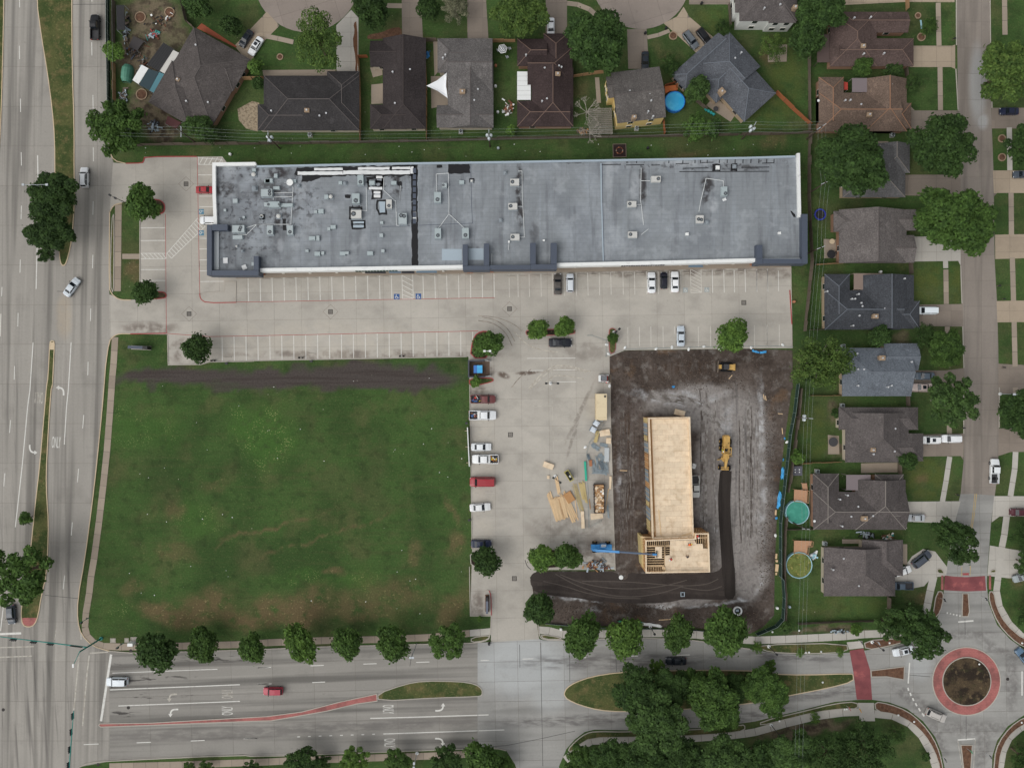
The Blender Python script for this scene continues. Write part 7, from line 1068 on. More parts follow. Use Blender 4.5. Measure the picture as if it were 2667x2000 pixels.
def trunk_mesh(key):
    if key in TRK: return TRK[key]
    me, lob = CR[key]; m = MB(); r = random.Random(key[1]); zc = 1.15; m.tube((0, 0, -zc), (.02, .01, -.45), .055, .04, 7)
    for l in lob[::2]: 
        e = Vector(l[:3]); a = Vector((.02, .01, -.5 + r.uniform(0, .1))); mid = (a + e) / 2 + Vector((r.uniform(-.06, .06), r.uniform(-.06, .06), .05)); m.tube(a, mid, .028, .016, 5); m.tube(mid, e, .016, .006, 4)
    TRK[key] = m.mesh('trunk', M_BARK); return TRK[key]
tn = [0]
def tree(t, x, y, d, kind='round', leaf='mid', label=None, group=None, cat='tree', bark=None, hk=.85):
    """x, y: middle of the crown in the enlarged tile, d: its width there"""
    tn[0] += 1; k = tn[0]; n = max(q[1] for q in CR if q[0] == kind) + 1; key = (kind, k % n)
    rad = d * PX / 2 * {'loose': 1.1, 'big': 1.09}.get(kind, 1.15); zc = rad * 1.15 * hk; rad *= (ALT - zc) / ALT; X, Y = P(t, x, y, zc)
    o = empty('shrub' if kind == 'shrub' else 'tree', (X, Y, 0), k * 1.7, label, cat, group)
    sz = zc / 1.15; part('trunk', trunk_mesh(key), o, (0, 0, zc), 0, bark, (rad, rad, sz)); ex = 1 + (.05 if kind == 'big' else .12) * math.sin(k * 2.7); c = part('crown', CR[key][0], o, (0, 0, zc), 0, LEAF[leaf], (rad * ex, rad / ex, rad * (.95 if kind != 'big' else .8))); return o
ORD = 'first second third fourth fifth sixth seventh eighth ninth tenth eleventh twelfth'.split()
def T(label, group, leaf, kind, *spots):
    lab = label
    for i, s in enumerate(spots):
        label = lab.format(ORD[i % 12])
        tree(s[0], s[1], s[2], s[3], s[5] if len(s) > 5 else kind, s[4] if len(s) > 4 and s[4] else leaf, label, group)
T('{} street tree from the signal corner along the field verge', 'street trees beside the field', 'mid', 'round', ('M', 1312, 690, 335, 'dark'), ('M', 1690, 640, 270), ('M', 2085, 662, 235), ('N', 402, 622, 300, 'fresh'), ('N', 780, 626, 255), ('N', 1148, 615, 280), ('N', 1600, 620, 320, 'mid', 'loose'))
T('{} street tree from the car park drive along the site verge', 'street trees beside the site', 'mid', 'round', ('O', 270, 340, 262, 'dark'), ('O', 615, 550, 330), ('O', 975, 562, 325, 'fresh'), ('O', 1400, 550, 270), ('O', 1780, 528, 385))
for a, lab in (((('E', 1190, 130, 300)), 'round tree in the red kerbed island by the upper car park entry'), (('E', 1202, 862, 215, 'dark'), 'small round tree in the red kerbed island by the lower car park entry'), (('E', 1632, 1320, 238, 'dark'), 'round tree at the west end of the lower stall row'), (('F', 1935, 1285, 235), 'round tree above the brown bin enclosure'), (('G', 260, 1165, 178, 'fresh'), 'small tree at the west end of the brick edged island'), (('G', 470, 1146, 174, 'fresh'), 'small tree above the parked black saloon in the brick edged island'), (('G', 872, 1235, 95), 'slim tree on the grassy island at the site gate'), (('G', 1850, 1220, 265, 'fresh'), 'round tree overhanging the site fence by the bulldozer'), (('J', 1915, 1510, 238, 'dark'), 'dark round tree overhanging the navy car'), (('K', 285, 1482, 225, 'fresh'), 'bright tree west of its twin beside the blue telehandler'), (('K', 500, 1476, 232), 'bright tree beside the blue telehandler wheels')):
    T(lab, None, a[4] if len(a) > 4 else 'mid', 'round', a[:4])
T('{} dense broad tree from the street light in the west median', 'west median trees', 'dark', 'big', ('E', 440, 90, 440), ('E', 440, 370, 380)); tree('E', 385, 545, 150, 'loose', 'dark', 'low leafy tree at the south tip of the west median clump'); tree('M', 170, 60, 540, 'loose', 'mid', 'open leafy tree in the narrow west median beside the dark hatchback'); tree('I', 225, 1165, 120, 'shrub', 'mid', 'small leafy sapling in the narrow west median', None, 'shrub')
tree('A', 975, 1055, 460, 'loose', 'mid', 'leafy tree wrapped round the roadside power pole'); tree('A', 990, 1080, 330, 'round', 'mid', 'inner tree crown beneath the roadside power pole wires'); tree('A', 950, 430, 165, 'round', 'fresh', 'small tree overhanging the west avenue fence'); tree('A', 1640, 60, 240, 'round', 'dark', 'dark tree behind the cluttered yard fence'); tree('A', 1910, 230, 190, 'round', 'dark', 'dark tree in front of the brick edged askew house'); tree('A', 1650, 1050, 240, 'loose', 'olive', 'thin olive tree at the back corner of the askew house')
tree('A', 1740, 1110, 170, 'wisp', 'dark', 'dark wispy tree by the back fence power pole'); tree('A', 2110, 560, 130, 'shrub', 'fresh', 'shrub beside the white saloon driveway', None, 'shrub'); tree('A', 2130, 700, 120, 'shrub', 'dark', 'dark shrub by the tan fence', None, 'shrub')
tree('B', 540, 350, 430, 'wisp', 'yel', 'tall yellow green tree in front of the charcoal house', hk=1.0); tree('B', 970, 70, 330, 'round', 'dark', 'dark tree beside the turning circle drive'); tree('B', 1440, 75, 200, 'round', 'dark', 'dark tree between two brown drives'); tree('B', 1660, 75, 240, 'wisp', 'grey', 'grey half bare tree beside a brown drive', bark=M_BARKG); tree('C', 105, 120, 440, 'big', 'yel', 'broad golden green tree above the striped parasol yard')
tree('C', 740, 370, 540, 'big', 'dark', 'very broad dark oak between maroon house and turning circle'); tree('C', 1562, 750, 215, 'round', 'olive', 'olive tree overhanging the slate blue house side yard'); tree('C', 1560, 1060, 230, 'loose', 'mid', 'leafy tree behind the blue pool under the wires'); tree('C', 1690, 1070, 160, 'shrub', 'dark', 'dark shrub by the back fence near the turquoise chairs', None, 'shrub'); tree('C', 1335, 540, 170, 'wisp', 'dark', 'dark wispy tree between black drive car and slate blue house'); tree('C', 1775, 240, 140, 'wisp', 'dark', 'dark wispy tree behind the black car at the slate blue house'); tree('C', 2190, 400, 220, 'wisp', 'yel', 'thin yellowish tree beside the two storey white house')
tree('D', 415, 340, 285, 'round', 'dark', 'dark magnolia behind the low taupe patio roof'); tree('D', 540, 100, 400, 'big', 'dark', 'large dark tree beside the two storey white house'); tree('D', 870, 560, 165, 'round', 'mid', 'round tree overhanging the brown house back eave'); tree('D', 1125, 590, 160, 'loose', 'olive', 'olive tree between the brown and orange brown houses'); tree('D', 1430, 220, 140, 'wisp', 'mid', 'young wispy tree on the lawn with two ring beds'); tree('D', 1290, 690, 150, 'wisp', 'olive', 'brownish wispy tree at the front of the orange brown house')
tree('D', 2050, 600, 520, 'big', 'yel', 'broad golden green street tree across the residential street'); tree('D', 2200, 1200, 330, 'loose', 'dark', 'dark tree across the street beside two ring beds'); tree('D', 790, 1350, 600, 'big', 'dark', 'huge dark tree between the orange brown and grey houses'); tree('D', 1520, 1190, 540, 'big', 'dark', 'huge leafy tree covering the drive of the orange brown house'); tree('H', 1625, 262, 620, 'big', 'mid', 'huge bright tree over the new pale drive')
tree('H', 545, 1430, 470, 'wisp', 'yel', 'wispy yellow green tree beside the blue grey house', bark=M_BARKG, hk=1.0); tree('H', 560, 1450, 380, 'loose', 'olive', 'olive inner tree among the wispy branches by the blue grey house'); tree('H', 1565, 1320, 320, 'big', 'mid', 'dark leafy tree on the lawn before the dark blue grey house'); tree('H', 1020, 1215, 190, 'round', 'dark', 'dark tree between the dark blue grey and blue grey houses'); tree('H', 1390, 1210, 200, 'wisp', 'dark', 'dark wispy tree beside the leafy lawn tree'); 
tree('L', 1600, 200, 430, 'loose', 'olive', 'open branching tree on the lawn before the grey brown house', bark=M_BARKG, hk=1.0); tree('L', 1650, 1350, 400, 'loose', 'dark', 'glossy dark tree above the dark suv drive'); tree('L', 1245, 690, 160, 'round', 'dark', 'small dark tree at the front corner of the grey brown house'); tree('L', 2190, 330, 400, 'big', 'dark', 'dark broad tree across the street near the lamp arm'); tree('L', 345, 660, 130, 'shrub', 'fresh', 'bright shrub on the back fence near the grey table', None, 'shrub'); tree('L', 2230, 1330, 260, 'wisp', 'dark', 'dark wispy tree across the street by the curved footpath'); tree('L', 2215, 1530, 200, 'loose', 'olive', 'pale leaved tree at the street corner opposite the crossing')
T('{} tree from the west tip of the wooded east median', 'trees in the wooded east median', 'mid', 'big', ('O', 1080, 1020, 420, 'dark'), ('O', 1230, 1260, 520, 'olive'), ('O', 1235, 830, 150, 'fresh', 'loose'), ('O', 1340, 1010, 350, 'dark'), ('O', 1560, 970, 290), ('O', 1700, 1080, 460, 'mid'), ('O', 1760, 1220, 300, 'mid'), ('O', 1860, 1000, 260, 'dark'), ('P', 30, 960, 300, 'mid'), ('P', 120, 820, 120, 'fresh', 'loose'), ('P', 140, 1060, 290, 'mid'), ('P', 160, 1180, 150, 'mid', 'loose'))
T('{} tree from the south drive in the dark belt below the footpath', 'trees in the south belt', 'dark', 'big', ('O', 600, 1600, 280, 'mid', 'loose'), ('O', 850, 1570, 340), ('O', 1150, 1600, 420), ('O', 1450, 1570, 400), ('O', 1780, 1580, 440, 'olive'), ('O', 2080, 1590, 380), ('P', 300, 1560, 420, 'olive'), ('P', 620, 1560, 380, 'dark', 'wisp'), ('P', 900, 1500, 420, 'dark', 'wisp'))
T('{} tree from the signal mast leaning over the south avenue footpath', 'trees over the south footpath', 'dark', 'loose', ('M', 1560, 1650, 110, 'mid'), ('M', 1700, 1640, 110, 'mid'), ('M', 2080, 1660, 150, 'olive'), ('N', 420, 1590, 270), ('N', 570, 1610, 140), ('N', 830, 1585, 240, 'fresh'), ('N', 1190, 1610, 240, 'mid'), ('N', 1590, 1585, 270, 'dark'), ('N', 1900, 1600, 320, 'mid', 'round'), ('N', 2060, 1650, 200, 'mid'))
tree('P', 1340, 520, 440, 'loose', 'dark', 'open glossy tree leaning over the footpath beside the roundabout'); tree('P', 1110, 470, 260, 'loose', 'olive', 'olive tree at the corner of the taupe house lawn fence'); tree('P', 1290, 420, 260, 'wisp', 'dark', 'dark wispy tree behind the roundabout footpath'); tree('P', 820, 520, 110, 'shrub', 'fresh', 'bright shrub hanging over the north footpath', None, 'shrub'); tree('P', 250, 495, 95, 'shrub', 'olive', 'olive shrub in the mulch behind the north footpath', None, 'shrub')
for t, x, y, d in (('P', 370, 705, 75), ('P', 695, 700, 75), ('O', 2060, 665, 95), ('P', 490, 1240, 90)): tree(t, x, y, d, 'wisp', 'fresh', 'thin young tree staked in a grassy verge near the roundabout', 'young verge trees')
tree('P', 800, 1370, 100, 'shrub', 'dark', 'dark shrub by a stump in the south lawn', None, 'shrub'); tree('P', 1160, 1370, 150, 'wisp', 'olive', 'thin olive tree behind the curved south footpath'); tree('P', 1400, 1560, 80, 'shrub', 'dark', 'small dark shrub inside the curved south footpath', None, 'shrub'); tree('P', 2250, 380, 220, 'loose', 'dark', 'dark tree east of the roundabout footpath'); tree('P', 2200, 1560, 260, 'wisp', 'dark', 'dark tree in the southeast corner lawn')
tree('F', 1832, 1592, 95, 'shrub', 'fresh', 'bright green shrub below the bin enclosure', None, 'shrub'); tree('N', 1865, 430, 52, 'shrub', 'mid', 'small clipped shrub by the lower monument sign', None, 'shrub'); tree('B', 2120, 1080, 90, 'shrub', 'fresh', 'bright shrub by the back fence of the striped parasol yard', None, 'shrub'); tree('L', 650, 300, 90, 'shrub', 'dark', 'dark shrub bed beside the grey brown house wall', None, 'shrub'); tree('A', 1000, 1120, 90, 'shrub', 'fresh', 'shrub at the foot of the roadside power pole', None, 'shrub'); tree('B', 50, 700, 110, 'shrub', 'dark', 'dark shrub against the charcoal house tan fence', None, 'shrub')
# leafless trees
def baretree(t, x, y, d, label, seed=3):
    r = random.Random(seed); rad = d * PX / 2; X, Y = P(t, x, y, 2.0); o = empty('bare_tree', (X, Y, 0), 0, label, 'tree'); m = MB(); m.tube((0, 0, 0), (0, 0, 1.6), .16, .12, 7); m.build('trunk', M_BARKG, o); b = MB()
    def grow(p, d_, l, th, n):
        e = p + d_ * l; b.tube(p, e, th, th * .65, 4)
        if n: 
            for _ in range(3): grow(e, (d_ + Vector((r.uniform(-.7, .7), r.uniform(-.7, .7), r.uniform(-.2, .35)))).normalized(), l * .68, th * .62, n - 1)
    for i in range(7): a = i * .9; grow(Vector((0, 0, 1.5)), Vector((math.cos(a), math.sin(a), .55)).normalized(), rad * .42, .09, 3)
    b.build('branches', M_BARKG, o)
baretree('C', 660, 920, 250, 'leafless grey tree beside the yellow house pergola'); baretree('C', 690, 1090, 220, 'leafless brushy tree at the back fence by the pergola', 8); baretree('D', 190, 420, 120, 'leafless pale branches on the worn patch behind the magnolia', 9)
# ------------------------------------------------------------------ signals, poles, wires
M_TEAL = paint('signal_teal', 34, 128, 118, .5, fine=.05); M_SIG = paint('signal_black', 24, 25, 27, .6); M_POLE = MAT('pole_wood', srgb(72, 62, 54), .95, fine=.15); M_LAMPB = paint('lamp_black', 26, 27, 29, .5); M_INS = paint('insulator_grey', 176, 182, 186, .4); M_TRF = paint('transformer_grey', 196, 204, 208, .4)
def signal(label, base, top_z, armpts, armz, heads, horiz, lum=None, sign=None):
    o = empty('traffic_signal', (*base, 0), 0, label, 'traffic signal'); bx, by = base; L_ = lambda p, z: (p[0] - bx, p[1] - by, z)
    MB().tube((0, 0, 0), (0, 0, top_z), .2, .14, 10).lathe(0, 0, [(.4, 0), (.4, .25), (.22, .3)], 12).build('pole', M_TEAL, o); MB().tube((0, 0, armz - .4), L_(armpts, armz), .16, .08, 8).build('mast_arm', M_TEAL, o)
    for p in heads:
        q = MB().box(0, 0, 0, 1.25 if horiz else .36, .36 if horiz else 1.25, .4).box(0, 0, .18, 1.45 if horiz else .1, .1 if horiz else 1.45, .55); q = q.build('signal_head', M_SIG, o); q.location = L_(p, armz - .55)
        for k in (-.38, 0, .38):
            vz = MB().tube((0, 0, 0), (0, -.2, 0) if horiz else (-.2, 0, 0), .14, n=8).build('visor', M_SIG, q); vz.location = (k, -.18, .2) if horiz else (-.18, k, .2)
    if lum:
        MB().tube((0, 0, top_z), L_(lum, top_z + .6), .08, .05, 6).build('lamp_arm', M_TEAL, o); q = MB().box(0, 0, 0, .35, .8, .2).build('lamp_head', M_CAP, o); q.location = L_(lum, top_z + .5)
    if sign: q = MB().box(0, 0, 0, 2.7, .08, .55).build('street_sign', M_SIG, o); q.location = L_(sign, armz - .2); q.rotation_euler.z = -.12
    return o
AZ = 6.7
signal('teal signal mast with three heads at the field corner', P('M', 835, 590), 9.4, P('M', -120, 562, AZ), AZ, [P('M', 105, 604, AZ), P('M', 270, 624, AZ), P('M', 410, 640, AZ)], True, P('M', 602, 815, 10), P('M', 628, 657, AZ))
signal('teal signal mast with four heads reaching over the south avenue', P('M', 680, 1720), 9.0, P('M', 606, 1187, AZ), AZ, [P('M', 592, 1235, AZ), P('M', 580, 1365, AZ), P('M', 566, 1510, AZ), P('M', 556, 1640, AZ)], False)
def postlight(nm, label, base, hgt, head, m=M_LAMPB, arms=0, group=None, footing=None, cat='street lamp', disc=True, ang=0, hm=None):
    o = empty(nm, (*base, 0), ang, label, cat, group); MB().tube((0, 0, 0), (0, 0, hgt), .09, .06, 8).build('pole', m, o)
    if disc: MB().lathe(0, 0, [(.38, 0), (.38, .25), (.2, .28)], 12).build('footing', M_CAP, o)
    if head == 'lantern': MB().lathe(0, 0, [(.12, hgt), (.28, hgt + .25), (.25, hgt + .5), (.05, hgt + .65)], 10).build('lantern', m, o)
    if head == 'double':
        for s in (1, -1): MB().tube((0, 0, hgt), (s * arms, 0, hgt + .1), .05, n=6).build('arm', m, o); MB().box(s * arms, 0, hgt - .02, .55, .45, .22).build('lamp_head', hm or m, o)
    if head == 'ped': MB().box(-.1, -.25, hgt - .7, .4, .3, .8).build('signal_head', M_SIG, o); MB().box(.05, .2, 1.1, .2, .2, .3).build('push_button', M_SIG, o)
    return o
postlight('pedestrian_signal', 'teal pedestrian signal post beside the west footpath', P('M', 735, 420), 3.6, 'ped', M_TEAL, cat='signal post', disc=False); postlight('pedestrian_signal', 'teal pedestrian signal post beside the south crossing', P('M', 1015, 630), 2.9, 'ped', M_TEAL, cat='signal post', disc=False)
for t, x, y, lab in (('O', 1180, 493, 'black lamp post between street trees beside the site'), ('P', 110, 655, 'black lamp post in the grassy north verge by the crossing'), ('P', 960, 620, 'black lamp post in the mulch north of the crossing'), ('P', 130, 1300, 'black lamp post beside the south footpath')): postlight('lamp_post', lab, P(t, x, y), 5.4, 'lantern')
for t, x, y, a, lab, an in (('A', 290, 1522, 2.6, 'two armed street light in the west median trees', 0), ): postlight('street_light', lab, P(t, x, y, 10), 10, 'double', M_INS, a, disc=False)
postlight('car_park_light', 'double headed light pole on the car park by the skid steer', P('K', 366, 58, 4), 7.5, 'double', M_LAMPB, 1.3); postlight('car_park_light', 'double headed light pole standing among the lumber', P('K', 405, 838, 4), 7.5, 'double', M_LAMPB, .9, ang=-.6); postlight('car_park_light', 'light pole rising through the tree above the bin enclosure', P('F', 1925, 1342, 7), 7.5, 'double', M_CAP, .6); postlight('car_park_light', 'dark light pole on the grassy island at the site gate', P('G', 905, 1175, 5), 6.5, 'double', M_LAMPB, .5, ang=.7); postlight('car_park_light', 'dark light pole at the upper car park entry', P('E', 1000, 105, 3), 7, 'double', M_LAMPB, .7, ang=-.5); postlight('car_park_light', 'pale lamp post among the southern footpath trees', P('N', 1330, 1600, 4), 6, 'double', M_INS, .5, ang=1.5); postlight('street_light', 'pale cobra street light leaning over the east verge', P('L', 2170, 148, 7), 7.5, 'double', M_INS, 1.4)
postlight('street_light', 'slim pale pole beside the north lane of the avenue', P('N', 1345, 632), 9.5, 'double', M_INS, .25, disc=False, cat='pole')
def upole(t, x, y, hgt, label, trf=0, arm=1.2, ang=0, lamp=None):
    """x, y: the crossarm in the photograph"""
    X, Y = P(t, x, y, hgt); o = empty('power_pole', (X, Y, 0), ang, label, 'power pole'); MB().tube((0, 0, 0), (0, 0, hgt + .4), .17, .12, 8).build('pole', M_POLE, o); MB().box(0, 0, hgt - .1, .12, arm * 2, .14).build('crossarm', M_INS, o)
    for k in (-1, -.4, .4, 1): MB().lathe(0, k * arm * .92, [(.07, hgt), (.1, hgt + .1), (.07, hgt + .25)], 8).build('insulator', M_INS, o)
    for i in range(trf): a = i * 2.1 + .5; MB().lathe(math.cos(a) * .5, math.sin(a) * .5, [(.27, hgt - 1.8), (.3, hgt - 1.7), (.3, hgt - .9), (.15, hgt - .8)], 12).build('transformer', M_TRF, o)
    if lamp: q = P(*lamp, 7.5); MB().tube((0, 0, 7.2), (q[0] - X, q[1] - Y, 7.5), .05).build('lamp_arm', M_INS, o); b = MB().box(0, 0, 0, .7, .35, .2).build('lamp_head', M_CAP, o); b.location = (q[0] - X, q[1] - Y, 7.45)
    return (X, Y, hgt)
PH = 9.0
pl = [upole('A', 905, 1075, PH, 'wooden power pole with street lamp in the roadside tree', lamp=('A', 972, 1155)), upole('A', 1490, 1085, PH, 'wooden power pole behind the askew brown house', 0), upole('B', 120, 1125, PH, 'wooden power pole with three transformers behind the charcoal house', 3), upole('B', 1938, 1110, PH, 'wooden power pole with transformers behind the grey house', 3), upole('C', 2030, 1045, PH, 'wooden power pole with transformers by the slate blue house', 3, ang=-.5), upole('D', 545, 1045, PH, 'wooden corner power pole with pale crossarm', 0, ang=-1.0)]
pr = [pl[-1], upole('D', 575, 1505, PH, 'power pole hidden in the huge dark tree', 0, .9, -1.2), upole('H', 540, 490, PH, 'dark leaning power pole beside the warm grey house patio', 0, .9, -1.2), upole('L', 430, 345, PH, 'wooden power pole with transformers behind the pools', 2, 1.2, 1.5), upole('L', 415, 1255, PH, 'slim power pole between the two eastern pools', 0, .8, 1.5), (*P('P', 350, 1900, PH), PH)]
M_WIRE = MAT('wire', srgb(150, 160, 154), .6, fine=0)
def wire(a, b, sag, label, group, r=.013):
    a, b = Vector(a), Vector(b); m = MB(); n = 10; p = None
    for i in range(n + 1):
        t = i / n; q = a.lerp(b, t) - Vector((0, 0, sag * 4 * t * (1 - t)))
        if p is not None: m.tube(p, q, r, n=4, cap=False)
        p = q
    org = tuple(a); o = m.build('power_line', M_WIRE, None, org); tag(o, label, 'wire', group)
for a, b in zip(pl, pl[1:]):
    for k in (-1, -.4, .4, 1): wire((a[0], a[1] + k * 1.1, a[2] + .25), (b[0], b[1] + k * 1.1, b[2] + .25), .7, 'thin power line running above the back fences', 'power lines above the back fences')
for a, b in zip(pr, pr[1:]):
    for k in (-1, 0, 1): wire((a[0] + k * .85, a[1], a[2] + .25), (b[0] + k * .85, b[1], b[2] + .25), .6, 'thin power line running over the eastern gardens', 'power lines over the eastern gardens')
tw = (*P('A', 895, -300, 9), 9)
for k in (-.6, .4): wire((pl[0][0] + k, pl[0][1], PH), (tw[0] + k, tw[1], 9), .5, 'thin power line running along the west avenue fence', 'power lines along the west avenue'); wire((pl[0][0] + k, pl[0][1], PH), (*P('A', 985 + k * 20, 1255, 5), 5), .2, 'short guy wire at the roadside power pole', 'guy wires')
# ------------------------------------------------------------------ signs, enclosures, cabinets
X, Y = P('E', 1140, 1312, 1.5); ms = empty('monument_sign', (X, Y, 0), -.04, 'long slate blue monument sign on the grass by the lower entry', 'sign'); MB().box(-.5, 0, 0, 3.4, .55, 1.9).build('panel', paint('sign_slate', 92, 98, 112, .5), ms); MB().box(1.75, 0, 0, 1.1, .75, 2.2).build('pillar', M_TRIM, ms); MB().box(0, 0, 0, 4.6, .9, .2).build('plinth', M_KERBG, ms); MB().box(-.5, 0, 1.9, 3.5, .7, .1).build('cap', M_SLATE, ms)
X, Y = P('N', 1923, 315, 1.5); ms = empty('monument_sign', (X, Y, .1), math.pi / 2, 'slate blue monument sign in the narrow red kerbed island', 'sign'); MB().box(-.5, 0, 0, 2.9, .55, 1.9).build('panel', paint('sign_slate', 92, 98, 112, .5), ms); MB().box(1.4, 0, 0, .7, .6, 2.1).build('pillar', M_TRIM, ms); MB().box(0, 0, 0, 4.0, .9, .15).build('plinth', M_MULCH, ms)
X, Y = P('F', 1840, 1487, 1.2); en = empty('bin_enclosure', (X, Y, .04), .01, 'dark walled bin enclosure open to the car park', 'enclosure'); M_ENC = paint('enclosure_dark', 72, 74, 82, .8); MB().box(-1.9, 0, 0, .3, 4.0, 1.9).build('wall', M_ENC, en); MB().box(0, 1.85, 0, 3.5, .3, 1.9).build('wall', M_ENC, en); MB().box(0, -1.85, 0, 3.5, .3, 1.9).build('wall', M_ENC, en); MB().box(2.4, 1.9, .1, 1.4, .06, 1.6, -.3).build('gate', M_INS, en); MB().box(2.5, -1.7, .1, 1.5, .06, 1.6, .2).build('gate', M_INS, en); MB().box(.6, 0, 0, 4.6, 3.4, .02).build('floor', MAT('enclosure_floor', srgb(104, 88, 76), .9, fine=.15), en)
X, Y = P('F', 1848, 1490, 1.3); du = empty('dumpster', (X, Y, .07), .01, 'blue dumpster with bright lids inside the dark enclosure', 'dumpster'); M_DU = paint('dumpster_blue', 44, 96, 170, .5); MB().box(0, 0, .15, 1.9, 1.7, 1.1, 0, 0, 1.05).build('body', M_DU, du); MB().box(.4, .46, 1.26, 1.25, .88, .06).build('lid', paint('lid_blue', 70, 170, 224, .4), du); MB().box(.4, -.46, 1.26, 1.25, .88, .06).build('lid', paint('lid_blue', 70, 170, 224, .4), du); MB().box(-.62, 0, 1.26, .7, 1.75, .05).build('lid', paint('lid_blue_dark', 56, 116, 190, .4), du)
X, Y = P('M', 1076, 640, 1.2); cb = empty('signal_cabinet', (X, Y, .03), -.03, 'white signal control cabinet on the corner footpath', 'cabinet'); MB().box(0, 0, 0, 1.5, .9, .12).build('plinth', M_KERBG, cb); MB().box(0, 0, .12, 1.2, .7, 1.5).build('case', M_CAP, cb); MB().box(0, -.36, .25, 1.0, .03, 1.2).build('door', M_CAP, cb)
for x, y, w_ in ((930, 608, 40), (1043, 606, 30), (1103, 598, 50)): X, Y = P('M', x, y); v = tag(MB().strip([(-w_ * PX / 2, -.45), (w_ * PX / 2, -.45), (w_ * PX / 2, .45), (-w_ * PX / 2, .45)], .14, 0, .06, True).box(0, 0, 0, w_ * PX * .8, .7, .05).build('utility_vault', M_KERBG), 'concrete utility vault lid in the grass at the signal corner', 'vault', 'utility vaults'); v.location = (X, Y, .005)
def wstop(t, x, y, w_=62): X, Y = P(t, x, y); o = tag(MB().box(0, 0, 0, w_ * PX, .2, .14, 0, 0, .97, .6).build('wheel_stop', M_KERBG), 'concrete wheel stop at the head of a shop stall', 'wheel stop', 'wheel stops along the shops'); o.location = (X, Y, .043); o.rotation_euler.z = .013
for k in range(19):
    if k not in (11, 12): wstop('F', 102 + 98.2 * k, 748 - 2.0 * k)
for x in (38, 135, 232, 328, 618, 712, 808, 905, 1002, 1098, 1470, 1645, 1735, 1825, 1915, 2005, 2100): wstop('G', x, 728 - x * .021)
for x, y in ((1870, 1392), (2040, 1390)): pass
for t, x, y in (('F', 480, 1362), ('F', 1270, 1342), ('E', 1875, 1392)): X, Y = P(t, x, y); o = tag(MB().box(0, 0, 0, 1.8, .18, .14, 0, 0, .97, .6).build('wheel_stop', M_KERBG), 'lone wheel stop lying in the lower stall row', 'wheel stop', 'wheel stops in the lower row'); o.location = (X, Y, .043)
M_TYR2 = M_TYRE
for t, x, y, s in (('F', 378, 1396, .35), ('F', 407, 1396, .35), ('F', 1207, 1384, .35), ('F', 1237, 1384, .35), ('E', 1745, 1420, .35), ('E', 1772, 1420, .35)): X, Y = P(t, x, y); o = tag(MB().lathe(0, 0, [(.18, 0), (.2, .4), (.12, .9), (.05, .95)], 10).build('bollard', M_TRIM), 'short black bollard at the lower stall kerb', 'bollard', 'bollards at the lower kerb'); o.location = (X, Y, .04)
for t, x, y in (('F', 480, 1426), ('E', 1870, 1443), ('J', 1755, 385), ('J', 1778, 1180)): X, Y = P(t, x, y); o = empty('flood_light', (X, Y, 0), 0, 'small dark flood light in the grass by the car park kerb', 'light', 'flood lights in the grass'); MB().tube((0, 0, 0), (0, 0, .4), .06).build('stem', M_TRIM, o); MB().box(0, 0, .4, .6, .45, .3).build('head', M_BEDL, o)
X, Y = P('J', 1770, 580, 1); rb2 = empty('leaning_banner', (X, Y, 0), .05, 'long narrow white banner board beside the field kerb', 'banner'); MB().box(0, 0, .1, .2, 9.0, 1.5).build('board', M_CAP, rb2)
for k in (-3.7, 0, 3.7): MB().box(-.35, k, 0, .7, .06, .9).build('brace', M_KERB, rb2)
# ------------------------------------------------------------------ pools, decks and garden things
M_WATER = MAT('pool_water', srgb(60, 170, 220), .1, [dict(c=srgb(96, 200, 236), n=(.5, .4, .7), a=.7)], fine=.02, spec=.5); M_PBL = paint('pool_wall_blue', 40, 120, 200, .5); M_COVER = MAT('pool_cover', srgb(64, 140, 122), .5, [dict(c=srgb(86, 166, 146), n=(.5, .45, .7), a=.6)], fine=.04); M_ALG = MAT('algae', srgb(110, 120, 64), .9, [dict(c=srgb(84, 92, 44), n=(.8, .42, .62), a=.9), dict(c=srgb(170, 160, 96), n=(1.6, .55, .7), a=.7)], fine=.2, bump=.8); M_PWL = paint('pool_wall_pale', 150, 190, 200, .5); M_DECK = MAT('deck_timber', srgb(182, 142, 112), .85, [dict(c=srgb(150, 114, 88), brick=(6, .14, .012), a=.7)], fine=.1); M_DECKO = MAT('deck_orange', srgb(186, 108, 66), .85, fine=.1)
def pool(t, x, y, d, label, wat, wall, hgt=1.2):
    X, Y = P(t, x, y, hgt); r = d * PX / 2; o = empty('round_pool', (X, Y, 0), 0, label, 'pool'); MB().strip(circ((0, 0), r - .08, 40), .16, 0, hgt, True).build('wall', wall, o); MB().lathe(0, 0, [(r - .15, 0), (r - .15, hgt - .18), (r * .5, hgt - .17)], 40).build('water', wat, o)
    for k in range(12): a = k * math.pi / 6; MB().tube((r * 1.01 * math.cos(a), r * 1.01 * math.sin(a), 0), (r * 1.01 * math.cos(a), r * 1.01 * math.sin(a), hgt + .03), .05).build('upright', wall, o)
pool('C', 1384, 836, 166, 'round bright blue above ground pool behind the yellow house', M_WATER, M_PBL); pool('C', 1380, 865, 150, 'x', M_WATER, M_PBL) if 0 else None; pool('L', 348, 1120, 195, 'round pool with green cover behind the hipped house', M_COVER, M_PWL); pool('P', 362, -10, 215, 'round pool choked with yellow green algae', M_ALG, M_PWL)
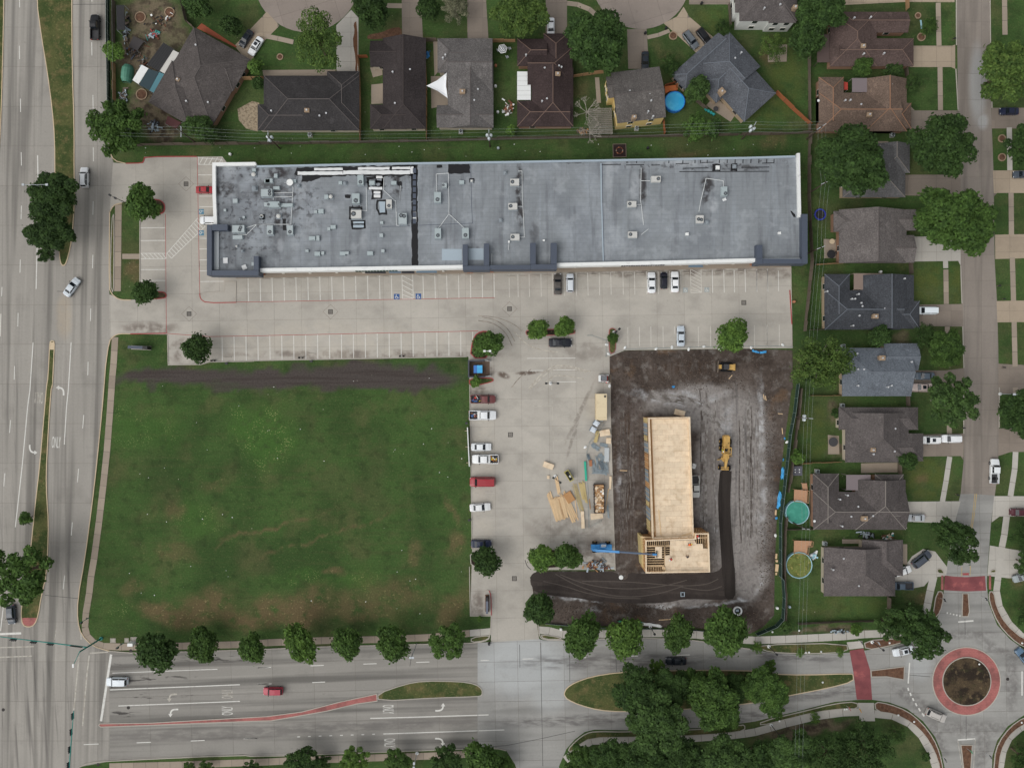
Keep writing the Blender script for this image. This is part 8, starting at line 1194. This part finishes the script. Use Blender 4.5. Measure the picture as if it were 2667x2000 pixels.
def deck(t, pts, label, m, hgt=1.0, rail=True, name='pool_deck'):
    q = ccw(Q(t, *pts, h=hgt)); c = (sum(p[0] for p in q) / len(q), sum(p[1] for p in q) / len(q)); o = empty(name, (*c, 0), 0, label, 'deck'); org = (*c, 0); MB().prism(q, hgt - .12, hgt).build('boards', m, o, org)
    for x, y in q: MB().box(x, y, 0, .12, .12, hgt + (.9 if rail else -.12)).build('post', m, o, org)
    if rail: MB().strip(q[:-1], .08, hgt + .85, hgt + .92).build('rail', m, o, org)
deck('C', (1300, 712, 1395, 700, 1400, 745, 1340, 752, 1303, 775), 'orange timber deck beside the bright blue pool', M_DECKO); deck('L', (322, 930, 432, 940, 428, 1038, 318, 1025), 'pinkish timber deck above the green covered pool', M_DECK); deck('L', (382, 880, 425, 880, 432, 935, 392, 930), 'pinkish timber steps up to the pool deck', M_DECK, .5, False, 'deck_steps'); deck('L', (320, 1350, 465, 1355, 462, 1395, 432, 1400, 428, 1460, 318, 1455), 'pinkish timber deck beside the algae filled pool', M_DECK)
def slab(t, pts, label, m, z=.06, name='patio'): tag(MB().prism(Q(t, *pts), .01, z).build(name, m), kind='structure')
M_PAT = conc('patio_concrete', (150, 138, 124), rand=.05); M_GRAV = MAT('gravel_bed', srgb(160, 146, 124), .95, [dict(c=srgb(120, 106, 88), n=(2, .45, .6), a=.8)], fine=.2, bump=.6)
for t, p in (('L', (597, 482, 688, 490, 692, 640, 600, 640)), ('H', (562, 420, 715, 425, 715, 575, 568, 578)), ('B', (1460, 630, 1595, 630, 1600, 865, 1465, 895)), ('B', (960, 560, 1060, 555, 1062, 620, 985, 640)), ('B', (970, 700, 1065, 690, 1068, 855, 970, 860)), ('C', (1640, 870, 1710, 790, 1880, 950, 1840, 1005)), ('L', (715, 1340, 1000, 1340, 1000, 1375, 715, 1375)), ('L', (870, 715, 1170, 710, 1170, 790, 870, 795)), ('L', (1215, 1380, 1250, 1380, 1250, 1560, 1215, 1540)), ('C', (725, 640, 760, 640, 775, 850, 740, 850)), ('D', (100, 370, 262, 370, 258, 510, 105, 515)), ('D', (1010, 1165, 1095, 1165, 1095, 1210, 1010, 1210)), ('B', (75, 580, 690, 575, 690, 632, 85, 635)), ('B', (1480, 345, 1515, 345, 1515, 600, 1490, 630)), ('D', (1250, 850, 1310, 910, 1240, 910, 1240, 850))): slab(t, p, '', M_PAT)
slab('B', (-130, 900, -10, 835, 50, 850, 35, 1085, -60, 1060, -120, 990), '', M_GRAV, .05, 'gravel_bed'); tag(MB().prism(chaikin(Q('B', 822, 200, 855, 170, 860, 590, 835, 590, 845, 500, 815, 340, 835, 260), 1, True), .01, .05).build('bare_strip', MAT('red_soil', srgb(104, 72, 52), .95, fine=.2)), kind='structure'); tag(MB().prism(chaikin(Q('B', 935, 290, 1060, 270, 1130, 235, 1220, 225, 1222, 310, 1130, 315, 940, 332), 1, True), .01, .05).build('mulch_bed', M_MULCH), kind='structure'); tag(MB().prism(Q('A', 1660, 195, 1950, 385, 1940, 395, 1620, 235), .01, .09).build('brick_edging', MAT('red_brick_edge', srgb(150, 84, 62), .9, fine=.12)), kind='structure')
tag(MB().strip(Q('A', 2062, 500, 1940, 700, 1745, 1015), 1.0, .01, .05).build('gravel_path', M_PAT), kind='structure')
def ringbed(t, x, y, d, label, group=None): X, Y = P(t, x, y); r = d * PX / 2; o = empty('ring_bed', (X, Y, 0), 0, label, 'planter', group); MB().strip(circ((0, 0), r, 18), .22, 0, .22, True).build('edging', M_CHIM, o); MB().lathe(0, 0, [(r * .9, .02), (r * .85, .12), (r * .3, .16)], 16).build('soil', M_MULCH, o)
ringbed('D', 1337, 133, 44, 'small stone ring bed on the brown house lawn'); ringbed('D', 1365, 308, 62, 'larger stone ring bed on the brown house lawn'); ringbed('D', 2028, 1143, 58, 'stone ring bed on the verge north of its twin across the street'); ringbed('D', 2028, 1297, 58, 'stone ring bed on the verge south of its twin across the street'); ringbed('C', 1368, 298, 62, 'cream ring planter beside the tan drive'); ringbed('A', 1157, 146, 84, 'red brick ring bed with a plant in the bare yard'); ringbed('A', 1397, 105, 76, 'red brick ring bed near the bare yard fence'); ringbed('B', 220, 472, 46, 'dark ring bed on the lawn before the charcoal house'); ringbed('A', 1168, 780, 86, 'round dark fire ring beside the teal lean to')
# shade sail, parasol, pergola, sheds
sv = [P('B', 1425, 710, 2.6), P('B', 1590, 600, 2.8), P('B', 1598, 808, 2.8)]; ss_ = MB(); n = 8; vs = []; idx = {}
for i in range(n + 1):
    for j in range(n + 1 - i):
        a, b = i / n, j / n; c = 1 - a - b; s = 1 - 1.2 * (a * b + b * c + c * a) * .35; cx_, cy_ = (sum(p[k] for p in sv) / 3 for k in (0, 1)); x = a * sv[0][0] + b * sv[1][0] + c * sv[2][0]; y = a * sv[0][1] + b * sv[1][1] + c * sv[2][1]; edge = 1 - min(1, min(a, b, c) * 6); pull = .22 * edge * (1 - (max(a, b, c) - 1 / 3) * 1.5) if max(a, b, c) < .97 else 0; x += (cx_ - x) * max(0, pull); y += (cy_ - y) * max(0, pull); idx[i, j] = len(vs); vs.append((x, y, 2.7 - .25 * (1 - edge)))
fs = [(idx[i, j], idx[i + 1, j], idx[i, j + 1]) for i in range(n) for j in range(n - i)] + [(idx[i + 1, j], idx[i + 1, j + 1], idx[i, j + 1]) for i in range(n) for j in range(n - i - 1)]
so2 = empty('shade_sail', (*sv[0], 0), 0, 'white triangular shade sail beside the grey shingled house', 'shade sail'); MB().add(vs, fs).build('sail', paint('sail_white', 232, 234, 236, .8), so2, (*sv[0], 0))
for p in sv: MB().tube((*p, 0), (*p, 2.75), .05).build('post', M_INS, so2, (*sv[0], 0))
X, Y = P('B', 2050, 397, 2.3); um = empty('parasol', (X, Y, 0), .2, 'black and white striped hexagonal garden parasol', 'parasol'); MB().tube((0, 0, 0), (0, 0, 2.2), .04).build('pole', M_INS, um)
for k in range(6): r0, r1 = k * .19, (k + 1) * .19; MB().lathe(0, 0, [(r1, 2.2 - r1 * .35), (max(r0, .01), 2.2 - r0 * .35)], 6).build('stripe', M_CAP if k % 2 else M_SLATE, um)
X, Y = P('C', 770, 1010, 2.6); pg = empty('pergola', (X, Y, 0), .04, 'grey slatted pergola beside the yellow house', 'pergola'); M_PG = MAT('pergola_wood', srgb(142, 136, 128), .9, rand=.1, fine=.1)
for i in range(22): MB().box(-2.6 + i * .25, .3, 2.5, .08, 6.0, .1).build('slat', M_PG, pg)
for i in range(14): MB().box(0, -2.5 + i * .43, 2.62, 5.4, .07, .06).build('slat', M_PG, pg)
for x in (-2.5, 2.5):
    for y in (-2.5, 3.0): MB().box(x, y, 0, .14, .14, 2.5).build('post', M_PG, pg)
def shed(t, pts, z, label, m, name='lean_to', cat='shelter', ribs=0, rm=None):
    q = ccw(Q(t, *pts, h=z)); c = (sum(p[0] for p in q) / len(q), sum(p[1] for p in q) / len(q)); org = (*c, 0); o = empty(name, org, 0, label, cat); MB().prism(q, z - .1, z).build('roof', m, o, org)
    for x, y in q: MB().tube((x * .99 + c[0] * .01, y * .99 + c[1] * .01, 0), (x * .99 + c[0] * .01, y * .99 + c[1] * .01, z - .1), .06).build('post', M_INS, o, org)
    for i in range(ribs):
        t_ = (i + .5) / ribs; a, b, cc, d = q[:4]; f = lambda u, v: (u[0] + (v[0] - u[0]) * t_, u[1] + (v[1] - u[1]) * t_); MB().strip([f(a, b), f(d, cc)], .06, z, z + .05).build('rib', rm or M_BEDL, o, org)
shed('A', (955, 45, 1022, 45, 1030, 248, 962, 250), 2.3, 'black ribbed lean to roof along the west fence', M_TRIM, ribs=8); shed('A', (1345, 352, 1428, 405, 1308, 590, 1208, 532), 2.6, 'black ribbed shelter roof beside the askew house', M_TRIM, ribs=6); shed('A', (1418, 410, 1478, 440, 1355, 608, 1312, 585), 2.5, 'white walkway roof between shelter and askew house', paint('walkway_white', 196, 194, 188, .7)); shed('A', (1165, 535, 1222, 565, 1140, 695, 1090, 660), 2.4, 'white shed roof with a teal scrap', M_CAP); shed('A', (1222, 568, 1308, 595, 1228, 745, 1145, 700), 2.5, 'dark teal lean to roof beside the white shed', paint('teal_dark', 30, 54, 62, .6)); shed('A', (1310, 597, 1352, 612, 1272, 772, 1230, 745), 2.45, 'pale teal lean to strip against the askew house', paint('teal_pale', 74, 124, 134, .6)); tarp('A', 1152, 598, 50, 40, 10, 'x') if 0 else None
shed('A', (1380, 955, 1492, 1010, 1450, 1060, 1360, 1020), 2.5, 'dark red porch roof at the back of the askew house', paint('porch_red', 78, 42, 42, .8)); shed('A', (1100, 300, 1185, 340, 1130, 420, 1055, 385), 1.2, 'low dark tarpaulin shelter in the cluttered yard', paint('tarp_dark', 58, 54, 54, .8)); shed('D', (730, 675, 762, 680, 762, 740, 730, 742), 1.9, 'small red awning beside the mauve patio roof', paint('awning_red', 170, 60, 48, .7)); shed('E', (0, 0, 0, 0, 0, 0), 1, 'x', M_CAP) if 0 else None
X, Y = P('A', 1025, 592, 1.6); tn_ = empty('garden_tent', (X, Y, 0), 1.45, 'green dome tent beside the west fence', 'tent'); M_TN = paint('tent_green', 74, 128, 108, .6, fine=.06); q = MB(); n = 9
for s0 in range(n - 1):
    pass
arc = lambda k: (math.cos(math.pi * k / (n - 1)) * 1.4, math.sin(math.pi * k / (n - 1)) * 1.8); xs_ = (-2.0, -1.2, 0, 1.2, 2.0); sc_ = (.65, .95, 1, .95, .65)
for i in range(4):
    for k in range(n - 1):
        (y0, z0), (y1, z1) = arc(k), arc(k + 1); q.add([(xs_[i], y0 * sc_[i], z0 * sc_[i]), (xs_[i + 1], y0 * sc_[i + 1], z0 * sc_[i + 1]), (xs_[i + 1], y1 * sc_[i + 1], z1 * sc_[i + 1]), (xs_[i], y1 * sc_[i], z1 * sc_[i])], [(0, 1, 2, 3)])
q.build('canopy', M_TN, tn_)
for i in range(5): MB().strip([(xs_[i], arc(k)[0] * sc_[i]) for k in (0, n - 1)], .06, 0, .08).build('hem', M_TN, tn_)
# garden clutter, furniture, ground air units
def acg(t, x, y, label): X, Y = P(t, x, y, .8); o = empty('condenser_unit', (X, Y, 0), 0, label, 'air unit'); MB().box(0, 0, 0, 1.0, 1.0, .08).build('pad', M_KERBG, o); MB().box(0, 0, .08, .8, .8, .8).build('casing', M_AC[0], o); f = MB().lathe(0, 0, [(.32, .88), (.32, .93), (.28, .9)], 14).build('fan_grille', M_FAN, o); MB().box(0, 0, .93, .5, .06, .01).build('blade', M_INS, f)
acg('B', 462, 1108, 'condenser unit behind the charcoal house'); acg('B', 1706, 1080, 'condenser unit behind the grey shingled house'); acg('C', 1070, 1055, 'dark condenser unit behind the yellow house'); acg('H', 728, 1300, 'condenser unit at the corner of the blue grey house'); acg('L', 722, 240, 'condenser unit at the corner of the grey brown house'); acg('L', 515, 782, 'condenser unit beside the hipped house back corner'); acg('L', 578, 1378, 'condenser unit beside the taupe house'); acg('D', 1135, 1110, 'condenser unit behind the orange brown house')
def thing_table(t, x, y, d, label, m): X, Y = P(t, x, y, .7); r = d * PX / 2; o = empty('garden_table', (X, Y, .05), 0, label, 'table'); MB().lathe(0, 0, [(r, .68), (r, .74), (r * .5, .745)], 16).build('top', m, o); [MB().tube((math.cos(a) * r * .7, math.sin(a) * r * .7, 0), (math.cos(a) * r * .7, math.sin(a) * r * .7, .68), .03).build('leg', m, o) for a in (.8, 2.4, 3.9, 5.5)]
thing_table('C', 1720, 898, 42, 'round dark patio table beside the turquoise chairs', M_BEDL); thing_table('L', 642, 540, 76, 'dark round table on the small concrete patio', M_BEDL); thing_table('H', 625, 545, 70, 'dark covered round table on the warm grey house patio', M_TRIM); thing_table('H', 632, 440, 44, 'cream round table under the leaning power pole', M_KERB); thing_table('L', 408, 1420, 30, 'small round table on the deck by the algae pool', M_INS)
M_TQ = paint('turquoise', 54, 176, 176, .5)
def chair(t, x, y, rot, label, m, group): X, Y = P(t, x, y, .5); o = empty('garden_chair', (X, Y, .05), math.radians(rot), label, 'chair', group); MB().box(0, 0, .36, .55, .55, .07).build('seat', m, o); MB().box(-.3, 0, .4, .08, .6, .6).build('backrest', m, o); [MB().box(a, b, 0, .05, .05, .36).build('leg', m, o) for a in (-.22, .22) for b in (-.24, .24)]
for i in range(4): chair('C', 1640 + i * 21, 902 + i * 13, 40, 'turquoise garden chair in a row beside the slate blue house', M_TQ, 'turquoise chairs in a row')
for x, y in ((2015, 415), (2090, 470), (2110, 400)): chair('B', x, y, 30, 'pale garden chair near the striped parasol', M_INS, 'chairs near the parasol')
# spiral play table (grey square with four knobs), trampoline, fire pit
X, Y = P('L', 345, 778, .8); ht = empty('hot_tub', (X, Y, 0), .02, 'square grey hot tub cover with four white caps', 'hot tub'); MB().box(0, 0, 0, 2.2, 2.1, .75).build('tub', M_BEDL, ht); MB().box(0, 0, .75, 2.3, 2.2, .1).build('cover', paint('cover_grey', 84, 84, 92, .7), ht); [MB().lathe(a, b, [(.13, .85), (.13, .92), (.05, .93)], 10).build('cap', M_CAP, ht) for a in (-.5, .5) for b in (-.3, .3)]
X, Y = P('H', 535, 218, .8); tr = empty('trampoline', (X, Y, 0), 0, 'trampoline with blue rim beneath the power lines', 'trampoline'); MB().strip(circ((0, 0), 1.2, 24), .28, .75, .8, True).build('rim', paint('rim_blue', 40, 52, 150, .5), tr); MB().lathe(0, 0, [(1.08, .74), (.5, .72)], 24).build('mat', M_TRIM, tr); [MB().tube((1.2 * math.cos(a), 1.2 * math.sin(a), 0), (1.2 * math.cos(a), 1.2 * math.sin(a), .75), .04).build('leg', M_INS, tr) for a in (0, 1.57, 3.14, 4.71)]
X, Y = P('C', 927, 1242); fp = empty('fire_pit_pad', (X, Y, 0), .02, 'square dark timber edged pad with a ring of stones on the shop lawn', 'fire pit'); MB().strip([(-1.5, -1.5), (1.5, -1.5), (1.5, 1.5), (-1.5, 1.5)], .14, 0, .2, True).build('edging', M_FW, fp); MB().box(0, 0, 0, 2.9, 2.9, .1).build('bed', MAT('dark_bed', srgb(48, 36, 36), .95, fine=.2), fp)
for k in range(14): a = k * .449; q = MB().lathe(0, 0, [(.13, 0), (.17, .1), (.08, .22)], 7).build('stone', rs.choice([M_PAT, M_RUST, M_BRK]), fp); q.location = (math.cos(a) * .75, math.sin(a) * .75, .1)
pile('A', 1275, 1040, 90, 100, 34, [M_TRIM, M_SLATE, M_CAPG, M_STL], 'dark junk heap behind the porch roof', 'junk_heap', 'junk'); pile('A', 1270, 290, 120, 60, 26, [M_RUST, M_RED, M_CAPG, M_TEAL, M_STL], 'colourful junk heap in the middle of the bare yard', 'junk_heap', 'junk'); pile('A', 1020, 800, 80, 130, 30, [M_TRIM, M_FW, M_STL], 'dark junk heap below the green tent', 'junk_heap', 'junk'); pile('A', 1110, 430, 130, 140, 40, [M_TRIM, M_RUST, M_FW, M_SLATE], 'brown junk heap beside the black ribbed shelter', 'junk_heap', 'junk'); pile('B', 2100, 905, 100, 130, 40, [M_RUST, M_BRK, M_CAP, M_FW], 'brick and timber heap beside the maroon house', 'brick_heap', 'bricks'); pile('L', 920, 1305, 160, 40, 40, [M_STL, M_CAPG, M_TRIM, M_INS], 'grey junk heap behind the taupe house', 'junk_heap', 'junk'); pile('L', 1080, 1320, 90, 40, 26, [M_MULCH, M_TEAL, M_CAP, M_KERB], 'pots and planters heap behind the taupe house', 'planter_heap', 'planters'); pile('H', 680, 545, 50, 50, 14, [M_CAP, M_BLUE, M_TRIM], 'white and blue clutter on the warm grey house patio', 'clutter_heap', 'junk'); pile('L', 480, 1470, 50, 60, 18, [M_CAP, M_PWL, M_INS], 'pale clutter beside the algae filled pool', 'clutter_heap', 'junk'); pile('B', 1435, 455, 50, 70, 12, [M_BLUE, M_MBL, M_CAPG], 'blue bags beside the brown black house', 'bag_heap', 'bags'); pile('P', 690, 530, 160, 30, 30, [M_STL, M_TRIM, M_CAPG], 'grey rocks in the mulch behind the north footpath', 'rock_group', 'rocks', .8); pile('C', 620, 1090, 90, 40, 24, [M_FW, M_FW, M_OSB], 'brushwood heap at the back fence by the pergola', 'brushwood_heap', 'brushwood'); pile('B', 350, 915, .1, .1, 0, [M_CAP], 'x') if 0 else None
for t, x, y, m, lab in (('B', 1995, 543, M_BRK, 'terracotta tub on the grass of the striped parasol yard'), ('B', 1993, 712, M_CAP, 'white tub on the grass beside the grey house'), ('B', 2012, 925, M_CAP, 'white cooler box on the grass near the brick heap'), ('B', 2095, 942, M_CAP, 'white box at the foot of the brick heap'), ('C', 1140, 275, M_TRIM, 'dark wheelie bin beside the cul de sac drive'), ('C', 1310, 235, M_TRIM, 'dark bin beside the tan drive entrance'), ('C', 1603, 30, M_TRIM, 'dark bin at the upper drive by the white house'), ('C', 1160, 1220, M_TRIM, 'dark bin tipped on the shop lawn'), ('L', 1030, 690, M_CAP, 'white box beside the hipped house') if 0 else ('H', 1030, 690, M_CAP, 'white tub behind the patio of the dark blue grey house'), ('A', 1895, 1272, M_CAP, 'white box at the corner of the shop lawn'), ('P', 180, 340, M_CAP, 'white tank beside the green screened fence corner'), ('H', 680, 387, M_CAP, 'white bin at the warm grey house wall'), ('P', 280, 330, M_CAPG, 'grey box inside the taupe house fence corner'), ('B', 2015, 1222, M_AC[1], 'green grey utility box on the shop lawn'), ('O', 445, 515, M_CAP, 'white marker block beside the street trees'), ('H', 318, 935, M_BRK, 'brown post box at the car park east kerb'), ('N', 1940, 635, M_TRIM, 'dark post at the driveway corner')):
    barrel(t, x, y, lab, m, .3, .7, 'garden_bin', 'bin')
# street furniture: letterboxes, signs, toys
for t, x, y, lab in (('D', 1640, 320, 'dark letterbox on the kerb by the brown house'), ('H', 2010, 803, 'dark letterbox on the verge opposite the dark blue grey house'), ('H', 2050, 912, 'brown letterbox at the corner of a verge across the street'), ('H', 2050, 1476, 'brown letterbox beside the lower tan drive across the street'), ('L', 1718, 425, 'dark letterbox at the kerb of the grey brown house'), ('L', 1668, 975, 'dark letterbox at the hipped house drive')):
    X, Y = P(t, x, y, 1); o = empty('letterbox', (X, Y, 0), 0, lab, 'letterbox'); MB().box(0, 0, 0, .14, .14, 1.0).build('post', M_FW, o); MB().box(0, 0, 1.0, .5, .28, .28).build('box', M_TRIM, o)
for t, x, y, m, lab in (('P', 775, 1168, M_RED, 'red sign panel lying in the verge by the south crossing'), ('P', 862, 1182, paint('sign_amber', 222, 164, 40, .5), 'amber pedestrian sign at the south crossing ramp'), ('P', 875, 625, M_SIG, 'black sign at the north crossing ramp'), ('P', 1556, 275, M_SIG, 'black crossing sign at the west side of the red crossing'), ('P', 1900, 268, M_SIG, 'black crossing sign at the east side of the red crossing'), ('P', 1775, 1522, paint('sign_green2', 30, 130, 80, .5), 'green sign on the south splitter island'), ('P', 1935, 1565, M_SIG, 'dark sign at the southeast mulch bed'), ('P', 1562, 1590, M_SIG, 'dark sign at the southwest mulch bed'), ('P', 1015, 630, M_INS, 'pale green sign on the mulch by the lamp post')):
    X, Y = P(t, x, y, 1.8); o = empty('road_sign', (X, Y, 0), .4, lab, 'sign'); MB().tube((0, 0, 0), (0, 0, 2.4), .04).build('post', M_INS, o); MB().box(.03, 0, 1.6, .06, .75, .75).build('plate', m, o)
for t, x, y in (('P', 415, 705), ('P', 440, 703), ('P', 540, 698), ('P', 553, 950), ('P', 735, 1172), ('P', 752, 1170), ('P', 1103, 626), ('P', 2193, 627), ('P', 1305, 1273), ('P', 1175, 1220), ('P', 198, 1268), ('P', 360, 524), ('P', 140, 536), ('P', 2190, 1280), ('P', 1840, 800)):
    X, Y = P(t, x, y); o = tag(MB().lathe(0, 0, [(.2, 0), (.24, .1), (.16, .22), (.05, .25)], 10).build('valve_cap', M_CAP), 'small white utility cap in a bed near the roundabout', 'utility cap', 'utility caps near the roundabout'); o.location = (X, Y, .1)
X, Y = P('P', 1732, 62); rs2 = tag(MB().strip([(-.7, -.22), (.7, -.22), (.7, .22), (-.7, .22)], .1, 0, 0, True).box(0, 0, -.001, 1.2, .26, .001).build('painted_marker', M_RED, east), None); rs2.location = (X, Y, .05)
X, Y = P('D', 1370, 200, .3); wt = tag(MB().box(0, 0, .05, .35, 2.0, .06).build('water_slide', M_PWL), 'pale blue water slide strip on the brown house lawn', 'slide'); wt.location = (X, Y, 0); wt.rotation_euler.z = .12
for t, x, y, r_, lab in (('D', 518, 832, .3, 'white satellite dish on the orange brown house eave'), ('L', 485, 1190, .3, 'white satellite dish on the hipped house corner')):
    X, Y = P(t, x, y, 3); o = empty('satellite_dish', (X, Y, 2.4), 0, lab, 'satellite dish'); MB().lathe(0, 0, [(.1, .5), (r_ * .6, .6), (r_, .8), (r_ * .95, .82)], 14).build('dish', M_CAP, o); MB().tube((0, 0, 0), (0, 0, .55), .04).build('mast', M_INS, o)
# litter scattered over lawns
lit = MB()
for i in range(60):
    t = rs.choice('ABCFIJMNJI'); X, Y = P(t, rs.uniform(950, 2212) if t in 'AIM' else rs.uniform(0, 1750) if t in 'FJN' else rs.uniform(0, 2200), rs.uniform(1190, 1300) if t in 'ABC' else rs.uniform(1430, 1650) if t == 'F' else rs.uniform(60, 1600) if t in 'IJ' else rs.uniform(20, 400)); s = rs.uniform(.05, .11); lit.box(X, Y, .01, s * 2, s * 1.5, s, rs.uniform(0, 3))
tag(lit.build('litter', M_CAP), kind='stuff')
pile('A', 1180, 560, 120, 200, 40, [M_FW, M_TRIM, M_RUST, M_STL, M_TEAL], 'mixed junk heap between the green tent and black shelter', 'junk_heap', 'junk'); pile('A', 1330, 180, 260, 160, 30, [M_CAP, M_FW, M_RUST, M_TRIM], 'scattered scrap around the brick ring beds', 'scrap_scatter', 'junk', .8); pile('A', 1040, 250, 50, 320, 40, [M_TRIM, M_FW, M_STL], 'dark junk row beside the black ribbed lean to', 'junk_heap', 'junk')
